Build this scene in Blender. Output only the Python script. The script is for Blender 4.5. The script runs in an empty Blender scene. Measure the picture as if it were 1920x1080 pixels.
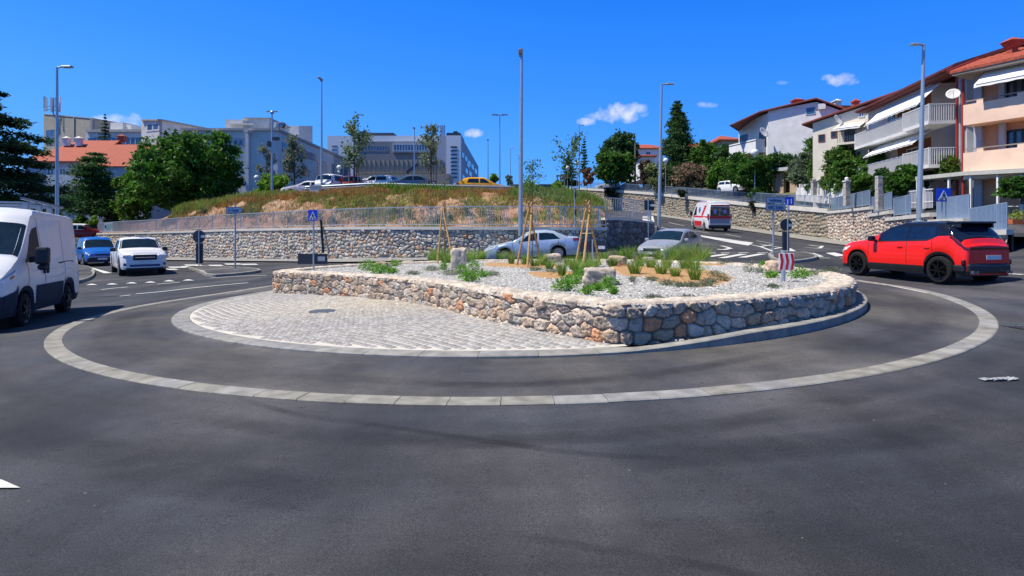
import bpy, math, random
import numpy as np
from mathutils import Vector, Matrix
R = math.radians
random.seed(7); RNG = np.random.default_rng(7)
S = bpy.context.scene
COL = S.collection
# ------------------------------------------------------------------ camera, sky, sun, exposure
F = 1020.0; HZ = 430.0; CH = 1.70            # focal length in photo pixels, horizon row, eye height
cam = bpy.data.cameras.new('camera'); camo = bpy.data.objects.new('camera', cam); COL.objects.link(camo)
cam.sensor_width = 36.0; cam.lens = F / 1920 * 36; cam.shift_y = -(540 - HZ) / 1920
cam.clip_start = 0.1; cam.clip_end = 3000
camo.location = (0, 0, CH); camo.rotation_euler = (R(90), 0, 0)
S.camera = camo
SUN_AZ = (-0.988, -0.15); SUN_EL = 61.0
w = bpy.data.worlds.new("World"); S.world = w; w.use_nodes = True
nt = w.node_tree; nt.nodes.clear()
def wn(t, **k):
    n = nt.nodes.new(t)
    for a, b in k.items(): setattr(n, a, b)
    return n
def wl(a, b): nt.links.new(a, b)
def wm(op, a, b=None, c=None, clamp=False):
    n = wn('ShaderNodeMath', operation=op, use_clamp=clamp)
    for i, x in enumerate((a, b, c)):
        if x is None: continue
        if isinstance(x, (int, float)): n.inputs[i].default_value = x
        else: wl(x, n.inputs[i])
    return n.outputs[0]
sky = wn('ShaderNodeTexSky', sky_type='NISHITA'); sky.sun_disc = False
sky.sun_elevation = R(SUN_EL); sky.sun_rotation = math.atan2(SUN_AZ[0], SUN_AZ[1])
sky.altitude = 100; sky.air_density = 1.0; sky.dust_density = 0.35; sky.ozone_density = 2.5
tc = wn('ShaderNodeTexCoord'); sx = wn('ShaderNodeSeparateXYZ'); wl(tc.outputs['Generated'], sx.inputs[0])
cr = wn('ShaderNodeValToRGB'); el_ = wm('ADD', wm('ADD', wm('MULTIPLY', sx.outputs[2], .92), wm('MULTIPLY', sx.outputs[0], .09)), .03)
wl(el_, cr.inputs[0]); e = cr.color_ramp.elements; e[0].position = 0; e[0].color = (.16, .46, 1.0, 1); e[1].position = 1; e[1].color = (.06, .085, .14, 1)
for p_, c_ in ((.12, (.085, .40, 1.08, 1)), (.26, (.035, .29, 1.05, 1)), (.40, (.010, .21, .95, 1)), (.60, (.02, .10, .34, 1))):
    q_ = e.new(p_); q_.color = c_
sk = wn('ShaderNodeMix', data_type='RGBA', blend_type='MULTIPLY'); sk.inputs[0].default_value = 1; wl(cr.outputs[0], sk.inputs[6]); sk.inputs[7].default_value = (8.6, 8.6, 8.6, 1)
hs = wn('ShaderNodeMix', data_type='RGBA'); hs.inputs[0].default_value = .94; wl(sky.outputs[0], hs.inputs[6]); wl(sk.outputs[2], hs.inputs[7])
ys = wm('MAXIMUM', sx.outputs[1], 0.02)
cu = wm('DIVIDE', sx.outputs[0], ys); cv = wm('DIVIDE', sx.outputs[2], ys)
nz = wn('ShaderNodeTexNoise'); nz.inputs['Scale'].default_value = 46; nz.inputs['Detail'].default_value = 6; nz.inputs['Roughness'].default_value = .6
wl(tc.outputs['Generated'], nz.inputs['Vector'])
nn = wm('MULTIPLY', wm('SUBTRACT', nz.outputs[0], 0.5), 4.6)
tot = None
for (u, v, a, b, s) in [(1165, 212, 40, 19, 1), (1135, 219, 30, 11, .8), (1104, 229, 20, 8, .9), (1190, 204, 22, 13, .7), (1571, 151, 38, 11, .85), (1590, 146, 22, 9, .5), (1327, 197, 20, 7, .75),
                        (888, 249, 18, 8, .85), (200, 225, 34, 13, .8), (240, 229, 34, 15, .9), (1467, 155, 12, 4, .3)]:
    du = wm('DIVIDE', wm('SUBTRACT', cu, (u - 960) / F), a / F); dv = wm('DIVIDE', wm('SUBTRACT', cv, (HZ - v) / F), b / F)
    r2 = wm('ADD', wm('MULTIPLY', du, du), wm('MULTIPLY', dv, dv))
    m = wm('MULTIPLY', wm('ADD', wm('SUBTRACT', 1.15, r2), nn), s * .55, clamp=True)
    tot = m if tot is None else wm('MAXIMUM', tot, m)
mx = wn('ShaderNodeMix', data_type='RGBA'); wl(tot, mx.inputs[0]); wl(hs.outputs[2], mx.inputs[6]); mx.inputs[7].default_value = (6.6, 7.0, 7.8, 1)
bg = wn('ShaderNodeBackground'); bg.inputs['Strength'].default_value = 0.10; wl(mx.outputs[2], bg.inputs['Color'])
wo = wn('ShaderNodeOutputWorld'); wl(bg.outputs[0], wo.inputs[0])
sl = bpy.data.lights.new('sun', 'SUN'); sl.energy = 5.0; sl.angle = R(0.5); sl.color = (1, .925, .80)
slo = bpy.data.objects.new('sun', sl); COL.objects.link(slo)
ce = math.cos(R(SUN_EL)); sdir = Vector((SUN_AZ[0] * ce, SUN_AZ[1] * ce, math.sin(R(SUN_EL))))
slo.rotation_euler = sdir.to_track_quat('Z', 'Y').to_euler(); slo.location = (0, 0, 60)
S.view_settings.view_transform = 'Standard'; S.view_settings.look = 'None'; S.view_settings.exposure = 0.29; S.view_settings.gamma = 1
S.cycles.max_bounces = 6; S.cycles.transparent_max_bounces = 8; S.cycles.caustics_reflective = False; S.cycles.caustics_refractive = False
# ------------------------------------------------------------------ helpers
def W3(u, v, Y): return Vector(((u - 960) / F * Y, Y, CH - (v - HZ) / F * Y))
def ztop(v, Y): return CH - (v - HZ) / F * Y
def tag(o, label=None, cat=None, group=None, kind=None):
    if label: o['label'] = label
    if cat: o['category'] = cat
    if group: o['group'] = group
    if kind: o['kind'] = kind
    return o
def thing(name, label, cat, loc=(0, 0, 0), rz=0.0, group=None, tilt=None):
    o = bpy.data.objects.new(name, None); COL.objects.link(o); o.empty_display_size = .3
    o.location = loc; o.rotation_euler = (0, 0, rz) if tilt is None else (tilt[0], tilt[1], rz)
    return tag(o, label, cat, group)
def copy_tree(o, parent=None):
    c = o.copy(); COL.objects.link(c)
    if parent is not None: c.parent = parent
    for ch in o.children: copy_tree(ch, c)
    return c
class MB:
    def __init__(s): s.v = []; s.f = []; s.m = []; s.c = None
    def add(s, vs, fs, mi=0):
        b = len(s.v); s.v += [tuple(p) for p in vs]
        for f in fs: s.f.append([b + i for i in f]); s.m.append(mi)
    def box(s, c, d, rz=0, mi=0, M=None):
        x, y, z = d[0] / 2, d[1] / 2, d[2] / 2
        vs = [Vector((a * x, b_ * y, e * z)) for e in (-1, 1) for b_ in (-1, 1) for a in (-1, 1)]
        m = M if M is not None else Matrix.Rotation(rz, 3, 'Z')
        vs = [m @ p + Vector(c) for p in vs]
        s.add(vs, [(0, 2, 3, 1), (4, 5, 7, 6), (0, 1, 5, 4), (1, 3, 7, 5), (3, 2, 6, 7), (2, 0, 4, 6)], mi)
    def hexa(s, p, mi=0):        # 8 points: bottom 4 (ccw), top 4
        s.add(p, [(3, 2, 1, 0), (4, 5, 6, 7), (0, 1, 5, 4), (1, 2, 6, 5), (2, 3, 7, 6), (3, 0, 4, 7)], mi)
    def bar(s, a, b, wd=.05, hg=None, mi=0):
        a = Vector(a); b = Vector(b); d = b - a; L = d.length
        if L < 1e-6: return
        hg = wd if hg is None else hg
        q = d.to_track_quat('X', 'Z').to_matrix()
        s.box((a + b) / 2, (L, wd, hg), M=q, mi=mi)
    def tube(s, pts, rad, n=8, mi=0, cap=True):
        pts = [Vector(p) for p in pts]; k = len(pts)
        if isinstance(rad, (int, float)): rad = [rad] * k
        b = len(s.v); ax = None
        for i, p in enumerate(pts):
            d = (pts[min(i + 1, k - 1)] - pts[max(i - 1, 0)]).normalized()
            if ax is None:
                ax = d.cross(Vector((0, 0, 1)));
                if ax.length < .05: ax = d.cross(Vector((1, 0, 0)))
            ax = (ax - d * ax.dot(d)).normalized(); by = d.cross(ax)
            for j in range(n):
                t = 2 * math.pi * j / n; s.v.append(tuple(p + (ax * math.cos(t) + by * math.sin(t)) * rad[i]))
        for i in range(k - 1):
            for j in range(n):
                j2 = (j + 1) % n; s.f.append([b + i * n + j, b + i * n + j2, b + (i + 1) * n + j2, b + (i + 1) * n + j]); s.m.append(mi)
        if cap:
            s.f.append([b + j for j in reversed(range(n))]); s.m.append(mi)
            s.f.append([b + (k - 1) * n + j for j in range(n)]); s.m.append(mi)
    def lathe(s, prof, M=None, n=24, mi=0, c=(0, 0, 0), ax='Z'):   # prof = (r, h) list
        b = len(s.v); k = len(prof)
        for r, h in prof:
            for j in range(n):
                t = 2 * math.pi * j / n
                p = Vector((r * math.cos(t), r * math.sin(t), h)) if ax == 'Z' else Vector((r * math.cos(t), h, r * math.sin(t)))
                if M is not None: p = M @ p
                s.v.append(tuple(p + Vector(c)))
        for i in range(k - 1):
            for j in range(n):
                j2 = (j + 1) % n; s.f.append([b + i * n + j, b + i * n + j2, b + (i + 1) * n + j2, b + (i + 1) * n + j]); s.m.append(mi)
        s.f.append([b + j for j in range(n)][::-1]); s.m.append(mi); s.f.append([b + (k - 1) * n + j for j in range(n)]); s.m.append(mi)
    def ball(s, c, r, n=16, mi=0, sq=1):
        s.lathe([(max(1e-3, r * math.sin(a)), -r * sq * math.cos(a)) for a in np.linspace(.02, math.pi - .02, n // 2 + 1)], n=n, c=c, mi=mi)
    def grid(s, G, mi=0, wrap=False):     # G array (a,b,3)
        G = np.asarray(G, float); a, b_ = G.shape[:2]; b = len(s.v)
        s.v += [tuple(p) for p in G.reshape(-1, 3)]
        for i in range(a - 1):
            for j in range(b_ - 1 if not wrap else b_):
                j2 = (j + 1) % b_
                s.f.append([b + i * b_ + j, b + i * b_ + j2, b + (i + 1) * b_ + j2, b + (i + 1) * b_ + j]); s.m.append(mi)
    def prism(s, poly, d, mi=0):       # poly: 3-D points, d: extrusion vector
        n = len(poly); d = Vector(d); P = [Vector(p) for p in poly]
        s.add(P + [p + d for p in P], [tuple(range(n))[::-1], tuple(range(n, 2 * n))] + [(i, (i + 1) % n, n + (i + 1) % n, n + i) for i in range(n)], mi)
    def build(s, name, mats, parent=None, smooth=False, world=False, bevel=0, sub=0):
        if not isinstance(mats, (list, tuple)): mats = [mats]
        vs = s.v
        if world and parent is not None:
            l = parent.location; vs = [(p[0] - l[0], p[1] - l[1], p[2] - l[2]) for p in vs]
        me = bpy.data.meshes.new(name); me.from_pydata(vs, [], s.f); me.update()
        for m in mats: me.materials.append(m)
        if len(mats) > 1: me.polygons.foreach_set('material_index', s.m)
        if smooth: me.polygons.foreach_set('use_smooth', [True] * len(me.polygons))
        if s.c is not None:
            at = me.color_attributes.new('Col', 'FLOAT_COLOR', 'POINT'); at.data.foreach_set('color', np.asarray(s.c, np.float32).ravel())
        o = bpy.data.objects.new(name, me); COL.objects.link(o)
        if parent is not None: o.parent = parent
        if bevel:
            b = o.modifiers.new('bevel', 'BEVEL'); b.width = bevel; b.segments = 2; b.limit_method = 'ANGLE'; b.angle_limit = R(40)
            if smooth is False: pass
        if sub:
            b = o.modifiers.new('sub', 'SUBSURF'); b.levels = sub; b.render_levels = sub
        return o
def fast_mesh(name, V, Fq, mats, parent=None, col=None, mi=None, smooth=False, k=4):
    """V (n,3) array, Fq (m,k) int array"""
    me = bpy.data.meshes.new(name); n = len(V); m = len(Fq)
    me.vertices.add(n); me.vertices.foreach_set('co', np.asarray(V, np.float32).ravel())
    me.loops.add(m * k); me.loops.foreach_set('vertex_index', np.asarray(Fq, np.int32).ravel())
    me.polygons.add(m); me.polygons.foreach_set('loop_start', np.arange(0, m * k, k, dtype=np.int32)); me.polygons.foreach_set('loop_total', np.full(m, k, np.int32))
    if not isinstance(mats, (list, tuple)): mats = [mats]
    for a in mats: me.materials.append(a)
    if mi is not None: me.polygons.foreach_set('material_index', np.asarray(mi, np.int32))
    if smooth: me.polygons.foreach_set('use_smooth', np.ones(m, bool))
    if col is not None:
        at = me.color_attributes.new('Col', 'FLOAT_COLOR', 'POINT'); at.data.foreach_set('color', np.asarray(col, np.float32).ravel())
    me.update(calc_edges=True); me.validate()
    o = bpy.data.objects.new(name, me); COL.objects.link(o)
    if parent is not None: o.parent = parent
    return o
def gridfaces(a, b):
    i = np.arange(a - 1)[:, None] * b + np.arange(b - 1)[None, :]; i = i.ravel()
    return np.stack([i, i + 1, i + b + 1, i + b], 1)
# ------------------------------------------------------------------ materials
MATS = {}
def mat(name, col, rough=.6, metal=0, var=.12, scale=6, bump=0, bscale=60, attr=False, spec=.5, coat=0, col2=None, detail=5, trans=0, sheen=0):
    if name in MATS: return MATS[name]
    m = bpy.data.materials.new(name); m.use_nodes = True; t = m.node_tree; n = t.nodes; l = t.links
    bs = n['Principled BSDF']; bs.inputs['Roughness'].default_value = rough; bs.inputs['Metallic'].default_value = metal
    bs.inputs['Specular IOR Level'].default_value = spec
    if coat: bs.inputs['Coat Weight'].default_value = coat; bs.inputs['Coat Roughness'].default_value = .04
    c = (*col, 1)
    tcn = n.new('ShaderNodeTexCoord'); no = n.new('ShaderNodeTexNoise'); no.inputs['Scale'].default_value = scale; no.inputs['Detail'].default_value = detail
    l.new(tcn.outputs['Object'], no.inputs['Vector'])
    mxn = n.new('ShaderNodeMix'); mxn.data_type = 'RGBA'
    rr = n.new('ShaderNodeMapRange'); rr.inputs[1].default_value = .3; rr.inputs[2].default_value = .7; l.new(no.outputs[0], rr.inputs[0]); l.new(rr.outputs[0], mxn.inputs[0])
    if attr:
        at = n.new('ShaderNodeAttribute'); at.attribute_name = 'Col'
        mu = n.new('ShaderNodeMix'); mu.data_type = 'RGBA'; mu.blend_type = 'MULTIPLY'; mu.inputs[0].default_value = 1
        mxn.inputs[6].default_value = (1 - var,) * 3 + (1,); mxn.inputs[7].default_value = (1 + var,) * 3 + (1,)
        l.new(at.outputs['Color'], mu.inputs[6]); l.new(mxn.outputs[2], mu.inputs[7]); l.new(mu.outputs[2], bs.inputs['Base Color'])
    else:
        if col2 is None:
            mxn.inputs[6].default_value = tuple(x * (1 - var) for x in col) + (1,); mxn.inputs[7].default_value = tuple(min(1, x * (1 + var)) for x in col) + (1,)
        else: mxn.inputs[6].default_value = c; mxn.inputs[7].default_value = (*col2, 1)
        l.new(mxn.outputs[2], bs.inputs['Base Color'])
    if bump:
        nb = n.new('ShaderNodeTexNoise'); nb.inputs['Scale'].default_value = bscale; nb.inputs['Detail'].default_value = 4; l.new(tcn.outputs['Object'], nb.inputs['Vector'])
        bp = n.new('ShaderNodeBump'); bp.inputs['Strength'].default_value = bump; bp.inputs['Distance'].default_value = .02; l.new(nb.outputs[0], bp.inputs['Height']); l.new(bp.outputs[0], bs.inputs['Normal'])
    if trans: bs.inputs['Transmission Weight'].default_value = trans
    MATS[name] = m; return m
def asphalt(name, base, warm, patch=.22, speck=.75):
    m = bpy.data.materials.new(name); m.use_nodes = True; t = m.node_tree; n = t.nodes; l = t.links
    bs = n['Principled BSDF']; bs.inputs['Roughness'].default_value = .82; bs.inputs['Specular IOR Level'].default_value = .35
    tcn = n.new('ShaderNodeTexCoord')
    def noise(sc, det=4, stretch=None):
        no = n.new('ShaderNodeTexNoise'); no.inputs['Scale'].default_value = sc; no.inputs['Detail'].default_value = det
        if stretch:
            mp = n.new('ShaderNodeMapping'); mp.inputs['Scale'].default_value = stretch; l.new(tcn.outputs['Object'], mp.inputs[0]); l.new(mp.outputs[0], no.inputs['Vector'])
        else: l.new(tcn.outputs['Object'], no.inputs['Vector'])
        return no.outputs[0]
    def rng(x, a, b, c, d):
        r = n.new('ShaderNodeMapRange'); l.new(x, r.inputs[0])
        for i, q in enumerate((a, b, c, d)): r.inputs[i + 1].default_value = q
        return r.outputs[0]
    def mix(f, a, b, bl='MIX'):
        q = n.new('ShaderNodeMix'); q.data_type = 'RGBA'; q.blend_type = bl
        for i, x in ((0, f), (6, a), (7, b)):
            if isinstance(x, (tuple, float, int)): q.inputs[i].default_value = x if not isinstance(x, tuple) else (*x, 1)
            else: l.new(x, q.inputs[i])
        return q.outputs[2]
    a = mix(rng(noise(.45, 5), .40, .60, 0, 1), base, warm)
    k1 = rng(noise(.9, 6, (1, .35, 1)), .3, .75, 1 - patch, 1 + patch); a = mix(1.0, a, k1, 'MULTIPLY')
    sp_ = n.new('ShaderNodeSeparateXYZ'); l.new(tcn.outputs['Object'], sp_.inputs[0])
    def mth(op, a_, b_=None):
        q = n.new('ShaderNodeMath'); q.operation = op
        for i_, x_ in enumerate((a_, b_)):
            if x_ is None: continue
            if isinstance(x_, (int, float)): q.inputs[i_].default_value = x_
            else: l.new(x_, q.inputs[i_])
        return q.outputs[0]
    dx_ = mth('SUBTRACT', sp_.outputs[0], .15); dy_ = mth('SUBTRACT', sp_.outputs[1], 15.4); rr_ = mth('SQRT', mth('ADD', mth('MULTIPLY', dx_, dx_), mth('MULTIPLY', dy_, dy_))); an_ = mth('ARCTAN2', dx_, mth('MULTIPLY', dy_, -1.0))
    cb_ = n.new('ShaderNodeCombineXYZ'); l.new(mth('MULTIPLY', rr_, 1.1), cb_.inputs[0]); l.new(mth('MULTIPLY', an_, 1.6), cb_.inputs[1]); np_ = n.new('ShaderNodeTexNoise'); np_.inputs['Scale'].default_value = .75; np_.inputs['Detail'].default_value = 5; np_.inputs['Roughness'].default_value = .55; l.new(cb_.outputs[0], np_.inputs['Vector'])
    a = mix(1.0, a, rng(np_.outputs[0], .36, .64, .62, 1.34), 'MULTIPLY')
    k5 = rng(noise(55, 3), .25, .75, .82, 1.2); a = mix(1.0, a, k5, 'MULTIPLY')
    k2 = rng(noise(160, 2), .25, .75, 1 - speck, 1 + speck); a = mix(1.0, a, k2, 'MULTIPLY')
    k3 = rng(noise(4.5, 5), .3, .8, .88, 1.15); a = mix(1.0, a, k3, 'MULTIPLY')
    spots = rng(noise(7, 2, (1, 2.2, 1)), .70, .74, 0, .7); a = mix(spots, a, (.02, .02, .024))
    dust = rng(noise(13, 2, (1, 1, 1)), .76, .8, 0, .6); a = mix(dust, a, (.2, .19, .18))
    l.new(a, bs.inputs['Base Color'])
    bp = n.new('ShaderNodeBump'); bp.inputs['Strength'].default_value = .55; bp.inputs['Distance'].default_value = .006; l.new(noise(110, 3), bp.inputs['Height']); l.new(bp.outputs[0], bs.inputs['Normal'])
    return m
M_road = asphalt('asphalt', (.037, .040, .050), (.062, .061, .066), .3)
M_apron = asphalt('apron_asphalt', (.054, .056, .066), (.095, .091, .087), .34)
M_white = mat('road_paint', (.46, .46, .45), .75, scale=11, bump=.2, col2=(.68, .68, .66), detail=8)
M_conc = mat('concrete', (.265, .26, .24), .85, var=.3, scale=4, bump=.25, bscale=90)
M_conc2 = mat('concrete_yellowed', (.235, .228, .20), .85, var=.32, scale=5, bump=.25)
M_conc3 = mat('concrete_grey', (.245, .245, .24), .85, var=.28, scale=5, bump=.25)
M_coping = mat('coping', (.62, .59, .53), .8, var=.1, scale=2, bump=.15)
M_stone = mat('stone', (1, 1, 1), .9, attr=True, var=.22, scale=14, bump=.5, bscale=45)
M_galv = mat('galvanised', (.42, .47, .54), .38, metal=.55, var=.08, scale=2)
M_galvd = mat('galvanised_dark', (.20, .26, .34), .45, metal=.4, var=.1, scale=2)
M_black = mat('black_plastic', (.012, .014, .018), .45, var=.3, scale=5)
M_rub = mat('rubber', (.007, .007, .008), .95, var=.3, scale=20)
M_glass = mat('car_glass', (.008, .022, .04), .05, var=.3, scale=3, spec=.6)
M_chrome = mat('chrome', (.7, .72, .75), .15, metal=1, var=.05)
M_leaf = mat('foliage', (1, 1, 1), .55, attr=True, var=.25, scale=1.2, spec=.3)
def _tr(m, k):
    t = m.node_tree; bs = t.nodes['Principled BSDF']; tr = t.nodes.new('ShaderNodeBsdfTranslucent'); ms = t.nodes.new('ShaderNodeMixShader'); ms.inputs[0].default_value = k
    t.links.new(bs.inputs['Base Color'].links[0].from_socket, tr.inputs['Color']); out = [n for n in t.nodes if n.type == 'OUTPUT_MATERIAL'][0]
    t.links.new(bs.outputs[0], ms.inputs[1]); t.links.new(tr.outputs[0], ms.inputs[2]); t.links.new(ms.outputs[0], out.inputs[0])
_tr(M_leaf, .38)
M_bark = mat('bark', (.12, .09, .065), .9, var=.35, scale=9, bump=.5, bscale=20)
M_wood = mat('stake_wood', (.42, .26, .10), .8, var=.3, scale=14)
M_glassb = mat('window_blue', (.03, .10, .22), .08, var=.35, scale=.7, spec=.9)
M_glassd = mat('window_dark', (.015, .022, .035), .08, var=.4, scale=.8, spec=.8)
# ------------------------------------------------------------------ terrain height
def tps(pts):
    P = np.array(pts, float); n = len(P); d = np.hypot(P[:, None, 0] - P[None, :, 0], P[:, None, 1] - P[None, :, 1])
    K = np.where(d > 0, d * d * np.log(d + 1e-9), 0) + np.eye(n) * .05; A = np.zeros((n + 3, n + 3)); A[:n, :n] = K; A[:n, n] = 1; A[:n, n + 1:] = P[:, :2]; A[n:, :n] = A[:n, n:].T
    wv = np.linalg.solve(A, np.r_[P[:, 2], 0, 0, 0])
    def f(x, y):
        x = np.asarray(x, float); y = np.asarray(y, float); s = x.shape; x = x.ravel(); y = y.ravel()
        d = np.hypot(x[:, None] - P[None, :, 0], y[:, None] - P[None, :, 1]); k = np.where(d > 0, d * d * np.log(d + 1e-9), 0)
        return (k @ wv[:n] + wv[n] + wv[n + 1] * x + wv[n + 2] * y).reshape(s)
    return f
def pz(u, v, Y): return ((u - 960) / F * Y, Y, CH - (v - HZ) / F * Y)
# retaining wall under the hospital car park: (u, depth, coping row, foot row)
LW = [(182, 57, 437, 466), (230, 51.5, 436, 477), (280, 47.5, 434.8, 484), (350, 43, 432.5, 484), (426, 39.3, 429.6, 485), (500, 36.3, 428, 486.5), (572, 33.9, 426.5, 487), (680, 31, 425, 486.5), (800, 29.1, 425, 485), (914, 28.2, 425, 483), (1040, 28, 425.5, 478), (1137, 28.3, 426, 469)]
# wall along the climbing road, far to near
RW = [(1040, 104, 350, 384), (1060, 100, 351, 386), (1120, 91, 354, 391), (1221, 78, 361, 400), (1300, 68.5, 369, 411), (1373, 60, 377, 424), (1460, 52.5, 384.5, 435), (1554, 46, 392, 448)]
GC = [(0, 0, 0), (0, 5.2, 0), (-6, 3, -.1), (6, 3, .12), (-7.6, 8.7, -.16), (7.7, 8.7, .17), (10.1, 14, .2), (9.3, 11, .18), (-9, 11, -.24), (-9.9, 14, -.34), (-9.65, 18, -.43), (-4.5, 14.8, -.16), (-7.1, 16.3, -.28),
      (0, 12, 0), (0, 20, 0), (5, 15, .1), (6, 20, .14), (-20, 8, -.5), (-20, -8, -.4), (20, 2, .45), (20, -20, .4), (-20, -20, -.4), (-13.5, 13, -.45), (-17.8, 26, -.5), (-17.4, 22, -.47), (-25, 33, -.5), (1, 26, 0.04), (-6, 26, -.12), (7.6, 25, .16), (7.85, 26.8, .2),
      (8.1, 30.2, .62), (18.2, 47, 1.45), (18.5, 54, 1.8), (11.5, 40, 1.3), (15, 52, 1.85), (17.5, 65, 2.7), (24, 38.5, .62), (22.6, 32, .55), (19.1, 21.5, .72), (16.6, 18, .62), (11.0, 17.3, .22), (11.8, 14.8, .2), (10.9, 13.0, .23), (13, 24, .45), (16, 32, .65), (14, 14, .4),
      (21, 21, 1.2), (24, 26, 1.85), (28, 27, 2.1), (35, 24, 2.3), (30, 8, 1.2), (-43, 55, .6), (-60, 60, .8), (-40, 30, -.4), (40, -20, 1), (-50, 0, -.8), (-60, 90, 2), (0, 60, 1), (40, 80, 5), (10, 130, 7)]
for u, Y, vt, vb in LW: GC.append(pz(u, vb, Y))
for u, Y, vt, vb in RW: GC.append(pz(u, vb, Y))
_g = tps(GC)
def g(x, y):
    x = np.asarray(x, float); y = np.asarray(y, float); r = np.hypot(x, y - 30); k = np.clip((r - 85) / 90, 0, 1); k = k * k * (3 - 2 * k)
    return _g(np.clip(x, -80, 80), np.clip(y, -50, 130)) * (1 - k) - 1.0 * k
def gz(x, y): return float(g(np.array([x]), np.array([y]))[0])
def G(u, v, dz=0.0):
    """ground point seen at photo pixel (u, v)"""
    d = np.linspace(1.5, 120, 2400); x = (u - 960) / F * d; z = CH - (v - HZ) / F * d
    h = z - g(x, d) - dz; i = int(np.argmax(h < 0))
    if i == 0: i = len(d) - 1
    t = h[i - 1] / (h[i - 1] - h[i] + 1e-9); Y = d[i - 1] + t * (d[i] - d[i - 1]); X = (u - 960) / F * Y
    return Vector((X, Y, gz(X, Y) + dz))
# ------------------------------------------------------------------ ground, roundabout, markings
def struct(o): o['kind'] = 'structure'; return o
def axis(pts): return np.concatenate([np.arange(a, b, s) for a, b, s in pts] + [[pts[-1][1]]])
xs = axis([(-900, -120, 60), (-120, -60, 6), (-60, -30, 1.5), (-30, 30, .5), (30, 60, 1.5), (60, 120, 6), (120, 900, 60)])
ys = axis([(-200, -40, 20), (-40, 0, 2), (0, 40, .5), (40, 110, 1.2), (110, 170, 6), (170, 1400, 60)])
XX, YY = np.meshgrid(xs, ys, indexing='ij'); ZZ = g(XX, YY)
struct(fast_mesh('road_ground', np.stack([XX, YY, ZZ], 2).reshape(-1, 3), gridfaces(len(xs), len(ys))[:, ::-1], M_road, smooth=True))
CX, CY = .15, 15.4
def ring(r0, r1, h0, h1, a0=0, a1=360, step=1.5):
    a = np.radians(np.arange(a0, a1 + .01, step)); rr = np.array([r0, r1])
    x = CX + np.cos(a)[:, None] * rr; y = CY + np.sin(a)[:, None] * rr; z = g(x, y) + np.array([h0, h1]); return np.stack([x, y, z], 2)
def annulus(name, r0, r1, dz, m, a0=0, a1=360, nr=6):
    rr = np.linspace(r0, r1, nr); a = np.radians(np.arange(a0, a1 + .01, 1.5)); x = CX + np.cos(a)[:, None] * rr; y = CY + np.sin(a)[:, None] * rr
    return struct(fast_mesh(name, np.stack([x, y, g(x, y) + dz], 2).reshape(-1, 3), gridfaces(len(a), nr)[:, ::-1], m, smooth=True))
annulus('apron_road', 7.9, 9.95, .012, M_apron)
# outer kerb: flush concrete segments with joints
def kerb_ring(name, r0, r1, h, seg, mats, a0=0, a1=360, hfn=None, r0fn=None, gap=.0035, seed=1):
    rnd = random.Random(seed); mb = MB(); n = int(R(a1 - a0) * r1 / seg)
    for i in range(n):
        t0 = R(a0) + R(a1 - a0) * i / n; t1 = R(a0) + R(a1 - a0) * (i + 1) / n; gp = gap / r1; P = []
        tt = np.linspace(t0 + gp, t1 - gp, 4); jz = rnd.uniform(-.002, .002)
        mi = rnd.choices(range(len(mats)), [5, 3, 2][:len(mats)])[0]
        rows = []
        for t in tt:
            c, s_ = math.cos(t), math.sin(t)
            hh = hfn(math.degrees(t)) if hfn else h
            ra_ = r0fn(math.degrees(t)) if r0fn else r0
            pr = [(r1, -.1), (r1, hh - .012), (r1 - .015, hh), (ra_ + .015, hh), (ra_, hh - .012), (ra_, -.1)]
            z0 = gz(CX + c * (r0 + r1) / 2, CY + s_ * (r0 + r1) / 2) + jz
            rows.append([(CX + c * r, CY + s_ * r, z0 + q) for r, q in pr])
        b = len(mb.v); mb.grid(rows, mi); k = len(rows[0]); mb.f.append([b + j for j in range(k)][::-1]); mb.m.append(mi); mb.f.append([b + 3 * k + j for j in range(k)]); mb.m.append(mi)
    return struct(mb.build(name, mats))
kerb_ring('outer_kerb', 9.92, 10.16, .02, .52, [M_conc2, M_conc, M_conc3], seed=3)
def in_h(d):
    d = d % 360
    # flush along the cobbled apron, raised round the stone bed
    if 140 <= d <= 280: return .05
    if d > 280: return .05 + .11 * min(1, (d - 280) / 14)
    return .16
kerb_ring('inner_kerb', 7.98, 8.30, .05, .8, [M_conc, M_conc3], hfn=in_h, r0fn=lambda d: 7.98 if 160 < d % 360 < 279 else 8.12, seed=5)
# pale cement spill round the inner kerb
M_spill = mat('cement_dust', (.15, .147, .137), .95, var=.5, scale=5)
def spill(name, a0, a1, w0, seed):
    rnd = np.random.default_rng(seed); a = np.radians(np.linspace(a0, a1, 90)); wv = w0 * (.45 + .55 * np.interp(np.arange(90), np.arange(0, 90, 6), rnd.random(15))) * np.sin(np.linspace(.05, math.pi - .05, 90)) ** .4
    rr = 8.25 + np.linspace(0, 1, 4)[None, :] * wv[:, None]; x = CX + np.cos(a)[:, None] * rr; y = CY + np.sin(a)[:, None] * rr
    return struct(fast_mesh(name, np.stack([x, y, g(x, y) + .02], 2).reshape(-1, 3), gridfaces(90, 4)[:, ::-1], M_spill, smooth=True))
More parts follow.
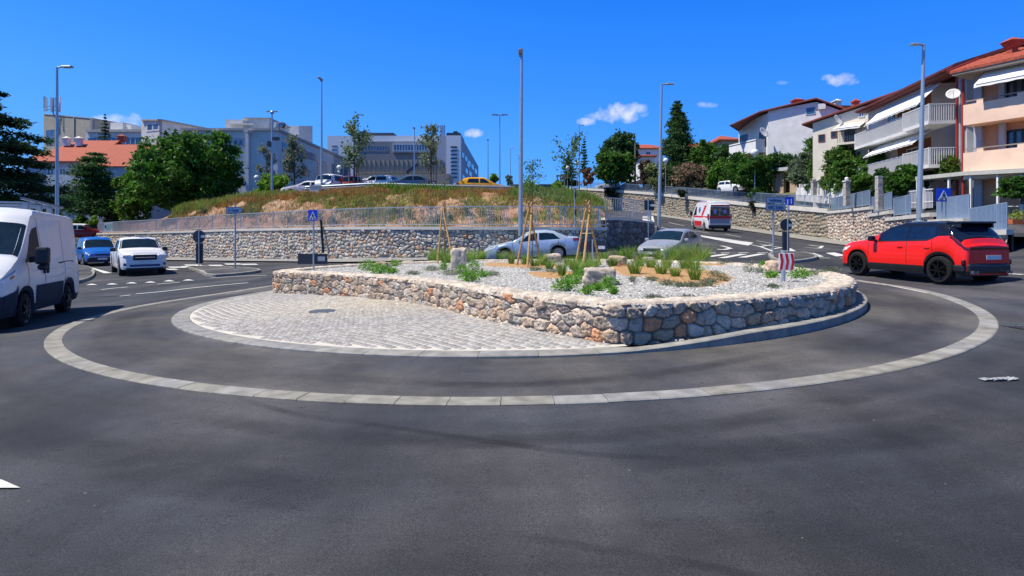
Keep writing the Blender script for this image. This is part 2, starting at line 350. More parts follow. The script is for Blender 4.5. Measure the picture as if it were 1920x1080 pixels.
# ---- planter outline
fw = [(-7.25, 16.6), (-6.3, 15.95), (-4.5, 14.75), (-3.2, 13.6), (-1.9, 12.2), (-.6, 10.2), (.35, 8.9), (1.42, 7.72)]
def crom(pts, n=24):
    P = [np.array(p, float) for p in pts]; P = [2 * P[0] - P[1]] + P + [2 * P[-1] - P[-2]]; out = []
    for i in range(1, len(P) - 2):
        for t in np.linspace(0, 1, n, endpoint=False):
            a, b, c, d = P[i - 1:i + 3]; out.append(.5 * ((2 * b) + (-a + c) * t + (2 * a - 5 * b + 4 * c - d) * t * t + (-a + 3 * b - 3 * c + d) * t ** 3))
    out.append(P[-2]); return np.array(out)
front = crom(fw)
def arc(a0, a1, r, n): a = np.radians(np.linspace(a0, a1, n)); return np.stack([CX + r * np.cos(a), CY + r * np.sin(a)], 1)
a_c = math.degrees(math.atan2(7.72 - CY, 1.42 - CX)) % 360      # corner angle
a_l = math.degrees(math.atan2(16.6 - CY, -7.25 - CX))
_a = np.radians(np.linspace(a_c - 360, a_l, 300)); _r = np.interp(np.degrees(_a), [a_c - 360, a_c - 330, a_l - 30, a_l], [7.79, 8.06, 7.95, 7.5]); right = np.stack([CX + _r * np.cos(_a), CY + _r * np.sin(_a)], 1); right[0] = front[-1]; right[-1] = front[0]
def PT(x, y): return .77 + .0106 * x - .015 * y    # planter top plane
# ---- cobbles: individually laid setts filling the disc in front of the stone bed
M_sett = mat('sett', (1, 1, 1), .85, attr=True, var=.2, scale=20, bump=.35)
M_grout = mat('grout', (.50, .475, .42), .95, var=.22, scale=2.2, col2=(.58, .55, .49))
rr = np.linspace(0, 7.98, 24); aa = np.radians(np.arange(150, 281, 1.5)); x = CX + np.cos(aa)[:, None] * rr; y = CY + np.sin(aa)[:, None] * rr
struct(fast_mesh('cobble_bed', np.stack([x, y, g(x, y) + .045], 2).reshape(-1, 3), gridfaces(len(aa), 24)[:, ::-1], M_grout, smooth=True))
def front_side(x, y):   # True on the cobbled side of the front wall
    yi = np.interp(x, front[:, 0], front[:, 1], left=99, right=-99); return y < yi - .02
V = []; C = []; SL = []; rnd = np.random.default_rng(11); sw = .125
ang = R(-38); ca, sa = math.cos(ang), math.sin(ang)
for i in range(-75, 75):
    for j in range(-110, 110):
        p = i * .165; q = j * .112 + (.055 if i % 2 else 0)
        p2 = p + .32 * math.sin(q * .8 + .4) ; q2 = q
        xx = CX - 1 + ca * q2 - sa * p2; yy = CY - 3 + sa * q2 + ca * p2
        if math.hypot(xx - CX, yy - CY) > 7.9 or not front_side(xx, yy): continue
        V.append((xx, yy)); SL.append(math.atan(.32 * .8 * math.cos(q * .8 + .4)))
        b = rnd.uniform(.25, .37); wv = rnd.uniform(0, .02); st = max(0, 1 - math.hypot(xx + 3.4, yy - 13.0) / 3.2)
        C.append((b + wv + .09 * st, b + .06 * st, b - wv * .6 + .0 * st, 1))
V = np.array(V); C = np.array(C); n = len(V); hx, hy = .058, .052
ex = np.array([[-1, -1], [1, -1], [1, 1], [-1, 1]]); slope = np.zeros(n)
zz = g(V[:, 0], V[:, 1]); jit = rnd.uniform(-.003, .006, n); verts = np.zeros((n, 8, 3)); ra = rnd.normal(0, .06, n) + np.array(SL)
for k in range(4):
    for lev, (sc, dz) in enumerate(((1, .04), (.78, .058))):
        lx = ex[k, 0] * hx * sc; ly = ex[k, 1] * hy * sc
        th = ang + ra
        dx = np.cos(th) * ly * 1.05 - np.sin(th) * lx; dy = np.sin(th) * ly * 1.05 + np.cos(th) * lx
        verts[:, lev * 4 + k, 0] = V[:, 0] + dx; verts[:, lev * 4 + k, 1] = V[:, 1] + dy; verts[:, lev * 4 + k, 2] = zz + dz + (jit if lev else 0)
base = np.arange(n)[:, None] * 8
fq = np.concatenate([base + np.array(q) for q in ((7, 6, 5, 4), (4, 5, 1, 0), (5, 6, 2, 1), (6, 7, 3, 2), (7, 4, 0, 3))])
struct(fast_mesh('cobble_paving', verts.reshape(-1, 3), fq, M_sett, col=np.repeat(C, 8, 0)))
M_iron = mat('iron_cover', (.10, .12, .13), .6, metal=.3, var=.3, scale=14, bump=.5, bscale=40)
c = G(605, 583, .062); mb = MB(); mb.lathe([(.28, -.02), (.28, .0), (.26, .004), (.05, .004)], n=28, c=c); o = mb.build('manhole_cover', M_iron); tag(o, 'dark round manhole cover set in the pale cobbles of the roundabout', 'manhole cover')
# ---- rubble wall maker
PAL_P = [(.52, .41, .31), (.58, .47, .37), (.44, .35, .27), (.62, .52, .42), (.48, .43, .37), (.38, .32, .27), (.60, .30, .16), (.55, .40, .27), (.50, .46, .40)]
PAL_B = [(.52, .47, .40), (.58, .52, .43), (.44, .41, .37), (.64, .59, .51), (.54, .45, .34), (.40, .37, .34), (.58, .36, .23), (.56, .48, .37), (.60, .54, .45)]
PAL_O = [(.31, .27, .20), (.34, .30, .23), (.28, .26, .21), (.37, .32, .24), (.32, .27, .19), (.27, .25, .20), (.36, .28, .20)]
PAL_R = [(.52, .42, .34), (.58, .50, .42), (.45, .36, .29), (.64, .56, .48), (.42, .37, .33), (.55, .38, .28)]
PAL_SHADE = [(.20, .18, .17), (.25, .23, .22), (.16, .15, .15), (.28, .25, .22), (.22, .18, .16)]
def stone_sheet(path, zb, zt, side, cw, ch, res, amp, pal, mortar, seed, thick=.35, capc=None, sharp=.3, skip_back=False, wts=None, batter=0):
    path = np.asarray(path, float); d = np.r_[0, np.cumsum(np.hypot(*np.diff(path, axis=0).T))]; L = d[-1]; ns = max(2, int(L / res)); s = np.linspace(0, L, ns)
    px = np.interp(s, d, path[:, 0]); py = np.interp(s, d, path[:, 1]); tx = np.gradient(px, s); ty = np.gradient(py, s); q = np.hypot(tx, ty); nx = ty / q * side; ny = -tx / q * side
    b = np.interp(s, d, zb); t = np.interp(s, d, zt); H = (t - b).max(); nt_ = max(3, int(H / res)); f = np.linspace(0, 1, nt_)
    Z = b[:, None] + (t - b)[:, None] * f; Sg = np.repeat(s[:, None], nt_, 1)
    rn = np.random.default_rng(seed); ni = int(L / cw) + 8; zmin = b.min(); nj = int((t.max() - zmin) / ch) + 8
    jx = rn.uniform(-.36, .36, (ni, nj)); jy = rn.uniform(-.33, .33, (ni, nj)); hr = rn.uniform(.35, 1, (ni, nj)); ci = rn.choice(len(pal), (ni, nj), p=(np.array(wts) / sum(wts)) if wts else None); br = rn.uniform(.8, 1.2, (ni, nj)); wx = rn.uniform(.75, 1.3, (ni, nj))
    wob = .18 * np.sin(Sg * 2.1 / cw * .35 + Z * 3) ; a = Sg / cw + 3 + wob; c = (Z - zmin) / ch + 3 + .2 * np.sin(Sg * 1.7 / cw * .5)
    ia = np.floor(a).astype(int); ic = np.floor(c).astype(int); F1 = np.full(a.shape, 9.); F2 = F1.copy(); bi = np.zeros(a.shape, int); bj = bi.copy()
    for di in (-2, -1, 0, 1, 2):
        for dj in (-1, 0, 1):
            ii = np.clip(ia + di, 0, ni - 1); jj = np.clip(ic + dj, 0, nj - 1); off = np.where(jj % 2 == 0, .5, 0)
            ddx = (a - (ii + .5 + off - .25 + jx[ii, jj])) * wx[ii, jj]; ddy = c - (jj + .5 + jy[ii, jj]); D = (np.abs(ddx) ** 2.6 + np.abs(ddy) ** 2.6) ** (1 / 2.6)
            m = D < F1; F2 = np.where(m, F1, np.minimum(F2, D)); F1 = np.where(m, D, F1); bi = np.where(m, ii, bi); bj = np.where(m, jj, bj)
    e = F2 - F1; k = np.clip(e / sharp, 0, 1); k = k * k * (3 - 2 * k); hn = hr[bi, bj]
    tilt = (rn.normal(0, .35, (ni, nj))[bi, bj] * (a - bi) + rn.normal(0, .35, (ni, nj))[bi, bj] * (c - bj)) * .25
    h = amp * (k * (.35 + .75 * hn) + k * tilt + .10 * rn.standard_normal(a.shape)) - amp * .3 - batter * (Z - b[:, None])
    V = np.stack([px[:, None] + nx[:, None] * h, py[:, None] + ny[:, None] * h, Z], 2)
    palA = np.array(pal); cc = palA[ci[bi, bj]] * br[bi, bj][..., None]; mk = np.clip((e - .04) / .09, 0, 1)[..., None]; mcol = mortar(s) if callable(mortar) else np.array(mortar); cc = cc * mk + mcol * (1 - mk); cc = np.clip(cc * rn.normal(1, .09, a.shape)[..., None], .01, .9)
    # top and back
    V2 = np.stack([np.stack([px - nx * w_, py - ny * w_, zz_], 1) for w_, zz_ in ((.0 + batter * H, t), (thick, t), (thick, b))], 1)
    capc = capc or ((.4, .35, .28) if callable(mortar) else mortar); c2 = np.tile(np.array(capc), (ns, 3, 1)) * rn.normal(1, .1, (ns, 1, 1))
    A = np.concatenate([V, V2], 1); Cc = np.concatenate([cc, c2], 1); nn_ = A.shape[1]; fc = gridfaces(ns, nn_); fc = fc if side > 0 else fc[:, ::-1]
    return A.reshape(-1, 3), fc, np.concatenate([Cc, np.ones((ns, nn_, 1))], 2).reshape(-1, 4)
def stone_wall(name, label, path, zb, zt, parent=None, cat='wall', **k):
    V, fc, C = stone_sheet(path, zb, zt, **k); o = fast_mesh(name, V, fc, M_stone, parent, C, smooth=False)
    if parent is None: tag(o, label, cat)
    return o
pl = thing('planter_wall', 'low rubble stone wall enclosing the gravel bed on the roundabout', 'wall', (0, 0, 0))
WT = [5, 5, 4, 4, 2.5, 2.5, 1.9, 1.9, 3]
loopc = np.concatenate([front, right[1:-1]]); d_ = np.vstack([loopc, loopc[:1]]); q_ = np.r_[0, np.cumsum(np.hypot(*np.diff(d_, axis=0).T))]; s_ = np.arange(0, q_[-1], .04)
lx = np.interp(s_, q_, d_[:, 0]); ly = np.interp(s_, q_, d_[:, 1]); kk = np.ones(5) / 5
for _ in range(2): lx = np.convolve(np.r_[lx[-2:], lx, lx[:2]], kk, 'valid'); ly = np.convolve(np.r_[ly[-2:], ly, ly[:2]], kk, 'valid')
loopc = np.stack([np.r_[lx, lx[:1]], np.r_[ly, ly[:1]]], 1)
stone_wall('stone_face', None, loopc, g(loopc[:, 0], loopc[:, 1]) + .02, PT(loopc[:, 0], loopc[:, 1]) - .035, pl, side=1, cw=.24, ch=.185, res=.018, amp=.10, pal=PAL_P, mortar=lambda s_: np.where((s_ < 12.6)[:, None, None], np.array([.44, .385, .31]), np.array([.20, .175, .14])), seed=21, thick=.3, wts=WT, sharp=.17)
# rough top course of flat stones
loop = np.concatenate([front, right[1:-1]]); 
def inset(lp, w_):
    n_ = len(lp); out = []
    for i in range(n_):
        a = lp[i - 1]; b = lp[(i + 1) % n_]; t = b - a; t = t / (np.hypot(*t) + 1e-9); out.append(lp[i] + np.array([-t[1], t[0]]) * w_)
    return np.array(out)
c0 = np.array([.4, 15.]); 
def toward(lp, w_): v = c0 - lp; v = v / np.hypot(v[:, 0], v[:, 1])[:, None]; return lp + v * w_
def resamp(lp, ds):
    lp = np.vstack([lp, lp[:1]]); d = np.r_[0, np.cumsum(np.hypot(*np.diff(lp, axis=0).T))]; n_ = int(d[-1] / ds); s = np.linspace(0, d[-1], n_, endpoint=False); return np.stack([np.interp(s, d, lp[:, 0]), np.interp(s, d, lp[:, 1])], 1)
lp = resamp(loop, .03); i1 = inset(lp, .5); wv = np.linspace(-.055, .44, 17); rn = np.random.default_rng(5)
nrm = (i1 - lp) / .5
X = lp[:, None, 0] + nrm[:, None, 0] * wv[None, :]; Y = lp[:, None, 1] + nrm[:, None, 1] * wv[None, :]
from mathutils import noise as mnoise
cellv = np.array([[mnoise.voronoi(Vector((X[i, j] * 4.2, Y[i, j] * 4.2, 3)))[0][:2] for j in range(17)] for i in range(len(lp))])
ed = np.clip((cellv[..., 1] - cellv[..., 0]) / .25, 0, 1); nz_ = np.array([[mnoise.noise(Vector((X[i, j] * 3.1, Y[i, j] * 3.1, 0))) for j in range(17)] for i in range(len(lp))])
Z = PT(X, Y) - .015 + .014 * ed + .014 * nz_ + rn.normal(0, .004, X.shape); Z[:, 0] -= .09; Z[:, 1] -= .015; Z[:, -1] -= .08
cb = (.52 + .14 * nz_ + .05 * ed + rn.normal(0, .035, X.shape)); cb = np.clip(cb * (.72 + .3 * ed), .25, .8); C = np.stack([cb, cb * .88, cb * .73, np.ones_like(cb)], 2)
V = np.stack([X, Y, Z], 2); V = np.concatenate([V, V[:1]]); C = np.concatenate([C, C[:1]])
fast_mesh('coping_stones', V.reshape(-1, 3), gridfaces(len(V), 17)[:, ::-1], M_stone, pl, C.reshape(-1, 4))
# ---- gravel bed
def grav():
    m = bpy.data.materials.new('gravel'); m.use_nodes = True; t = m.node_tree; n = t.nodes; l = t.links; bs = n['Principled BSDF']; bs.inputs['Roughness'].default_value = .95
    tcn = n.new('ShaderNodeTexCoord'); vo = n.new('ShaderNodeTexVoronoi'); vo.inputs['Scale'].default_value = 36; l.new(tcn.outputs['Object'], vo.inputs['Vector'])
    cr = n.new('ShaderNodeValToRGB'); l.new(vo.outputs['Color'], cr.inputs[0]); e = cr.color_ramp.elements; e[0].color = (.17, .17, .17, 1); e[1].color = (.58, .57, .54, 1); e[0].position = .1; e[1].position = .8
    sp = n.new('ShaderNodeTexNoise'); sp.inputs['Scale'].default_value = 1.3; l.new(tcn.outputs['Object'], sp.inputs['Vector'])
    mr = n.new('ShaderNodeMapRange'); mr.inputs[3].default_value = .82; mr.inputs[4].default_value = 1.12; l.new(sp.outputs[0], mr.inputs[0])
    mu = n.new('ShaderNodeMix'); mu.data_type = 'RGBA'; mu.blend_type = 'MULTIPLY'; mu.inputs[0].default_value = 1; l.new(cr.outputs[0], mu.inputs[6]); l.new(mr.outputs[0], mu.inputs[7]); l.new(mu.outputs[2], bs.inputs['Base Color'])
    bp = n.new('ShaderNodeBump'); bp.inputs['Strength'].default_value = 1; bp.inputs['Distance'].default_value = .02; bp.invert = True; l.new(vo.outputs['Distance'], bp.inputs['Height']); l.new(bp.outputs[0], bs.inputs['Normal']); return m
M_gravel = grav(); inn = inset(resamp(loop, .1), .36); ks = np.linspace(1, 0, 24)
X = c0[0] + (inn[:, None, 0] - c0[0]) * ks; Y = c0[1] + (inn[:, None, 1] - c0[1]) * ks
def GR(x, y):   # gravel height
    r = np.hypot(np.asarray(x) - 1.5, np.asarray(y) - 15.5); return PT(x, y) - .07 + .05 * np.exp(-(r / 4.5) ** 2) + .018 * np.sin(np.asarray(x) * 1.7 + 1) * np.cos(np.asarray(y) * 1.3)
V = np.stack([X, Y, GR(X, Y)], 2); V = np.concatenate([V, V[:1]])
go = fast_mesh('gravel_bed', V.reshape(-1, 3), gridfaces(len(V), 24)[:, ::-1], M_gravel, smooth=True); struct(go)
def PG(u, v):      # point on the gravel seen at photo pixel
    d = np.linspace(6, 30, 1500); x = (u - 960) / F * d; z = CH - (v - HZ) / F * d; h = z - GR(x, d); i = int(np.argmax(h < 0)); Y = d[i] if i else 22.5; X = (u - 960) / F * Y; return Vector((X, Y, float(GR(X, Y))))
# loose stones over the gravel
from mathutils.geometry import intersect_point_tri_2d
def inpoly(x, y, P):
    c_ = False; j = len(P) - 1
    for i in range(len(P)):
        if (P[i][1] > y) != (P[j][1] > y) and x < (P[j][0] - P[i][0]) * (y - P[i][1]) / (P[j][1] - P[i][1] + 1e-12) + P[i][0]: c_ = not c_
        j = i
    return c_
inn2 = inset(resamp(loop, .4), .42).tolist(); rn = np.random.default_rng(9); pts = []
while len(pts) < 15000:
    x, y = rn.uniform(-7.4, 8.2), 7.5 + 16 * rn.random() ** 1.5
    if inpoly(x, y, inn2): pts.append((x, y))
P = np.array(pts); n = len(P); sz = rn.uniform(.011, .03, n); oct_ = np.array([[1, 0, 0], [-1, 0, 0], [0, 1, 0], [0, -1, 0], [0, 0, 1], [0, 0, -.4]]); fo = np.array([[0, 2, 4], [2, 1, 4], [1, 3, 4], [3, 0, 4]])
th = rn.uniform(0, 6.28, n); b = oct_[None] * rn.uniform(.6, 1.25, (n, 6, 1)); bx = b[..., 0] * np.cos(th)[:, None] - b[..., 1] * np.sin(th)[:, None]; by = b[..., 0] * np.sin(th)[:, None] + b[..., 1] * np.cos(th)[:, None]
V = np.stack([P[:, :1] + bx * sz[:, None], P[:, 1:] + by * sz[:, None], GR(P[:, 0], P[:, 1])[:, None] + b[..., 2] * sz[:, None] * .8 + .004], 2)
cc = rn.uniform(.14, .68, (n, 1)); C = np.repeat(np.concatenate([cc, cc * .99, cc * .98, np.ones((n, 1))], 1), 6, 0)
o = fast_mesh('gravel_stones', V.reshape(-1, 3), (np.arange(n)[:, None, None] * 6 + fo[None]).reshape(-1, 3), M_stone, col=C, k=3); o['kind'] = 'stuff'
# mulch patches
M_mulch = mat('bark_mulch', (.30, .15, .055), .95, var=.45, scale=16, bump=1, bscale=30, col2=(.52, .33, .15))
def mulch(pix, dz=.022):
    q = [PG(u, v) for u, v in pix]; cx = sum(p.x for p in q) / len(q); cy = sum(p.y for p in q) / len(q); L2 = crom([(p.x, p.y) for p in q + q[:1]], 8)[:-1]; ks = np.linspace(1, 0, 7); rn_ = np.random.default_rng(len(pix))
    X = cx + (L2[:, None, 0] - cx) * ks; Y = cy + (L2[:, None, 1] - cy) * ks; X += rn_.normal(0, .02, X.shape) * (ks > 0); V = np.stack([X, Y, GR(X, Y) + dz * np.minimum(1, (1 - ks) * 6)[None] - .01 + rn_.uniform(0, .02, X.shape) * (ks > 0)], 2); V = np.concatenate([V, V[:1]])
    struct(fast_mesh('mulch_bed', V.reshape(-1, 3), gridfaces(len(V), 7)[:, ::-1], M_mulch))
mulch([(1160, 500), (1200, 517), (1235, 531), (1290, 538), (1345, 537), (1378, 527), (1370, 515), (1320, 506), (1250, 502), (1200, 497)])
mulch([(910, 492), (905, 499), (960, 501), (1040, 503), (1050, 497), (990, 493)])
mulch([(985, 511), (1010, 520), (1050, 522), (1090, 515), (1060, 508)])
mulch([(1140, 497), (1165, 516), (1215, 518), (1230, 505), (1180, 496)])
mulch([(1290, 490), (1300, 496), (1345, 498), (1366, 494), (1340, 490)])
# ---- road markings
def on_g(pts, dz): return [Vector((p[0], p[1], gz(p[0], p[1]) + dz)) for p in pts]
def poly_mark(name, corners, dz=.02, n=6, m=None, label=None):
    a, b, c, d = [Vector((p[0], p[1])) for p in corners]; rows = []
    for i in range(n + 1):
        l_ = a.lerp(d, i / n); r_ = b.lerp(c, i / n); rows.append([(q.x, q.y) for q in (l_.lerp(r_, t / 3) for t in range(4))])
    A = np.array(rows); Z = g(A[..., 0], A[..., 1]) + dz
    o = fast_mesh(name, np.concatenate([A, Z[..., None]], 2).reshape(-1, 3), gridfaces(n + 1, 4), m or M_white); return struct(o)
def pmark(name, px, dz=.02, n=8): return poly_mark(name, [G(u, v) for u, v in px], dz, n)
def line_mark(name, px, width, dz=.02, sm=6):
    P = crom([(G(u, v).x, G(u, v).y) for u, v in px], sm); t = np.gradient(P, axis=0); t /= np.hypot(t[:, 0], t[:, 1])[:, None]; nr = np.stack([-t[:, 1], t[:, 0]], 1)
    A = np.stack([P + nr * width / 2, P - nr * width / 2], 1); Z = g(A[..., 0], A[..., 1]) + dz
    return struct(fast_mesh(name, np.concatenate([A, Z[..., None]], 2).reshape(-1, 3), gridfaces(len(A), 2), m_line))
m_line = M_white
line_mark('edge_line', [(255, 552), (300, 548), (360, 541), (410, 536), (465, 531)], .13)
line_mark('edge_line', [(225, 556.5), (245, 554)], .1)
line_mark('edge_line', [(395, 522), (440, 519), (500, 517)], .10)
line_mark('lane_line', [(190, 544), (215, 541), (240, 539)], .10)
line_mark('lane_line', [(295, 533.5), (320, 531.5), (337, 530)], .10)
for (u, v) in [(172, 534.5), (210, 533.5), (247, 531.5), (282, 530), (317, 527.5), (353, 526)]:
    pmark('yield_tooth', [(u - 11, v + .9), (u + 11, v + .6), (u + 2, v - 1.6), (u - 2, v - 1.6)], .018)
# left zebra crossing and arrows
pmark('arrow_mark', [(160, 499), (165, 500), (212, 513), (195, 513)], .02)
for (u0, u1, v) in [(310, 335, 505.5), (345, 372, 500.5), (320, 350, 501.5), (372, 395, 499.5), (395, 420, 498), (425, 455, 495.5), (455, 485, 496), (385, 440, 501.5), (350, 380, 497.5)]:
    pmark('zebra_bar', [(u0, v + 1.3), (u1, v + 1.0), (u1 - 6, v - 1.0), (u0 - 6, v - .8)], .02)
# right: road climbing
line_mark('centre_line', [(1275, 431), (1302, 433.5), (1330, 437.5)], .14)
pmark('lane_arrow', [(1313, 441.5), (1316, 444.5), (1403, 461), (1413, 455.5)], .02)
line_mark('lane_line', [(1254, 417.5), (1283, 423.5)], .14); line_mark('lane_line', [(1227, 424.5), (1257, 430.5)], .14)
line_mark('lane_line', [(1360, 439), (1389, 445)], .14); line_mark('lane_line', [(1418, 451.5), (1448, 457)], .14)
line_mark('lane_line', [(1403, 458.5), (1425, 463), (1455, 474)], .16)
line_mark('lane_line', [(1425, 458), (1445, 461.5), (1468, 465.5)], .12)
line_mark('lane_line', [(1425, 463.5), (1449, 459.5)], .18); line_mark('lane_line', [(1447, 468), (1470, 464)], .18); line_mark('lane_line', [(1450, 472.5), (1490, 471.5)], .14)
pmark('lane_arrow', [(1470, 472.5), (1495, 473), (1482, 466), (1478, 466)], .02)
line_mark('lane_arrow', [(1345, 468), (1358, 468.5), (1370, 466)], .26); line_mark('lane_arrow', [(1352, 461.5), (1363, 464), (1371, 467)], .22)
line_mark('lane_arrow', [(1511, 464.5), (1530, 466), (1556, 466.5)], .28); line_mark('lane_arrow', [(1518, 460), (1530, 461.5), (1540, 462.5)], .3); line_mark('lane_arrow', [(1530, 466), (1542, 461.5)], .2)
for (u0, v0, u1, v1) in [(1323, 482.5, 1361, 477.5), (1353, 484.5, 1394, 477), (1391, 483.5, 1430, 476.5), (1326, 475, 1342, 475), (1352, 475, 1368, 475), (1385, 474.5, 1403, 474.2), (1420, 474, 1440, 474)]:
    big = v0 - v1 > 3
    (line_mark('zebra_bar', [(u0, v0), (u1, v1)], .42) if big else line_mark('dash_line', [(u0, v0), (u1, v1)], .2))
pmark('zebra_bar', [(1508, 475), (1527, 475), (1545, 482), (1527, 482.5)], .02); pmark('zebra_bar', [(1548, 475), (1565, 474), (1587, 480), (1568, 481.5)], .02)
line_mark('dash_line', [(1535, 484.5), (1556, 484.5)], .12); line_mark('dash_line', [(1575, 484.5), (1592, 484.5)], .12)
line_mark('edge_line', [(1640, 530.5), (1690, 541), (1740, 551)], .06)
line_mark('edge_line', [(1862, 513), (1885, 514), (1919, 516)], .12)
pmark('arrow_mark', [(1889, 439), (1893, 438), (1907, 443), (1903, 444)], .02)
pmark('arrow_mark', [(-30, 918), (38, 917.5), (5, 903), (-30, 893)], .012)
M_crack = mat('tar_seal', (.022, .024, .028), .6, var=.3); m_line = M_crack
line_mark('tar_seam', [(1885, 611), (1900, 614), (1925, 618)], .12, dz=.01); line_mark('tar_seam', [(148, 558), (190, 556), (240, 557)], .05, dz=.01)
m_line = M_white
# traffic islands
def island(name, pix, h, label=None, top=None):
    P = crom([(G(u, v).x, G(u, v).y) for u, v in pix + pix[:1]], 8)[:-1]; mb = MB(); n = len(P); c = P.mean(0)
    d = c - P; d /= np.hypot(d[:, 0], d[:, 1])[:, None]; rows = []
    for off, dz, in ((0, -.1), (0, h - .02), (.02, h), (.17, h), (.17, h - .01)):
        Q = P + d * off; rows.append(np.concatenate([Q, (g(Q[:, 0], Q[:, 1]) + dz)[:, None]], 1))
    A = np.stack(rows, 1); A = np.concatenate([A, A[:1]]); mb.grid(A, 0); o = struct(mb.build(name + '_kerb', [M_conc]))
    ks = np.linspace(1, 0, 5); Q = P + d * .16; X = c[0] + (Q[:, None, 0] - c[0]) * ks; Y = c[1] + (Q[:, None, 1] - c[1]) * ks; V = np.stack([X, Y, g(X, Y) + h - .012], 2); V = np.concatenate([V, V[:1]])
    struct(fast_mesh(name + '_pavement', V.reshape(-1, 3), gridfaces(len(V), 5), top or M_apron))
island('island_west', [(352, 503.5), (372, 511), (391, 519), (430, 518), (470, 514), (489, 510), (470, 506.5), (430, 504.5), (390, 502.5)], .13)
island('island_left', [(60, 500), (130, 500), (165, 503), (178, 512), (170, 524), (140, 533), (80, 534)], .13)
island('island_east', [(1440, 480), (1448, 488), (1475, 494), (1520, 490), (1534, 484), (1515, 478), (1490, 475.5), (1455, 475.5)], .13)
# pavement strip at the foot of the right wall and of the long wall
def strip_mark(name, near, far, dz, m):
    a = crom([(G(u, v).x, G(u, v).y) for u, v in near], 6); b = crom([(G(u, v).x, G(u, v).y) for u, v in far], 6); A = np.stack([a, b], 1); Z = g(A[..., 0], A[..., 1]) + dz
    return struct(fast_mesh(name, np.concatenate([A, Z[..., None]], 2).reshape(-1, 3), gridfaces(len(A), 2), m))
strip_mark('pavement', [(1221, 404), (1300, 416), (1373, 430), (1460, 443), (1554, 457), (1600, 463)], [(1221, 400), (1300, 411.5), (1373, 424.5), (1460, 436), (1554, 448.5), (1600, 456)], .06, M_conc)
strip_mark('pavement', [(290, 489), (400, 490.5), (520, 492), (640, 493.5), (800, 490), (950, 487)], [(290, 484.5), (400, 485.5), (520, 487.5), (640, 487), (800, 485.5), (950, 482.5)], .08, M_conc3)
c = G(1870, 714); mb = MB(); rn = random.Random(3)
for i in range(7):
    a = -0.16 + i * .05; mb.add([(c.x + a, c.y - .03, c.z + .012), (c.x + a + .07, c.y - .02 + rn.uniform(-.02, .02), c.z + .012 + rn.uniform(0, .03)), (c.x + a + .06, c.y + .04, c.z + .02 + rn.uniform(0, .02)), (c.x + a, c.y + .05, c.z + .012)], [(0, 1, 2, 3)])
tag(mb.build('litter', mat('litter_plastic', (.28, .29, .30), .5, var=.4, scale=30)), 'crumpled grey piece of litter on the asphalt', 'litter')
# ------------------------------------------------------------------ retaining walls, banks, fences
def wall_pts(T, dens=6):
    A = np.array([[*pz(u, vt, Y)] for u, Y, vt, vb in T]); B = np.array([[*pz(u, vb, Y)] for u, Y, vt, vb in T])
    t = crom(A[:, :2], dens); zt = crom(np.stack([np.arange(len(A)), A[:, 2]], 1), dens)[:, 1]; zb = crom(np.stack([np.arange(len(A)), B[:, 2]], 1), dens)[:, 1]; return t, zb, zt
def offp(P, w_):   # offset path to its right-hand side (side=+1 normal)
    t = np.gradient(P, axis=0); t /= np.hypot(t[:, 0], t[:, 1])[:, None]; return P + np.stack([t[:, 1], -t[:, 0]], 1) * w_
def slab_along(mb, P, z, w0, w1, h, side=1, mi=0, seg=None):
    a = offp(P, side * w0); b = offp(P, side * w1); rows = np.stack([np.concatenate([a, (z - h)[:, None]], 1), np.concatenate([a, z[:, None]], 1), np.concatenate([b, z[:, None]], 1), np.concatenate([b, (z - h)[:, None]], 1)], 1)
    k = len(mb.v); mb.grid(rows, mi, wrap=True); mb.f.append([k + j for j in range(4)]); mb.m.append(mi); mb.f.append([k + (len(P) - 1) * 4 + j for j in range(4)][::-1]); mb.m.append(mi)
lw, lzb, lzt = wall_pts(LW)
def resample(P, *zs, ds=.5):
    d = np.r_[0, np.cumsum(np.hypot(*np.diff(P, axis=0).T))]; s = np.arange(0, d[-1] + ds * .5, ds); s[-1] = d[-1]
    return [np.stack([np.interp(s, d, P[:, 0]), np.interp(s, d, P[:, 1])], 1)] + [np.interp(s, d, z) for z in zs]
wl_ = thing('retaining_wall', 'long rubble stone retaining wall with concrete coping below the red earth bank', 'wall', (0, 30, 0))
wl_.location = (0, 0, 0)
lw2, lzb2, lzt2 = resample(lw, lzb, lzt)
stone_wall('stone_face', None, lw2, np.minimum(lzb2, g(lw2[:, 0], lw2[:, 1])) - .1, lzt2 - .14, wl_, side=1, cw=.27, ch=.22, res=.045, amp=.12, pal=PAL_B, mortar=(.17, .15, .13), seed=31, thick=.5, sharp=.2)
mb = MB(); slab_along(mb, lw2, lzt2 + .0, .12, -.42, .16); mb.build('coping', M_coping, wl_)
# raised corner section
RC = [(1137, 28.35, 408, 469), (1160, 28.6, 408.5, 468.5), (1190, 29.3, 411, 467.5), (1215, 30.2, 414.5, 465.5), (1224, 31, 415.5, 463), (1224, 33.5, 413, 456), (1222, 38, 405, 446)]
rc, rzb, rzt = wall_pts(RC, 8)
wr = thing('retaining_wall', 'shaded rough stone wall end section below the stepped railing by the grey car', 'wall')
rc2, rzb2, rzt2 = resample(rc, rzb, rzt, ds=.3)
stone_wall('stone_face', None, rc2, np.minimum(rzb2, g(rc2[:, 0], rc2[:, 1])) - .1, rzt2 - .1, wr, side=1, cw=.42, ch=.32, res=.055, amp=.12, pal=PAL_SHADE, mortar=(.08, .075, .07), seed=32, thick=.6, sharp=.4)  # dark stones and joints: the shade on this face put into the colour
mb = MB(); slab_along(mb, rc2, rzt2, .08, -.62, .12); mb.build('coping', M_coping, wr)
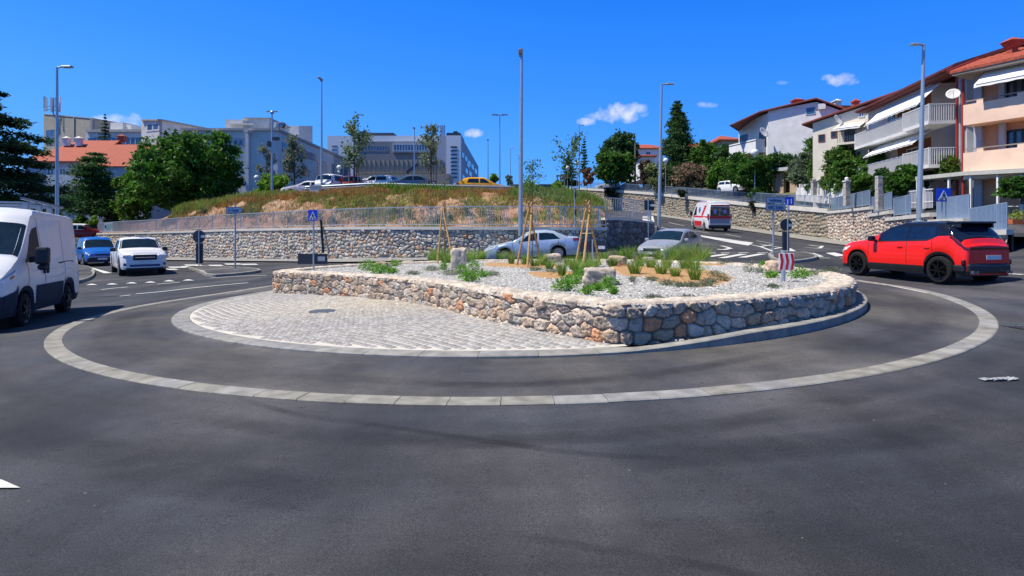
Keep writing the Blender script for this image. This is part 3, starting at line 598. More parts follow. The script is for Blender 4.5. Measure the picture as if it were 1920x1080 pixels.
# wall of the climbing road
rw, wzb, wzt = wall_pts(RW); rw2, wzb2, wzt2 = resample(rw, wzb, wzt)
wR = thing('retaining_wall', 'mossy grey stone retaining wall with pale coping along the climbing road', 'wall')
stone_wall('stone_face', None, rw2, np.minimum(wzb2, g(rw2[:, 0], rw2[:, 1])) - .15, wzt2 - .3, wR, side=1, cw=.42, ch=.33, res=.085, amp=.13, pal=PAL_O, mortar=(.16, .14, .11), seed=33, thick=.5, sharp=.4)
mb = MB(); slab_along(mb, rw2, wzt2, .16, -.5, .34); mb.build('coping', M_coping, wR)
# stepped newer wall, near section
NW = [(1554, 46), (1600, 39.8), (1632, 36), (1668, 32.4), (1700, 29.8), (1745, 27), (1790, 24.5), (1850, 22.2), (1884, 21.2)]
nwp = np.array([((u - 960) / F * Y, Y) for u, Y in NW]); 
def at_u(u0): Yv = np.interp(u0, [q[0] for q in NW], [q[1] for q in NW]); return np.array([(u0 - 960) / F * Yv, Yv])
steps = [(1554, 1634, 396.5, 387.5), (1630, 1672, 402, 395), (1664, 1749, 409, 399.5), (1745, 1812, 413, 410), (1808, 1890, 434, 432)]
wN = thing('retaining_wall', 'pink and beige rubble stone wall stepping down behind the red car', 'wall')
for i, (ua, ub, va, vb) in enumerate(steps):
    us = np.linspace(ua, ub, 12); P = np.array([at_u(u) for u in us]); z = np.interp(us, [ua, ub], [ztop(va, at_u(ua)[1]), ztop(vb, at_u(ub)[1])]); P, z = resample(P, z, ds=.25)
    stone_wall('stone_face', None, P, g(P[:, 0], P[:, 1]) - .3, z - .14, wN, side=1, cw=.30, ch=.24, res=.05, amp=.12, pal=PAL_R, mortar=(.20, .16, .13), seed=40 + i, thick=.45, sharp=.4)
    mb = MB(); slab_along(mb, P, z + .02 + .003 * i, .14, -.5, .2); mb.build('coping', M_coping, wN)
# ---- bank (red earth) behind the long wall
crest = [(180, 60, 424), (240, 55, 422), (300, 50, 411), (342, 50, 392), (405, 48.5, 378), (488, 46.5, 370), (592, 44.5, 364), (700, 43.5, 357), (800, 43, 358.5), (900, 43, 361), (1000, 42.5, 363), (1070, 42, 368), (1110, 41, 377), (1137, 39, 392), (1160, 37, 398)]
CP = crom([(u, Y) for u, Y, v in crest], 5); CV = crom([(u, v) for u, Y, v in crest], 5)[:, 1]
cx = np.array([(u - 960) / F * Y for u, Y in CP]); cy = CP[:, 1]; cz = np.array([ztop(v, Y) for v, Y in zip(CV, cy)])
fx = lw2[:, 0]; fy = lw2[:, 1]; n = 190
sa_ = np.linspace(0, 1, n); dF = np.r_[0, np.cumsum(np.hypot(np.diff(fx), np.diff(fy)))]; dF /= dF[-1]; dC = np.interp((CP[:, 0] - CP[0, 0]) / (CP[-1, 0] - CP[0, 0]), [0, 1], [0, 1])
uF = 960 + fx / fy * F; uu = np.linspace(182, 1136, n); FX = np.interp(uu, uF, fx); FY = np.interp(uu, uF, fy); FZ = np.interp(uu, uF, lzt2)
CXX = np.interp(uu, CP[:, 0], cx); CYY = np.interp(uu, CP[:, 0], cy); CZ = np.interp(uu, CP[:, 0], cz)
k = np.linspace(0, 1, 60); BX = FX[:, None] + (CXX - FX)[:, None] * k; BY = FY[:, None] + .35 + (CYY - FY - .35)[:, None] * k; e_ = 1 - (1 - k) ** 1.5
nn2 = np.array([[mnoise.fractal(Vector((BX[i, j] * .35, BY[i, j] * .35, 0)), .6, 2.1, 5) for j in range(60)] for i in range(n)])
nn3 = np.array([[mnoise.fractal(Vector((BX[i, j] * 1.7, BY[i, j] * 1.7, 4)), .7, 2.1, 5) for j in range(60)] for i in range(n)])
BZ = FZ[:, None] - .12 + (CZ - FZ + .12)[:, None] * e_ + (nn2 * .36 + nn3 * .24) * np.sin(np.clip(k * 1.02, 0, 1) * math.pi)[None] ** .6
bankf = (BX, BY, BZ)
k2 = np.array([.5, 2, 6, 12, 20, 34]); PX = CXX[:, None] + 0 * k2; PY = CYY[:, None] + k2; PZ = CZ[:, None] + np.array([.05, .05, .0, -.0, .2, .5])
BX = np.concatenate([BX, PX], 1); BY = np.concatenate([BY, PY], 1); BZ2 = np.concatenate([BZ, PZ], 1)
def soil():
    m = bpy.data.materials.new('red_soil'); m.use_nodes = True; t = m.node_tree; n_ = t.nodes; l = t.links; bs = n_['Principled BSDF']; bs.inputs['Roughness'].default_value = .95
    tcn = n_.new('ShaderNodeTexCoord'); a = n_.new('ShaderNodeTexNoise'); a.inputs['Scale'].default_value = .9; a.inputs['Detail'].default_value = 8; a.inputs['Roughness'].default_value = .7; l.new(tcn.outputs['Object'], a.inputs['Vector'])
    cr = n_.new('ShaderNodeValToRGB'); l.new(a.outputs[0], cr.inputs[0]); e = cr.color_ramp.elements; e[0].position = .3; e[0].color = (.22, .085, .045, 1); e[1].position = .68; e[1].color = (.44, .33, .23, 1); q = e.new(.5); q.color = (.33, .18, .105, 1)
    v = n_.new('ShaderNodeTexVoronoi'); v.inputs['Scale'].default_value = 5.5; l.new(tcn.outputs['Object'], v.inputs['Vector']); mr = n_.new('ShaderNodeMapRange'); mr.inputs[1].default_value = .1; mr.inputs[2].default_value = .2; mr.inputs[3].default_value = 1; mr.inputs[4].default_value = 0; l.new(v.outputs['Distance'], mr.inputs[0])
    mx_ = n_.new('ShaderNodeMix'); mx_.data_type = 'RGBA'; l.new(mr.outputs[0], mx_.inputs[0]); l.new(cr.outputs[0], mx_.inputs[6]); mx_.inputs[7].default_value = (.5, .42, .34, 1); l.new(mx_.outputs[2], bs.inputs['Base Color'])
    bp = n_.new('ShaderNodeBump'); bp.inputs['Distance'].default_value = .12; bp.inputs['Strength'].default_value = .8; b = n_.new('ShaderNodeTexNoise'); b.inputs['Scale'].default_value = 6; b.inputs['Detail'].default_value = 6; l.new(tcn.outputs['Object'], b.inputs['Vector']); l.new(b.outputs[0], bp.inputs['Height']); l.new(bp.outputs[0], bs.inputs['Normal']); return m
M_soil = soil(); mi = np.zeros((n - 1, 65), int); mi[:, 61:] = 1
struct(fast_mesh('earth_bank', np.stack([BX, BY, BZ2], 2).reshape(-1, 3), gridfaces(n, 66), [M_soil, M_road], mi=mi.ravel(), smooth=True))
def bank(u, k):   # point on bank: u column, k 0..1 from wall to crest
    i = min(n - 1, max(0, int((u - 182) / (1136 - 182) * (n - 1)))); j = min(59, max(0, int(k * 59))); return Vector((bankf[0][i, j], bankf[1][i, j], bankf[2][i, j]))
def lot(u, Y):    # car park height at column u
    return float(np.interp(u, uu, CZ)) + .03
# ---- upper ground on the right
HP = [(26.8, 46, 3.2), (24.3, 60, 4.65), (20, 78, 6.8), (12.5, 95, 8.7), (9.6, 102, 9.4), (23.6, 36, 3.1), (22, 31, 2.5), (20.5, 26, 2.0), (19.5, 22, 1.45), (24, 26, 2.0), (30, 30, 2.7), (28, 36, 3.3), (33, 45, 5.0), (32, 55, 5.6), (30, 70, 7.2), (28, 85, 8.8), (40, 60, 6.2), (50, 80, 8.5), (20, 110, 10), (40, 110, 10), (60, 50, 6), (40, 36, 4), (45, 25, 3.2), (80, 100, 10), (90, 50, 6), (10, 125, 12)]
hH = tps(HP)
pathR = np.concatenate([rw2, np.array([at_u(u) for u in np.linspace(1560, 1884, 40)])]); off = np.array([.2, 1, 2, 3.5, 5, 7, 10, 14, 20, 30, 45, 70]); px_ = pathR[:, 0][:, None] + off; py_ = pathR[:, 1][:, None] + off * .12
zt_all = np.concatenate([wzt2, np.array([np.interp(u, [1554, 1634, 1635, 1672, 1673, 1749, 1750, 1810, 1811, 1890], [3.2, 3.2, 2.7, 2.8, 2.4, 2.5, 2.25, 2.1, 1.6, 1.55]) for u in np.linspace(1560, 1884, 40)])])
hz = hH(px_, py_); bl = np.clip(1 - off / 5, 0, 1); hz = hz * (1 - bl) + (zt_all - .14)[:, None] * bl
M_grass = mat('grass_ground', (.075, .095, .035), .95, var=.4, scale=1.5, bump=.6, bscale=12, col2=(.16, .14, .075))
struct(fast_mesh('upper_street', np.stack([px_, py_, hz], 2).reshape(-1, 3), gridfaces(len(pathR), len(off)), [M_road, M_grass], mi=np.tile((off[1:] > 6.5).astype(int), len(pathR) - 1), smooth=True))
def H(x, y): return float(hH(np.array([x]), np.array([y]))[0])
# ---- fences
M_fence = mat('fence_steel', (.46, .49, .52), .45, metal=.35, var=.06); M_fenceb = mat('fence_blue', (.30, .40, .52), .45, metal=.3, var=.08)
def fence(name, label, P, z, h=1.08, bar=.12, bw=.018, post=2.0, m=None, group=None, inset_=0.0, rail=.045, low=.12):
    m = m or M_fence; P, z = resample(np.asarray(P, float), np.asarray(z, float), ds=bar); L = bar * (len(P) - 1)
    f = thing(name, label, 'fence', (P[0][0], P[0][1], z[0]), group=group); mb = MB()
    every = max(1, int(post / bar))
    idx = list(range(0, len(P), every)) + [len(P) - 1]
    for a, b in zip(idx[:-1], idx[1:]):
        pa, pb = P[a], P[b]
        for hh in (h - rail / 2, low): mb.bar((pa[0], pa[1], z[a] + hh), (pb[0], pb[1], z[b] + hh), .035, rail)
    mb.build('rails', m, f, world=True); mb = MB()
    for i in range(len(P)):
        if i % every: mb.box((P[i][0], P[i][1], z[i] + (h + low) / 2), (bw, bw, h - low - rail))
    mb.build('bars', m, f, world=True)
    pm = MB(); pm.box((0, 0, h / 2), (.05, .05, h)); p0 = None
    for i in idx:
        if p0 is None: p0 = pm.build('post', m, f); o = p0
        else: o = p0.copy(); COL.objects.link(o); o.parent = f
        o.location = (P[i][0] - P[0][0], P[i][1] - P[0][1], z[i] - z[0])
    return f
q = offp(lw2, -.12); k = (960 + q[:, 0] / q[:, 1] * F) > 183
fence('steel_fence', 'long grey bar fence on the coping below the red earth bank', q[k], lzt2[k], bw=.022, post=2.1)
q = offp(rc2, -.12); fence('steel_fence', 'grey bar railing on the raised dark wall end near the grey car', q[:int(len(q) * .62)], rzt2[:int(len(q) * .62)], bw=.022)
q = offp(rw2, -.1); fence('steel_fence', 'grey bar fence on the pale coping above the climbing road', q, wzt2, bw=.03, bar=.16, post=2.2, m=M_fenceb)
for ua, ub, va, vb, lab in [(1556, 1628, 396.5, 387.5, 'grey fence panel above the pink stone wall, nearest the garden gate pillar'), (1632, 1668, 402, 395, 'short blue-grey fence panel on the middle step of the pink wall'), (1672, 1703, 408, 403.5, 'blue fence panel between the middle step and the lamp post')]:
    P = [at_u(u) + np.array([.12, 0]) for u in np.linspace(ua, ub, 9)]; z = np.linspace(ztop(va, at_u(ua)[1]), ztop(vb, at_u(ub)[1]), 9); fence('steel_fence', lab, P, z + .02, h=1.12, bar=.11, bw=.024, m=M_fenceb)
for ua, ub, ta, tb, ba, lab in [(1752, 1811, 372, 364, 411, 'blue bar fence panel behind the pedestrian crossing sign above the red car'), (1810, 1881, 391, 379, 433, 'tall blue bar fence panel at the end of the pink stone wall')]:
    A = at_u(ua); B = at_u(ub); za = ztop(ba, A[1]); hh = 1.15
    P = [A + (B - A) * t + np.array([.14, 0]) for t in np.linspace(0, 1, 7)]; z = np.linspace(ztop(ta, A[1]) - hh, ztop(tb, B[1]) - hh, 7)
    fence('steel_fence', lab, P, z, h=hh, bar=.085, bw=.036, m=M_fenceb, low=.08)
# ------------------------------------------------------------------ buildings
M_tile = mat('roof_tile', (.26, .045, .025), .8, var=.3, scale=7, bump=.6, bscale=14, col2=(.44, .10, .05)); M_tiled = mat('roof_edge', (.13, .03, .025), .7, var=.3)
def plaster(n, c, v=.07): return mat(n, c, .9, var=v, scale=1.4, bump=.12, bscale=40)
P_white = plaster('plaster_white', (.74, .73, .71), .1); P_cream = plaster('plaster_cream', (.74, .68, .57)); P_pink = plaster('plaster_pink', (.88, .62, .46)); P_peach = plaster('plaster_peach', (.62, .34, .20)); P_grey = plaster('plaster_grey', (.50, .51, .53)); P_blue = plaster('bluegrey_trim_and_shade', (.42, .46, .52)); P_tan = plaster('concrete_tan', (.40, .36, .28), .12)
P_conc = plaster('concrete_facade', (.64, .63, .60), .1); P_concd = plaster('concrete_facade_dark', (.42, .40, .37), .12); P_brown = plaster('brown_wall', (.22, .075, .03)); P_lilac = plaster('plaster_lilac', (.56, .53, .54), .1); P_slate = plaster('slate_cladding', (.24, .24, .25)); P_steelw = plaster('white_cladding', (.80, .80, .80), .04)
M_awn = mat('awning_fabric', (.80, .79, .76), .85, var=.03); M_soff = plaster('soffit', (.30, .26, .22)); M_wframe = mat('window_frame', (.65, .65, .65), .5, var=.05); M_bframe = mat('brown_frame', (.16, .05, .03), .6, var=.2); M_rail = mat('white_rail', (.66, .66, .66), .5, var=.05); M_raild = mat('dark_rail', (.10, .11, .13), .5, metal=.4); M_redp = mat('red_drain', (.35, .03, .02), .5, var=.1); M_plant = mat('roof_plant', (.03, .045, .075), .6, var=.2)
class Pl:
    def __init__(s, A, B):
        s.O = np.array([(A[0] - 960) / F * A[1], A[1]]); b = np.array([(B[0] - 960) / F * B[1], B[1]]); d = b - s.O; s.L = float(np.hypot(*d)); s.d = d / s.L; s.n = np.array([s.d[1], -s.d[0]])
    def hit(s, u, v, o=0.0):
        a = (u - 960) / F; O = s.O + s.n * o; den = s.d[0] - a * s.d[1]; t = (a * O[1] - O[0]) / den; Y = O[1] + t * s.d[1]; return t, CH - (v - HZ) / F * Y
    def p(s, t, z, o=0.0): q = s.O + s.d * t + s.n * o; return (q[0], q[1], z)
    def rect(s, mb, t0, t1, z0, z1, o0, o1, mi=0):
        mb.hexa([s.p(t0, z0, o1), s.p(t1, z0, o1), s.p(t1, z0, o0), s.p(t0, z0, o0), s.p(t0, z1, o1), s.p(t1, z1, o1), s.p(t1, z1, o0), s.p(t0, z1, o0)], mi)
    def px(s, mb, u0, v0, u1, v1, o0, o1, mi=0, ref=None):   # pixel rectangle, rows read at column u0
        ur = u0 if ref is None else ref
        t0, _ = s.hit(u0, v0, o1); t1, _ = s.hit(u1, v0, o1); _, z1 = s.hit(ur, v0, o1); _, z0 = s.hit(ur, v1, o1); s.rect(mb, t0, t1, z0, z1, o0, o1, mi); return t0, t1, z0, z1
    def poly(s, mb, pix, o0, o1, mi=0):
        P = [s.hit(u, v, o1) for u, v in pix]; mb.prism([s.p(t, z, o1) for t, z in P], Vector((*(s.n * (o0 - o1)), 0)), mi)
def window(par, pl, t0, t1, z0, z1, o, nm=2, fm=None, gm=None, name='window', fw_=.07, hbar=None):
    mb = MB(); pl.rect(mb, t0, t1, z0, z0 + fw_, o, o + .05); pl.rect(mb, t0, t1, z1 - fw_, z1, o, o + .05)
    for i in range(nm + 1):
        c = t0 + (t1 - t0 - fw_) * i / nm; pl.rect(mb, c, c + fw_, z0 + fw_, z1 - fw_, o, o + .047)
    if hbar: pl.rect(mb, t0 + fw_, t1 - fw_, z0 + (z1 - z0) * hbar, z0 + (z1 - z0) * hbar + fw_ * .7, o, o + .04)
    f = mb.build(name, fm or M_wframe, par, world=True); mb = MB(); pl.rect(mb, t0 + fw_ * .5, t1 - fw_ * .5, z0 + fw_ * .5, z1 - fw_ * .5, o - .02, o + .018)
    b = mb.build('pane', gm or M_glassd, world=False); l = par.location; me = b.data; me.transform(Matrix.Translation(-Vector(l))); b.parent = f; return f
def winpx(par, pl, u0, v0, u1, v1, o=.0, **k):
    t0, _ = pl.hit(u0, v0, o); t1, _ = pl.hit(u1, v0, o); _, z1 = pl.hit((u0 + u1) / 2, v0, o); _, z0 = pl.hit((u0 + u1) / 2, v1, o); return window(par, pl, t0, t1, z0, z1, o, **k)
def bld(label, pl, cat='building', z=0, name='building'): return thing(name, label, cat, (float(pl.O[0]), float(pl.O[1]), z))
def part(name, m, par, fn, **k): mb = MB(); fn(mb); return mb.build(name, m, par, world=True, **k)
def roof_over(mb, pl, pix, o0, o1, th=.2):     # pix: chain left..right of the gable line
    P = [pl.hit(u, v, 0) for u, v in pix]
    for (a, b) in zip(P[:-1], P[1:]): mb.prism([pl.p(a[0], a[1], o1), pl.p(b[0], b[1], o1), pl.p(b[0], b[1] + th, o1), pl.p(a[0], a[1] + th, o1)], Vector((*(pl.n * (o0 - o1)), 0)))
def chimney(par_, c, w_, h, m, cap=True, name='chimney'):
    mb = MB(); mb.box((c[0], c[1], c[2] + h / 2), (w_, w_ * .8, h)); mb.box((c[0], c[1], c[2] + h + .06), (w_ * 1.35, w_ * 1.15, .12))
    if cap: mb.add([(c[0] - w_ * .6, c[1] - w_ * .5, c[2] + h + .12), (c[0] + w_ * .6, c[1] - w_ * .5, c[2] + h + .12), (c[0] + w_ * .6, c[1] + w_ * .5, c[2] + h + .12), (c[0] - w_ * .6, c[1] + w_ * .5, c[2] + h + .12), (c[0], c[1], c[2] + h + .4)], [(0, 1, 4), (1, 2, 4), (2, 3, 4), (3, 0, 4), (3, 2, 1, 0)])
    return mb.build(name, m, par_, world=True)
def dish(par, c, r, az, el=30, m=None):
    M = Matrix.Rotation(R(az), 3, 'Z') @ Matrix.Rotation(R(90 - el), 3, 'X'); mb = MB(); mb.lathe([(.02, .0), (r * .5, .03 * r), (r * .85, .13 * r), (r, .2 * r), (r * .99, .23 * r), (r * .8, .15 * r), (.03, .03)], M=M, n=20, c=c); o = mb.build('satellite_dish', m or M_rail, world=False, smooth=True)
    tag(o, None, 'satellite dish'); mb2 = MB(); q = Vector(c); mb2.tube([q + M @ Vector((0, -r, .1 * r)), q + M @ Vector((0, -r * .1, r * .9))], .015, 5); mb2.tube([q, q + Vector((0, .35, -.1))], .025, 6); a = mb2.build('arm', M_rail); a.parent = o; return o
# ---- pink house, right edge
pl = Pl((1806, 30.2), (2213, 23.2)); b = bld('pink apartment house with solid balconies and orange tiled roof at the right edge', pl, 'house', name='house'); L = pl.L; wo_ = -1.4
zc = lambda u, v: pl.hit(u, v)[1]
z_e = zc(1830, 131); f1t, f1b, f2t, f2b = zc(1808, 197), zc(1808, 235), zc(1806, 287), zc(1806, 327)
part('wall', P_peach, b, lambda m: pl.rect(m, .02, L, 1.6, z_e + .2, -9, wo_))
part('side_wall', P_blue, b, lambda m: pl.rect(m, -.02, .35, 1.6, z_e + .1, -9, wo_ + .25))  # blue-grey puts the shade on this return wall into its colour
for i, (zt_, zb_) in enumerate(((f1t, f1b), (f2t, f2b))):
    bp_ = part('balcony', P_pink, b, lambda m: (pl.rect(m, 0, L, zb_, zt_, -.16, 0), pl.rect(m, 0, .16, zb_, zt_, wo_, -.163), pl.rect(m, .163, L, zb_ + .02, zb_ + .22, wo_, -.163)))
    for t in np.arange(.6, L, 1.75): ms = MB(); pl.rect(ms, t, t + .3, zt_ + .002, zt_ + .16, -.15, -.02); ms.build('post', P_pink, b, world=True)
    ms = MB(); pl.rect(ms, .1, L, zt_ + .163, zt_ + .22, -.14, -.04); ms.build('rail', M_soff, b, world=True)
    part('column', P_grey, b, lambda m: pl.rect(m, 1.15, 1.4, zt_, (z_e if i == 0 else f1b), wo_ + .1, wo_ + .35))
    winpx(b, pl, 1886, 147 if i == 0 else 243, 1921, 190 if i == 0 else 290, o=wo_ + .01, nm=2, fm=M_black, gm=M_glassb, fw_=.12)
part('drain_pipe', M_redp, b, lambda m: m.tube([pl.p(-.12, 2.4, -.25), pl.p(-.12, z_e - .3, -.25)], .07, 8))
part('floor_slab', P_cream, b, lambda m: pl.rect(m, 0, L, f2b - .28, f2b - .004, -1.3, -.02))
def tiles(m, pl_, t0, t1, z0, z1, o0, o1, wv=.24, amp=.045):   # corrugated tile slope from (o0,z0) eave to (o1,z1) ridge
    t = np.arange(t0, t1, wv / 6); h = amp * np.abs(np.cos(t / wv * math.pi)); G_ = [[pl_.p(a, z0 + (z1 - z0) * k + hh, o0 + (o1 - o0) * k) for k in (0, .5, 1)] + [pl_.p(a, z1 - .25, o1), pl_.p(a, z0 - .12, o0)] for a, hh in zip(t, h)]; m.grid(G_, 0, wrap=True)
rf = part('roof', M_tile, b, lambda m: (tiles(m, pl, -.5, L, z_e + .12, z_e + 1.85, .35, -4.7), tiles(m, pl, -.5, L, z_e + .1, z_e + 1.85, -9.8, -4.7)))
part('eave', M_soff, b, lambda m: pl.rect(m, -.4, L, z_e - .12, z_e, wo_ - .3, .3)); part('verge', M_redp, b, lambda m: [m.bar(pl.p(-.56, z_e + .16, a), pl.p(-.56, z_e + 1.9, -4.7), .12, .16) for a in (.4, -9.8)])
part('gable_wall', P_grey, b, lambda m: m.prism([pl.p(0, z_e, wo_), pl.p(0, z_e + 1.7, -4.7), pl.p(0, z_e, -8.6)], Vector((*(pl.d * .2), 0))))
c = pl.p(pl.hit(1898, 100, -2.5)[0], z_e + .75, -2.5); mb = MB(); mb.box((c[0], c[1], c[2] + .3), (.34, .34, .8)); q = c; mb.hexa([(q[0] + a * r_, q[1] + d_ * r_, q[2] + z_) for z_, r_ in ((.6, .2), (.98, .36)) for a, d_ in ((-1, -1), (1, -1), (1, 1), (-1, 1))]); mb.add([(q[0] - .42, q[1] - .42, q[2] + .98), (q[0] + .42, q[1] - .42, q[2] + .98), (q[0] + .42, q[1] + .42, q[2] + .98), (q[0] - .42, q[1] + .42, q[2] + .98), (q[0], q[1], q[2] + 1.25)], [(0, 1, 4), (1, 2, 4), (2, 3, 4), (3, 0, 4)])
mb.build('chimney', M_tile, b, world=True)
def awning(par, pl, t0, t1, za, oa, zo, oo, lab=None, val=.18):
    mb = MB(); n_ = max(4, int((t1 - t0) / .35)); rows = []
    for i in range(n_ + 1):
        t = t0 + (t1 - t0) * i / n_; sg = .02 * math.sin(i * 2.1); rows.append([pl.p(t, za, oa), pl.p(t, (za + zo) / 2 - .03 + sg * .5, (oa + oo) / 2), pl.p(t, zo, oo), pl.p(t, zo - val + (.03 if i % 2 else 0), oo + .02), pl.p(t, zo - val + (.03 if i % 2 else 0), oo - .005), pl.p(t, zo - .03, oo - .03), pl.p(t, za - .04, oa)])
    mb.grid(rows, 0, wrap=True); k_ = len(rows[0]); mb.f.append(list(range(k_))); mb.m.append(0); mb.f.append([n_ * k_ + j for j in range(k_)][::-1]); mb.m.append(0); a = mb.build('awning', M_awn, par, world=True)
    mb = MB(); mb.tube([pl.p(t0 + .1, zo, oo), pl.p(t1 - .1, zo, oo)], .035, 6); mb.tube([pl.p(t0 + .3, za - .15, oa), pl.p(t0 + .5, zo - .05, oo)], .02, 5); mb.tube([pl.p(t1 - .3, za - .15, oa), pl.p(t1 - .5, zo - .05, oo)], .02, 5); r_ = mb.build('awning_frame', M_rail, par, world=True); return a
awning(b, pl, .75, L - .5, pl.hit(1836, 138, -.5)[1], -.5, pl.hit(1822, 160, .6)[1], .6)
# ---- three-storey house with awnings
pl = Pl((1628, 44.7), (1800, 33.0)); b = bld('three-storey grey house with white awnings and railed balconies beyond the pink house', pl, 'house', name='house'); L = pl.L; ze = 11.35
part('wall', P_lilac, b, lambda m: (pl.rect(m, 0, L - 3.1, 2.8, ze, -9, 0), pl.rect(m, L - 3.1, L - .25, 2.8, ze, -9, -1.5), pl.rect(m, L - .25, L, 2.8, ze, -9, .02)))
part('recess_panel', P_brown, b, lambda m: (pl.rect(m, L - 7.2, L - 3.0, 8.6, 10.9, .003, .03), pl.rect(m, L - 7.2, L - 3.0, 5.9, 7.8, .003, .03)))
part('end_wall', P_grey, b, lambda m: pl.rect(m, L + .002, L + .12, 2.8, ze + .1, -9, -.3))
for zr, zf in ((9.45, 8.4), (6.75, 5.7)):
    sl_ = part('balcony', P_white, b, lambda m: (pl.rect(m, .4, L - .3, zf - .2, zf, .003, 1.2), pl.rect(m, L - 3.3, L - .3, zf - .2, zf, 1.203, 1.55)))
    mb = MB(); pl.rect(mb, .4, L - 3.4, zr - .06, zr, 1.12, 1.19); pl.rect(mb, L - 3.3, L - .3, zr - .06, zr, 1.45, 1.52); pl.rect(mb, .4, .46, zf, zr, 0, 1.19); pl.rect(mb, L - .36, L - .3, zr - .06, zr, 0, 1.5)
    for t in np.arange(.5, L - .35, .13): o_ = 1.14 if t < L - 3.35 else 1.47; pl.rect(mb, t, t + .045, zf, zr - .06, o_, o_ + .035)
    for o_ in np.arange(.15, 1.5, .13): pl.rect(mb, L - .35, L - .31, zf, zr - .06, o_, o_ + .04)
    for t in (.4, L - 3.36, L - .4): pl.rect(mb, t, t + .1, zf, zr + .02, 1.08 if t < L - 3.4 else 1.42, 1.2 if t < L - 3.4 else 1.54)
    mb.build('railing', M_rail, b, world=True)
for (t0, t1, z0, z1, o, m_) in [(3.2, 4.5, 8.5, 10.5, 0, M_glassb), (6.4, 8.0, 8.9, 10.3, .03, M_glassb), (L - 2.7, L - 2.0, 8.5, 10.4, -1.5, M_bframe), (L - 1.8, L - 1.1, 8.5, 10.4, -1.5, M_bframe), (1.6, 3.0, 5.8, 7.5, 0, M_glassd), (6.0, 7.4, 6.1, 7.4, .03, M_glassd), (L - 2.7, L - 2.0, 5.8, 7.5, -1.5, M_bframe), (L - 1.8, L - 1.1, 5.8, 7.5, -1.5, M_bframe)]: window(b, pl, t0, t1, z0, z1, o + .005, nm=2, gm=m_, fm=P_white)
awning(b, pl, pl.hit(1640, 210, .6)[0], pl.hit(1744, 170, .6)[0], pl.hit(1751, 160, 0)[1], .0, pl.hit(1735, 189, 1.35)[1], 1.35, val=.1); awning(b, pl, pl.hit(1641, 285, .6)[0], pl.hit(1738, 250, .6)[0], pl.hit(1742, 240, 0)[1], .02, pl.hit(1736, 261, 1.45)[1], 1.45, val=.1)
part('roof', M_tile, b, lambda m: (tiles(m, pl, -.4, L + .8, ze + .1, ze + 1.65, .75, -4.5), tiles(m, pl, -.4, L + .8, ze + .1, ze + 1.65, -10, -4.5)))
part('eave', M_tiled, b, lambda m: (pl.rect(m, -.3, L + .7, ze - .05, ze + .02, -.3, .7), m.bar(pl.p(-.4, ze + .1, .79), pl.p(L + .8, ze + .1, .79), .1, .14), m.bar(pl.p(L + .85, ze + .1, .75), pl.p(L + .85, ze + 1.72, -4.5), .1, .2)))
part('drain_pipe', M_redp, b, lambda m: (m.tube([pl.p(.5, 6.8, .1), pl.p(.5, 9.9, .1)], .06, 8), m.tube([pl.p(L - .1, 3, .12), pl.p(L - .1, ze - .1, .12)], .06, 8)))
part('air_conditioner', M_rail, b, lambda m: pl.rect(m, L - 1.6, L - .7, 7.3, 7.95, -1.49, -1.15)); chimney(b, pl.p(6.2, ze + 1.1, -3.2), .5, .45, M_tile)
tag(dish(None, pl.p(*pl.hit(1787, 177, .5), .5), .36, -35, 25), 'large grey satellite dish beside the upper balcony of the awning house')
# ---- cream house
pl = Pl((1510, 50), (1640, 46)); b = bld('cream gabled house with brown awning balcony between the white house and the awning house', pl, 'house', name='house')
part('wall', P_cream, b, lambda m: pl.poly(m, [(1524, 231), (1640, 193), (1700, 172), (1760, 195), (1760, 400), (1524, 400)], -10, 0))
part('roof', M_tiled, b, lambda m: roof_over(m, pl, [(1506, 236), (1640, 190), (1700, 169.5), (1765, 195)], -11, .4, .09)); part('tile_cover', M_tile, b, lambda m: [m.prism([pl.p(p[0], p[1] + .1, .36), pl.p(q_[0], q_[1] + .1, .36), pl.p(q_[0], q_[1] + .16, .36), pl.p(p[0], p[1] + .16, .36)], Vector((*(pl.n * -11.6), 0))) for p, q_ in [(pl.hit(1506, 236), pl.hit(1700, 169.5)), (pl.hit(1700, 169.5), pl.hit(1765, 195))]])
winpx(b, pl, 1534.5, 252, 1547, 266, o=.005, nm=1, gm=M_glassd, fm=M_bframe); winpx(b, pl, 1558, 246, 1569, 258, o=.005, nm=1, gm=M_glassd, fm=M_bframe); winpx(b, pl, 1583, 237, 1604, 266, o=.005, nm=2, gm=M_glassd, fm=M_bframe); winpx(b, pl, 1610, 211, 1621, 220, o=.005, nm=2, gm=M_glassb)
t0, z0 = pl.hit(1568, 274); t1, _ = pl.hit(1628, 262); t0 = t0 + .4
part('balcony', P_cream, b, lambda m: pl.rect(m, t0, t1, z0 - .1, z0 + .08, .003, 1.3))
def rl(m):
    for t in np.arange(t0 + .05, t1, .13): pl.rect(m, t, t + .03, z0 + .08, z0 + 1.05, 1.24, 1.27)
    pl.rect(m, t0, t1, z0 + 1.05, z0 + 1.1, 1.2, 1.29)
part('railing', M_raild, b, rl); ta, za = pl.hit(1572, 232); tb, _ = pl.hit(1622, 220); awning(b, pl, ta, tb, za - .1, 0, za - .65, 1.5)
part('air_conditioner', M_rail, b, lambda m: pl.px(m, 1536, 262, 1536.1, 262.1, 0, .01)); tag(dish(None, pl.p(*pl.hit(1574, 227), .5), .5, 30, 25), 'white satellite dish on the cream house wall')
chimney(b, W3(1604, 201, 52), .5, .45, M_tile)
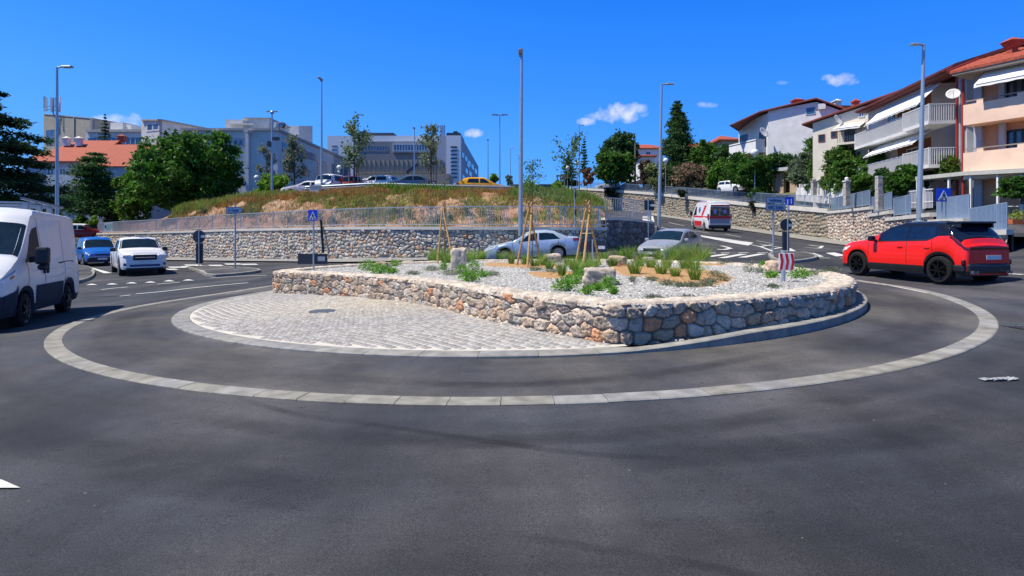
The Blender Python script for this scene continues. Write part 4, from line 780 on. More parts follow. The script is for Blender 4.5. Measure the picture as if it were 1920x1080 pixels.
# ---- white house
pl = Pl((1440, 62), (1592, 57.5)); b = bld('white gabled house with solid white balcony and a dish above the green garden', pl, 'house', name='house')
part('wall', P_white, b, lambda m: pl.poly(m, [(1440, 208), (1531, 191), (1592, 213), (1592, 390), (1440, 390)], -10, 0))
pb2 = Pl((1385, 67), (1440, 62.05)); part('left_wall', P_white, b, lambda m: pb2.poly(m, [(1385, 236), (1439.5, 212), (1439.5, 390), (1385, 390)], -6, 0))
part('roof', M_tiled, b, lambda m: roof_over(m, pl, [(1372, 237), (1426, 212), (1531, 187), (1602, 213)], -10.6, .45, .1)); P = [pl.hit(*q_) for q_ in [(1372, 237), (1426, 212), (1531, 187), (1602, 213)]]
part('tile_cover', M_tile, b, lambda m: [m.prism([pl.p(p[0], p[1] + .11, .41), pl.p(q_[0], q_[1] + .11, .41), pl.p(q_[0], q_[1] + .17, .41), pl.p(p[0], p[1] + .17, .41)], Vector((*(pl.n * -11.3), 0))) for p, q_ in zip(P[:-1], P[1:])])
t1, zt_ = pb2.hit(1367, 272, 1.3); t0, _ = pb2.hit(1417, 262, 1.3); zb_ = pb2.hit(1367, 295, 1.3)[1]
part('balcony', P_white, b, lambda m: (pb2.rect(m, t1, t0, zb_, zt_, 1.18, 1.3), pb2.rect(m, t0 - .12, t0, zb_, zt_, .003, 1.177), pb2.rect(m, t1, t1 + .12, zb_, zt_, .003, 1.177), pb2.rect(m, t1 + .123, t0 - .123, zb_, zb_ + .2, .003, 1.177)))
part('balcony_rail', M_raild, b, lambda m: pb2.rect(m, t1, t0, zt_ - .22, zt_ - .15, 1.303, 1.33)); part('lower_wall', plaster('tan_wall', (.45, .30, .15)), b, lambda m: pb2.rect(m, t1 + .4, t0, 4, zb_ - .02, .003, .3))
winpx(b, pb2, 1387, 253, 1402, 268, o=.005, nm=3, fm=M_glassb); winpx(b, pb2, 1424, 247, 1437, 276, o=.005, nm=1, fm=M_black); winpx(b, pl, 1511, 201, 1529, 215, o=.005, nm=1, gm=M_glassb, fm=P_blue); winpx(b, pb2, 1391, 298, 1402, 312, o=.31, nm=1, fm=M_bframe)
part('air_conditioner', M_rail, b, lambda m: pl.px(m, 1534, 195, 1548, 205, .003, .35)); chimney(b, pl.p(pl.hit(1489, 197)[0], pl.hit(1489, 197)[1] + .1, -2), .9, .7, M_tile); part('gutter', M_black, b, lambda m: m.tube([pl.p(P[0][0], P[0][1], .8), pl.p(P[0][0], P[0][1], -10)], .08, 6))
tag(dish(None, pb2.p(*pb2.hit(1431, 249, 1.1), 1.1), .62, 30, 25), 'white satellite dish over the solid balcony of the white house')
# ---- garage entrance in front of the garden
pl = Pl((1436, 62), (1502, 58.5)); b = bld('tan garage entrance with flat roof and two posts below the white house', pl, 'garage', name='garage')
part('wall', plaster('tan_plaster', (.50, .38, .27)), b, lambda m: (pl.poly(m, [(1436, 322), (1449, 321), (1449, 372), (1436, 372)], -3, 0), pl.poly(m, [(1462, 319), (1469, 319), (1469, 372), (1462, 372)], -3, 0), pl.poly(m, [(1481, 320), (1500, 320), (1500, 372), (1481, 372)], -3, 0), pl.poly(m, [(1449.2, 322), (1499, 322), (1499, 372), (1449.2, 372)], -4, -3.01)))
part('roof', P_grey, b, lambda m: pl.poly(m, [(1440, 316), (1498, 311), (1500, 318), (1436, 322)], -4, .5)); part('door', M_black, b, lambda m: pl.poly(m, [(1469.2, 325), (1480.8, 325), (1480.8, 372), (1469.2, 372)], -1, -.5))
# ---- distant red-roofed houses
def small_house(label, u0, u1, Y, ve, vr, vb, hip=.3, wallm=P_white, dep=9):
    pl = Pl((u0, Y), (u1, Y)); b = bld(label, pl, 'house', name='house'); L = pl.L; _, ze = pl.hit(u0, ve); _, zr = pl.hit(u0, vr); _, zb = pl.hit(u0, vb)
    part('wall', wallm, b, lambda m: pl.rect(m, 0, L, zb, ze, -dep, 0)); h = L * hip
    part('roof', M_tile, b, lambda m: m.add([pl.p(-.5, ze, .5), pl.p(L + .5, ze, .5), pl.p(L + .5, ze, -dep - .5), pl.p(-.5, ze, -dep - .5), pl.p(h, zr, -dep / 2), pl.p(L - h, zr, -dep / 2), pl.p(-.5, ze - .2, .5), pl.p(L + .5, ze - .2, .5), pl.p(L + .5, ze - .2, -dep - .5), pl.p(-.5, ze - .2, -dep - .5)], [(0, 1, 5, 4), (1, 2, 5), (2, 3, 4, 5), (3, 0, 4), (6, 7, 1, 0), (7, 8, 2, 1), (8, 9, 3, 2), (9, 6, 0, 3), (9, 8, 7, 6)]))
    for i in range(max(1, int(L / 4))): t = L * (i + .5) / max(1, int(L / 4)); window(b, pl, t - .5, t + .5, ze - 2.0, ze - .8, .01, nm=2)
    return b
small_house('white house with bright red hipped roof behind the tall dark conifer, left side', 1188, 1243, 118, 278, 265, 340, .25)
b_ = small_house('low white house under a dark red lean-to roof beside the brown shrubs', 1204, 1226, 105, 292, 286, 335, .1, dep=6)
small_house('red hipped roof house just right of the tall dark conifer', 1296, 1322, 112, 272, 262, 335, .3); small_house('house with weathered red hipped roof half hidden by the garden trees', 1316, 1350, 106, 272, 261, 335, .2)
b_ = small_house('beige house with small red roof left of the white balcony house', 1350, 1390, 90, 262, 247, 340, .42, P_tan, 8)
b_ = small_house('house with bright red roof rising behind the cream house', 1566, 1640, 75, 199, 184, 300, .35, P_white, 9); chimney(b_, W3(1569, 202, 74), .85, .8, P_white)
# ---- car-port canopy by the pink house
cb_ = thing('canopy', 'long white flat canopy on thin posts in front of the brown wall', 'canopy', (24, 29, 2.4)); pc = Pl((1731, 33), (1960, 26)); 
def zz(u, v, o=0): return pc.hit(u, v, o)[1]
def canopy(m):
    for ua, ub, va, vb in ((1722, 1812, 338, 329), (1812, 1960, 329, 322)):
        a = pc.hit(ua, va); c_ = pc.hit(ub, vb); m.prism([pc.p(a[0], a[1], .2), pc.p(c_[0], c_[1], .2), pc.p(c_[0], c_[1] + .22, .2), pc.p(a[0], a[1] + .22, .2)], Vector((*(pc.n * -2.6), 0)))
part('canopy_roof', mat('canopy_sheet', (.50, .49, .44), .7, var=.1), cb_, canopy)
for u, v0, v1 in ((1731, 334, 372), (1781, 334, 372), (1822, 331, 392), (1873, 328, 381), (1917, 328, 420), (1722, 338, 400)):
    t, z1 = pc.hit(u, v0); z0_ = pc.hit(u, v1)[1]; part('post', M_awn, cb_, lambda m: pc.rect(m, t - .05, t + .05, z0_ - .8, z1, 0, .1))
bw_ = thing('wall', 'brown rendered wall under the white canopy', 'wall', (25, 31, 2)); part('wall_body', P_brown, bw_, lambda m: pc.poly(m, [(1792, 356), (1822, 352), (1872, 352), (1872, 415), (1792, 415)], -2.9, -2.45)); part('wall_panel', P_peach, bw_, lambda m: pc.poly(m, [(1775, 360), (1822, 352), (1822, 415), (1775, 415)], -2.44, -2.3))
bd_ = thing('house_basement', 'dark open basement bay behind the leafy pergola at the right edge', 'basement', (27, 30, 1.8)); part('wall_body', mat('bay_shade', (.015, .02, .035), .8), bd_, lambda m: pc.poly(m, [(1874, 350), (1990, 345), (1990, 425), (1874, 425)], -3.6, -3.0)); part('rail', M_rail, bd_, lambda m: (m.tube([pc.p(*pc.hit(1884, 387), 0), pc.p(*pc.hit(1960, 387), 0)], .02, 5), m.tube([pc.p(*pc.hit(1884, 408), 0), pc.p(*pc.hit(1960, 408), 0)], .02, 5)))  # near-black sheet stands in for the shade inside the open bay
# white garden gate
gt = thing('garden_gate', 'white railed garden gate behind the lamp post by the canopy', 'gate', (22.5, 29, 2.5)); pg_ = Pl((1706, 31), (1752, 29))
def gate(m):
    for u in np.arange(1707, 1751, 2.6): t, z1 = pg_.hit(u, 357 + (u % 5) * .8); pg_.rect(m, t, t + .035, pg_.hit(u, 390)[1], z1, 0, .03)
    for v in (359, 381): a = pg_.hit(1706, v); c_ = pg_.hit(1751, v); pg_.rect(m, a[0], c_[0], a[1] - .03, a[1] + .03, .031, .05)
part('gate_bars', M_rail, gt, gate); part('post', M_awn, gt, lambda m: pg_.poly(m, [(1728, 352), (1731, 352), (1731, 392), (1728, 392)], 0, .12))
# stone garden balustrade with pillars
bl_ = thing('garden_balustrade', 'pale stone garden balustrade with short posts in front of the bushes', 'balustrade', (32, 52, 4)); pb = Pl((1490, 54), (1582, 44))
part('low_wall', P_white, bl_, lambda m: pb.poly(m, [(1492, 352), (1580, 354), (1580, 385), (1492, 376)], -.25, 0))
for u in (1500, 1510, 1552, 1566, 1541): t, z1 = pb.hit(u, 348); part('post', P_conc, bl_, lambda m: pb.rect(m, t - .12, t + .12, z1 - 1, z1 + .15, -.3, .05))
M_pst = mat('pillar_stone', (.45, .42, .38), .9, var=.35, scale=10, bump=.8, bscale=16)
for i, (u, v0, v1, Y, r, lab) in enumerate([(1526, 344, 366, 47, .2, 'stone gate pillar with grey ball finial, leftmost of the garden pillars'), (1536.5, 341, 362, 48.5, .14, 'slim stone pillar with small ball finial beside the leftmost garden pillar'), (1587.5, 343, 386, 39.5, .2, 'stacked stone gate pillar topped by a white ball'), (1648, 334, 395, 34, .18, 'tall white stone pillar left of the round green bush')]):
    c = W3(u, v1, Y); zt_ = ztop(v0, Y); p_ = thing('gate_pillar', lab, 'pillar', (c.x, c.y, c.z), group='garden pillars'); mb = MB(); rn_ = random.Random(i)
    z_ = 0
    while z_ < zt_ - c.z: h_ = rn_.uniform(.12, .2); mb.box((0, 0, z_ + h_ / 2 + .003), (r * 1.7 * rn_.uniform(.93, 1.05), r * 1.7 * rn_.uniform(.93, 1.05), h_ - .006)); z_ += h_
    mb.build('shaft', M_pst, p_)
    if i < 3: mb = MB(); mb.box((0, 0, z_ + .04), (r * 2.1, r * 2.1, .08)); mb.ball((0, 0, z_ + .08 + r * .62), r * .68, 14); mb.build('finial', M_pst if i == 0 else P_white, p_, smooth=False)
# ---- left side -----------------------------------------------------
# red-roofed house
zE = ztop(301, 74); zR = ztop(265, 78.5); x0, x1 = -69.2, -57.2
b = thing('house', 'long house with two chimneys on its orange-red tiled roof behind the dark conifers', 'house', (x0, 74, 0)); plh = Pl((62 - 12, 74.0), (172, 74.0)); x0 = float(plh.O[0])
part('wall', P_blue, b, lambda m: (m.box(((x0 + x1) / 2, 78.5, zE / 2 + .5), (x1 - x0, 9, zE - 1)), m.prism([(x1 - .2, 74, zE), (x1 - .2, 83, zE), (x1 - .2, 78.5, zR - .2)], (.2, 0, 0))))  # bluish shade of the house front painted into its wall colour
part('roof', M_tile, b, lambda m: (m.prism([(x0 + 0, 73.3, zE - .1), (x0 + 3, 78.5, zR), (x0 + 3, 78.5, zR + .2), (x0 + 0, 73.3, zE + .1)], (x1 - x0 + .5, 0, 0)) if False else m.add([(x0 - .5, 73.3, zE - .15), (x1 + .6, 73.3, zE - .15), (x1 + .6, 78.5, zR + .12), (x0 + 3.5, 78.5, zR + .12), (x1 + .6, 83.7, zE - .15), (x0 - .5, 83.7, zE - .15), (x0 - .5, 73.3, zE - .33), (x1 + .6, 73.3, zE - .33), (x1 + .6, 78.5, zR - .1), (x1 + .6, 83.7, zE - .33)], [(0, 1, 2, 3), (2, 4, 5, 3), (0, 3, 5), (6, 7, 1, 0), (1, 7, 8, 2), (2, 8, 9, 4)])))
for u in (125, 148): chimney(b, W3(u, 274, 77), .75, 1.0, P_white)
chimney(b, W3(229, 266, 79), .8, .7, M_tile)
for u in (95, 118, 139): window(b, plh, plh.hit(u - 6, 320)[0], plh.hit(u + 6, 320)[0], ztop(345, 74), ztop(315, 74), .01, nm=2, gm=M_glassb)
for u in (95, 118, 139): window(b, plh, plh.hit(u - 5, 360)[0], plh.hit(u + 5, 360)[0], ztop(385, 74), ztop(360, 74), .01, nm=2)
part('balcony', P_white, b, lambda m: plh.poly(m, [(86, 328), (158, 326), (158, 347), (86, 350)], .003, 1.1))
b = thing('house', 'lower wing with a second red roof beside the large leafy tree', 'house', (-54, 72, 0))
part('wall', P_lilac, b, lambda m: m.box((-52.5, 76, 5), (9, 8, 10))); part('roof', M_tile, b, lambda m: m.add([(-57.3, 71.5, 10), (-47.5, 71.5, 10), (-49, 76, ztop(271, 76)), (-55.5, 76, ztop(271, 76)), (-47.5, 80.5, 10), (-57.3, 80.5, 10)], [(0, 1, 2, 3), (2, 4, 5, 3), (0, 3, 5), (1, 4, 2)])); part('door', M_white, b, lambda m: m.box((-49.6, 71.95, 2), (1.6, .08, 3)))
# tan tower block
pl = Pl((82, 116), (172, 110)); b = bld('tan concrete block with a phone mast on its flat roof', pl)
part('wall', P_tan, b, lambda m: pl.poly(m, [(82, 214), (172, 222), (172, 330), (82, 330)], -14, 0)); part('parapet', P_concd, b, lambda m: pl.poly(m, [(81.5, 212.6), (172.5, 221), (172.5, 222.5), (81.5, 214.5)], -14.2, .1)); part('drain_pipe', P_concd, b, lambda m: pl.poly(m, [(137, 220), (138.5, 220), (138.5, 275), (137, 275)], .003, .2))
for i in range(1): winpx(b, pl, 86.5, 243, 102, 272, o=.01, nm=2, gm=M_glassb, fm=P_blue, hbar=.5)
part('end_bay', P_slate, b, lambda m: pl.poly(m, [(169, 223), (173, 224), (173, 300), (169, 300)], .003, .5))
c = W3(100, 214, 114); tw = thing('antenna_mast', 'cluster of white phone antenna panels on the tan block roof', 'antenna', tuple(c)); mb = MB(); mb.tube([(0, 0, 0), (0, 0, 3.4)], .12, 8); [mb.tube([(0, 0, z_), (x_, y_, z_)], .05, 5) for z_ in (.9, 1.6) for x_, y_ in ((-1.4, -.3), (-.8, .4), (.9, .3), (1.5, -.2), (.3, -.8))]; mb.build('mast', M_galvd, tw)
for x_, y_, rz_ in ((-1.55, -.35, .3), (-1.0, -.5, 0), (-.7, .5, 1), (.35, -.95, 0), (.85, -.45, .1), (1.0, .4, .8), (1.6, -.25, -.3)):
    mb = MB(); mb.box((x_, y_, 2.1 + .3 * (abs(x_) > 1)), (.3, .16, 2.5), rz=rz_); mb.box((x_, y_, .75), (.25, .25, .5)); mb.build('antenna_panel', M_rail, tw)
# low hospital wing
pl = Pl((160, 102), (268, 100)); b = bld('low concrete wing with a blue window band behind the small conifer', pl)
part('wall', P_conc, b, lambda m: pl.poly(m, [(160, 244), (268, 243), (268, 330), (160, 330)], -15, 0)); part('window_band', M_glassb, b, lambda m: pl.poly(m, [(165, 259), (265, 258), (265, 270), (165, 270)], .003, .08)); part('parapet', P_concd, b, lambda m: pl.poly(m, [(160, 243), (270, 242), (270, 247), (160, 247.5)], .003, .4))
mb = MB(); 
for u in np.arange(172, 262, 9): mb_ = pl.poly(mb, [(u, 259), (u + 1, 259), (u + 1, 270), (u, 270)], .08, .14)
mb.build('mullions', P_conc, b, world=True)
part('roof_box', P_conc, b, lambda m: (pl.poly(m, [(207, 230), (230, 229), (230, 243), (207, 244)], -8, -3), pl.poly(m, [(230.2, 232), (245, 234), (245, 243), (230.2, 243)], -9, -3.5)))
# block with big blue window
pl = Pl((265, 92), (304, 90)); b = bld('grey concrete block with one large blue window above the leafy tree', pl); pr = Pl((304, 90), (352, 106))
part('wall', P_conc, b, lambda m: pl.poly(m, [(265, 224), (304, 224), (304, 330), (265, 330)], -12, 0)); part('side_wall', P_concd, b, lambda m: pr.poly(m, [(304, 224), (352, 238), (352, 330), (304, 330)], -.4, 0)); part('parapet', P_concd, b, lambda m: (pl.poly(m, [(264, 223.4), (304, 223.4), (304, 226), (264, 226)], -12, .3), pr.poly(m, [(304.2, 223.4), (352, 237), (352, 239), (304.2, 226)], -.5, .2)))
winpx(b, pl, 275, 231, 299, 246, o=.01, nm=2, gm=M_glassb, fm=P_conc, fw_=.25)
# big concrete building
pl = Pl((340, 80), (521, 80)); b = bld('large light grey concrete hospital building with blue windows left of the tall lamp', pl); pr = Pl((521, 80), (657, 116))
part('wall', P_conc, b, lambda m: pl.poly(m, [(340, 243), (521, 243), (521, 400), (340, 400)], -25, 0)); part('side_wall', P_concd, b, lambda m: pr.poly(m, [(521, 243), (657, 301), (657, 400), (521, 400)], -12, -.01))  # side wall in darker concrete: shade of that face painted in
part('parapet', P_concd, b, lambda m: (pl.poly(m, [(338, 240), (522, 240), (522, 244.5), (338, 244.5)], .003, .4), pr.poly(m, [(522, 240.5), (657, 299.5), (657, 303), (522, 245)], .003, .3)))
part('gargoyle', P_conc, b, lambda m: (pl.poly(m, [(457, 243.5), (465, 243.5), (464, 248.5), (458, 248.5)], .4, 1.6), pl.poly(m, [(395, 243.5), (402, 243.5), (401, 248.5), (396, 248.5)], .4, 1.6)))
part('pier', P_conc, b, lambda m: pl.poly(m, [(460, 249), (466, 249), (466, 400), (460, 400)], .003, .5))
for u0, u1 in ((426, 459),): winpx(b, pl, u0, 259, u1, 276, o=.01, nm=3, gm=M_glassb, fm=P_blue, fw_=.3)
winpx(b, pl, 426, 300, 459, 320, o=.01, nm=3, gm=M_glassb, fm=P_blue, fw_=.3)
for (u0, u1, v0, v1, w0, w1) in [(530, 560, 266, 283, 262, 280), (566, 596, 280, 297, 281, 297), (532, 552, 305, 322, 306, 321), (560, 580, 312, 327, 315, 329)]:
    mb = MB(); pr.poly(mb, [(u0, v0), (u1, v0 + (u1 - u0) * .36), (u1, v0 + 14 + (u1 - u0) * .30), (u0, v0 + 15)], .003, .06); mb.build('window', M_glassb, b, world=True)
for u in (596, 606, 622, 636, 646): mb = MB(); v_ = 300 + (u - 596) * .25; pr.poly(mb, [(u, v_), (u + 6, v_ + 1.5), (u + 6, 350), (u, 350)], .003, .06); mb.build('window', M_glassb, b, world=True)
part('roof_house', P_conc, b, lambda m: (pl.poly(m, [(422, 224), (455, 224), (455, 241), (422, 241)], -9, -3), pl.poly(m, [(455.2, 221), (505, 221), (505, 241), (455.2, 241)], -12, -4.5), pl.poly(m, [(428, 231), (475, 231), (475, 233), (428, 233)], -3, -2.4)))
part('roof_edge', P_concd, b, lambda m: pl.poly(m, [(456, 220.4), (506, 220.4), (506, 222.6), (456, 222.6)], -12.2, -4.3)); part('stair_tower', P_conc, b, lambda m: (pr.poly(m, [(560, 236), (586, 236), (586, 275), (560, 275)], -14, -7)))
part('duct', M_galvd, b, lambda m: (m.tube([W3(519, 240, 84), W3(519, 234.5, 84), W3(530, 234, 86), W3(536, 240, 86)], .5, 8)))
# far hospital main block
pl = Pl((614, 150), (838, 150)); b = bld('long white and dark grey hospital building with ribbon windows behind the car park', pl)
part('wall', P_steelw, b, lambda m: pl.poly(m, [(614, 254.5), (838, 254.5), (838, 380), (614, 380)], -30, 0)); part('cladding', P_slate, b, lambda m: pl.poly(m, [(670, 265), (836, 265), (836, 380), (670, 380)], .003, .3)); part('roof_plant', M_plant, b, lambda m: (pl.poly(m, [(664, 249), (738, 249), (742, 254), (664, 254)], -12, -1), pl.poly(m, [(675, 246), (684, 246), (684, 249.5), (675, 249.5)], -8, -2)))
winpx(b, pl, 672, 273, 728, 284, o=.31, nm=10, gm=M_glassb, fm=P_slate, fw_=.25); t0, _ = pl.hit(738, 272); t1, _ = pl.hit(806, 272); z1 = ztop(272, 150); z0 = ztop(285, 150); part('bay', P_blue, b, lambda m: pl.rect(m, t0, t1, z0 - .3, z1 + .3, .303, 1.6)); window(b, pl, t0 + .3, t1 - .3, z0, z1, 1.61, nm=12, gm=M_glassb, fm=P_blue, fw_=.2)
for v in (274, 281, 288): winpx(b, pl, 622, v - 1.2, 633, v + 1.2, o=.01, nm=1, fm=P_slate, fw_=.1)
part('glass_stair', mat('pale_glass', (.30, .42, .52), .15, var=.15), b, lambda m: pl.poly(m, [(821, 256), (838, 256), (838, 345), (821, 345)], .303, 4)); part('flue', M_galv, b, lambda m: [m.tube([W3(u_, 300, 145), W3(u_, 235, 145)], .35, 8) for u_ in (826, 829, 832)])
# right wing
pl = Pl((838, 138), (864, 138)); b = bld('white clad hospital wing with a column of louvres and a slanting window side', pl); pr = Pl((864, 138), (897, 205))
part('wall', P_steelw, b, lambda m: pl.poly(m, [(837.5, 254), (864, 254), (864, 380), (837.5, 380)], -30, 0)); part('side_wall', mat('side_cladding', (.45, .47, .52), .8, var=.05), b, lambda m: pr.poly(m, [(864, 254), (897, 312), (897, 380), (864, 380)], -6, -.01))
part('roof_plant', M_plant, b, lambda m: (pl.poly(m, [(837, 249), (863, 249), (863, 254), (837, 254)], -12, -.3), pl.poly(m, [(850, 246), (858, 246), (858, 249), (850, 249)], -8, -2)))
for i in range(9): mb = MB(); v = 275.5 + i * 7.1; pl.poly(mb, [(845, v - 1.3), (857, v - 1.3), (857, v + 1.3), (845, v + 1.3)], .003, .1); mb.build('louvre', M_plant, b, world=True)
for (u, v) in [(866, 290), (872, 297), (878, 305), (884, 312), (890, 320), (873, 320), (880, 325), (867, 332), (876, 308)]: mb = MB(); pr.poly(mb, [(u, v - 6), (u + 4.5, v - 1), (u + 4.5, v + 8), (u, v + 3)], .003, .15); mb.build('window', M_glassb, b, world=True)
# ribbed concrete retaining screen
pl = Pl((664, 100), (832, 100)); b = bld('ribbed concrete retaining wall in panels behind the parked cars', pl, 'wall', name='concrete_wall'); part('wall_body', P_tan, b, lambda m: (pl.poly(m, [(664, 300), (828, 299), (828, 325), (664, 326)], -6, 0), pl.poly(m, [(664, 327), (842, 325.5), (842, 365), (664, 365)], -6, .8)))
for i in range(19): mb = MB(); u = 668 + i * 8.7; pl.poly(mb, [(u, 299), (u + 1, 299), (u + 1, 325), (u, 325)], .003, .22); mb.build('rib', P_slate, b, world=True)
st = thing('staircase', 'dark sloping stair stringer crossing the ribbed wall', 'staircase', tuple(W3(775, 320, 98))); mb = MB(); mb.bar(W3(762, 324, 98.5) , W3(783, 308, 98.5), .3, .5); mb.build('stringer', M_plant, st, world=True)
# ------------------------------------------------------------------ vegetation
def leafmesh(name, P, size, cols, par=None, seed=0, flat=.0, asp=.6, m=None, up=None):
    rn = np.random.default_rng(seed); n = len(P); a = rn.normal(size=(n, 3)); a[:, 2] *= (1 - flat); a /= np.linalg.norm(a, axis=1)[:, None]; b = rn.normal(size=(n, 3)); b -= (b * a).sum(1)[:, None] * a; b /= np.linalg.norm(b, axis=1)[:, None]
    s = size * rn.uniform(.6, 1.35, (n, 1)); A = a * s; B = b * s * asp
    V = np.stack([P - A, P + B * .9, P + A, P - B * .9], 1).reshape(-1, 3); C = np.repeat(np.concatenate([cols, np.ones((n, 1))], 1), 4, 0)
    return fast_mesh(name, V, np.arange(4 * n).reshape(-1, 4), m or M_leaf, par, C)
def pal(n, rn, base, var=.3, dead=None, pd=0):
    b = np.array(base); b = np.where(b.max(axis=-1, keepdims=True) < .145, b * 1.5, b); c = b[rn.integers(0, len(b), n)] if b.ndim == 2 else np.tile(b, (n, 1)); c = c * rn.uniform(1 - var, 1 + var, (n, 1)) * rn.uniform(.9, 1.1, (n, 3))
    if dead is not None: m = rn.random(n) < pd; c[m] = np.array(dead) * rn.uniform(.7, 1.3, (m.sum(), 1))
    return np.clip(c, .004, .9)
GREEN = [(.085, .19, .022), (.11, .23, .026), (.06, .14, .018)]; DKGREEN = [(.035, .085, .022), (.05, .11, .028), (.025, .06, .018)]; BRIGHT = [(.17, .34, .03), (.13, .29, .025), (.22, .38, .04)]; OLIVE = [(.12, .17, .09), (.09, .14, .07), (.15, .20, .12)]; CED = [(.025, .055, .022), (.04, .09, .025), (.018, .04, .018)]
def nz3(P, sc, off=0): return np.array([mnoise.noise(Vector((p[0] * sc + off, p[1] * sc, p[2] * sc))) for p in P])
def ell(n, rn, c, r, hollow=.5, rough=.25):
    d = rn.normal(size=(n, 3)); d /= np.linalg.norm(d, axis=1)[:, None]; q = hollow + (1 - hollow) * rn.random(n) ** .5; ns = nz3(d * 1.0, 2.3, c[0]) ; q = q * (1 + rough * 1.6 * ns); return np.array(c) + d * q[:, None] * np.array(r)
def broad(name, label, cat, u0, u1, v0, v1, Y, base, n=9000, ls=.16, nb=11, seed=1, group=None, trunk=.16, vb=None, dead=None, pd=0, hollow=.5, rx=.36, lobes=True, par=None, tr=True):
    rn = np.random.default_rng(seed); w = (u1 - u0) / F * Y; h = (v1 - v0) / F * Y; cx = ((u0 + u1) / 2 - 960) / F * Y; zt = ztop(v0, Y); zb = ztop(v1, Y); zg = ztop(vb if vb else v1 + 4, Y)
    t = thing(name, label, cat, (cx, Y, zg), group=group); B = []
    low = cat in ('bush', 'shrub', 'vine') or (cat == 'tree' and u0 > 1250) 
    for i in range(nb):
        a = rn.uniform(0, 6.28); f = rn.random(); zc = (.0 if low and i % 2 else .2) + .62 * f; sp = math.sqrt(max(.05, 1 - ((zc - .42) / .62) ** 2)) if not (low and zc < .45) else 1.0; r = rx * rn.uniform(.7, 1.15)
        x = math.cos(a) * (sp * .5 - r * .42) * w * rn.uniform(.35, 1); y = math.sin(a) * (sp * .5 - r * .42) * w * .8 * rn.uniform(.3, 1); B.append((x, y, zb - zg + min(zc, 1 - r * .55) * h, r * w * .5, r * w * .5, r * h * .55))
    B.append((0, 0, zb - zg + h * .45, w * .30, w * .28, h * .36)); main = list(B)
    for i in range(int(nb * 2.2)):
        b = main[int(rn.integers(0, len(main)))]; d = rn.normal(size=3); d[2] = abs(d[2]) * .9 - .25; d /= np.linalg.norm(d); f = rn.uniform(.85, 1.12); r = rn.uniform(.16, .34); B.append((b[0] + d[0] * b[3] * f, b[1] + d[1] * b[4] * f, b[2] + d[2] * b[5] * f, b[3] * r * 1.2, b[4] * r * 1.2, b[5] * r))
    wts_ = np.array([b[3] ** 1.6 for b in B]); wts_ /= wts_.sum()
    P = np.concatenate([ell(max(20, int(n * q_)), rn, b[:3], b[3:], hollow, .4) for b, q_ in zip(B, wts_)]); P = P[nz3(P, 2.2 / max(.5, w * .25), seed) > -.22]
    m_ = np.concatenate([P]); tone = nz3(m_, .9, 7)[:, None]; col = pal(len(P), rn, base, .3, dead, pd) * (1 + .5 * tone); lo = (P[:, 0] > -w * .53) & (P[:, 0] < w * .53) & (P[:, 2] < zt - zg)
    leafmesh('crown', P[lo], ls, np.clip(col[lo], .004, .9), t, seed)
    if tr:
        mb = MB(); th = zb - zg + h * .4; mb.tube([(0, 0, -.3), (.03 * w, 0, th * .5), (0, 0, th)], [trunk, trunk * .8, trunk * .55], 8)
        for b in B[:7]: mb.tube([(0, 0, th * .55), (b[0] * .5, b[1] * .5, (th * .6 + b[2]) / 2), b[:3]], [trunk * .5, trunk * .3, trunk * .12], 6)
        mb.build('trunk', M_bark, t)
    return t
def conifer(name, label, u, v0, v1, hw, Y, base=CED, n=7000, ls=.16, seed=1, p=1.0, droop=.15, nl=16, group=None, top=0.03, vb=None, cat='tree', layers=.55, trunk=.18):
    rn = np.random.default_rng(seed); h = (v1 - v0) / F * Y; w = hw / F * Y; c = W3(u, vb or v1, Y); h2 = ztop(v0, Y) - c.z; t = thing(name, label, cat, tuple(c), group=group); P = []; nb = int(nl * 9)
    for i in range(nb):
        f = ((i // 9) + rn.uniform(-.2, .2)) / nl; f = min(max(f, 0), .99); z = h2 - h + h * (1 - f) ; L = w * (top + (1 - top) * f ** p) * rn.uniform(.7, 1.08); a = rn.uniform(0, 6.28); m_ = int(n / nb * (.35 + 1.3 * f)); s = rn.random(m_) ** .7
        x = np.cos(a) * L * s; y = np.sin(a) * L * s; zz_ = z - droop * L * s ** 1.5 + .05 * L; sp = layers * L * .35 * (1 - s * .4)
        P.append(np.stack([x + rn.normal(0, 1, m_) * sp, y + rn.normal(0, 1, m_) * sp, zz_ + rn.normal(0, 1, m_) * sp * .35], 1))
    P = np.concatenate(P); leafmesh('crown', P, ls, pal(len(P), rn, base, .3), t, seed, flat=.4, asp=.35)
    mb = MB(); mb.tube([(0, 0, -.4), (0, 0, h2 * .96)], [trunk, .03], 7); mb.build('trunk', M_bark, t); return t
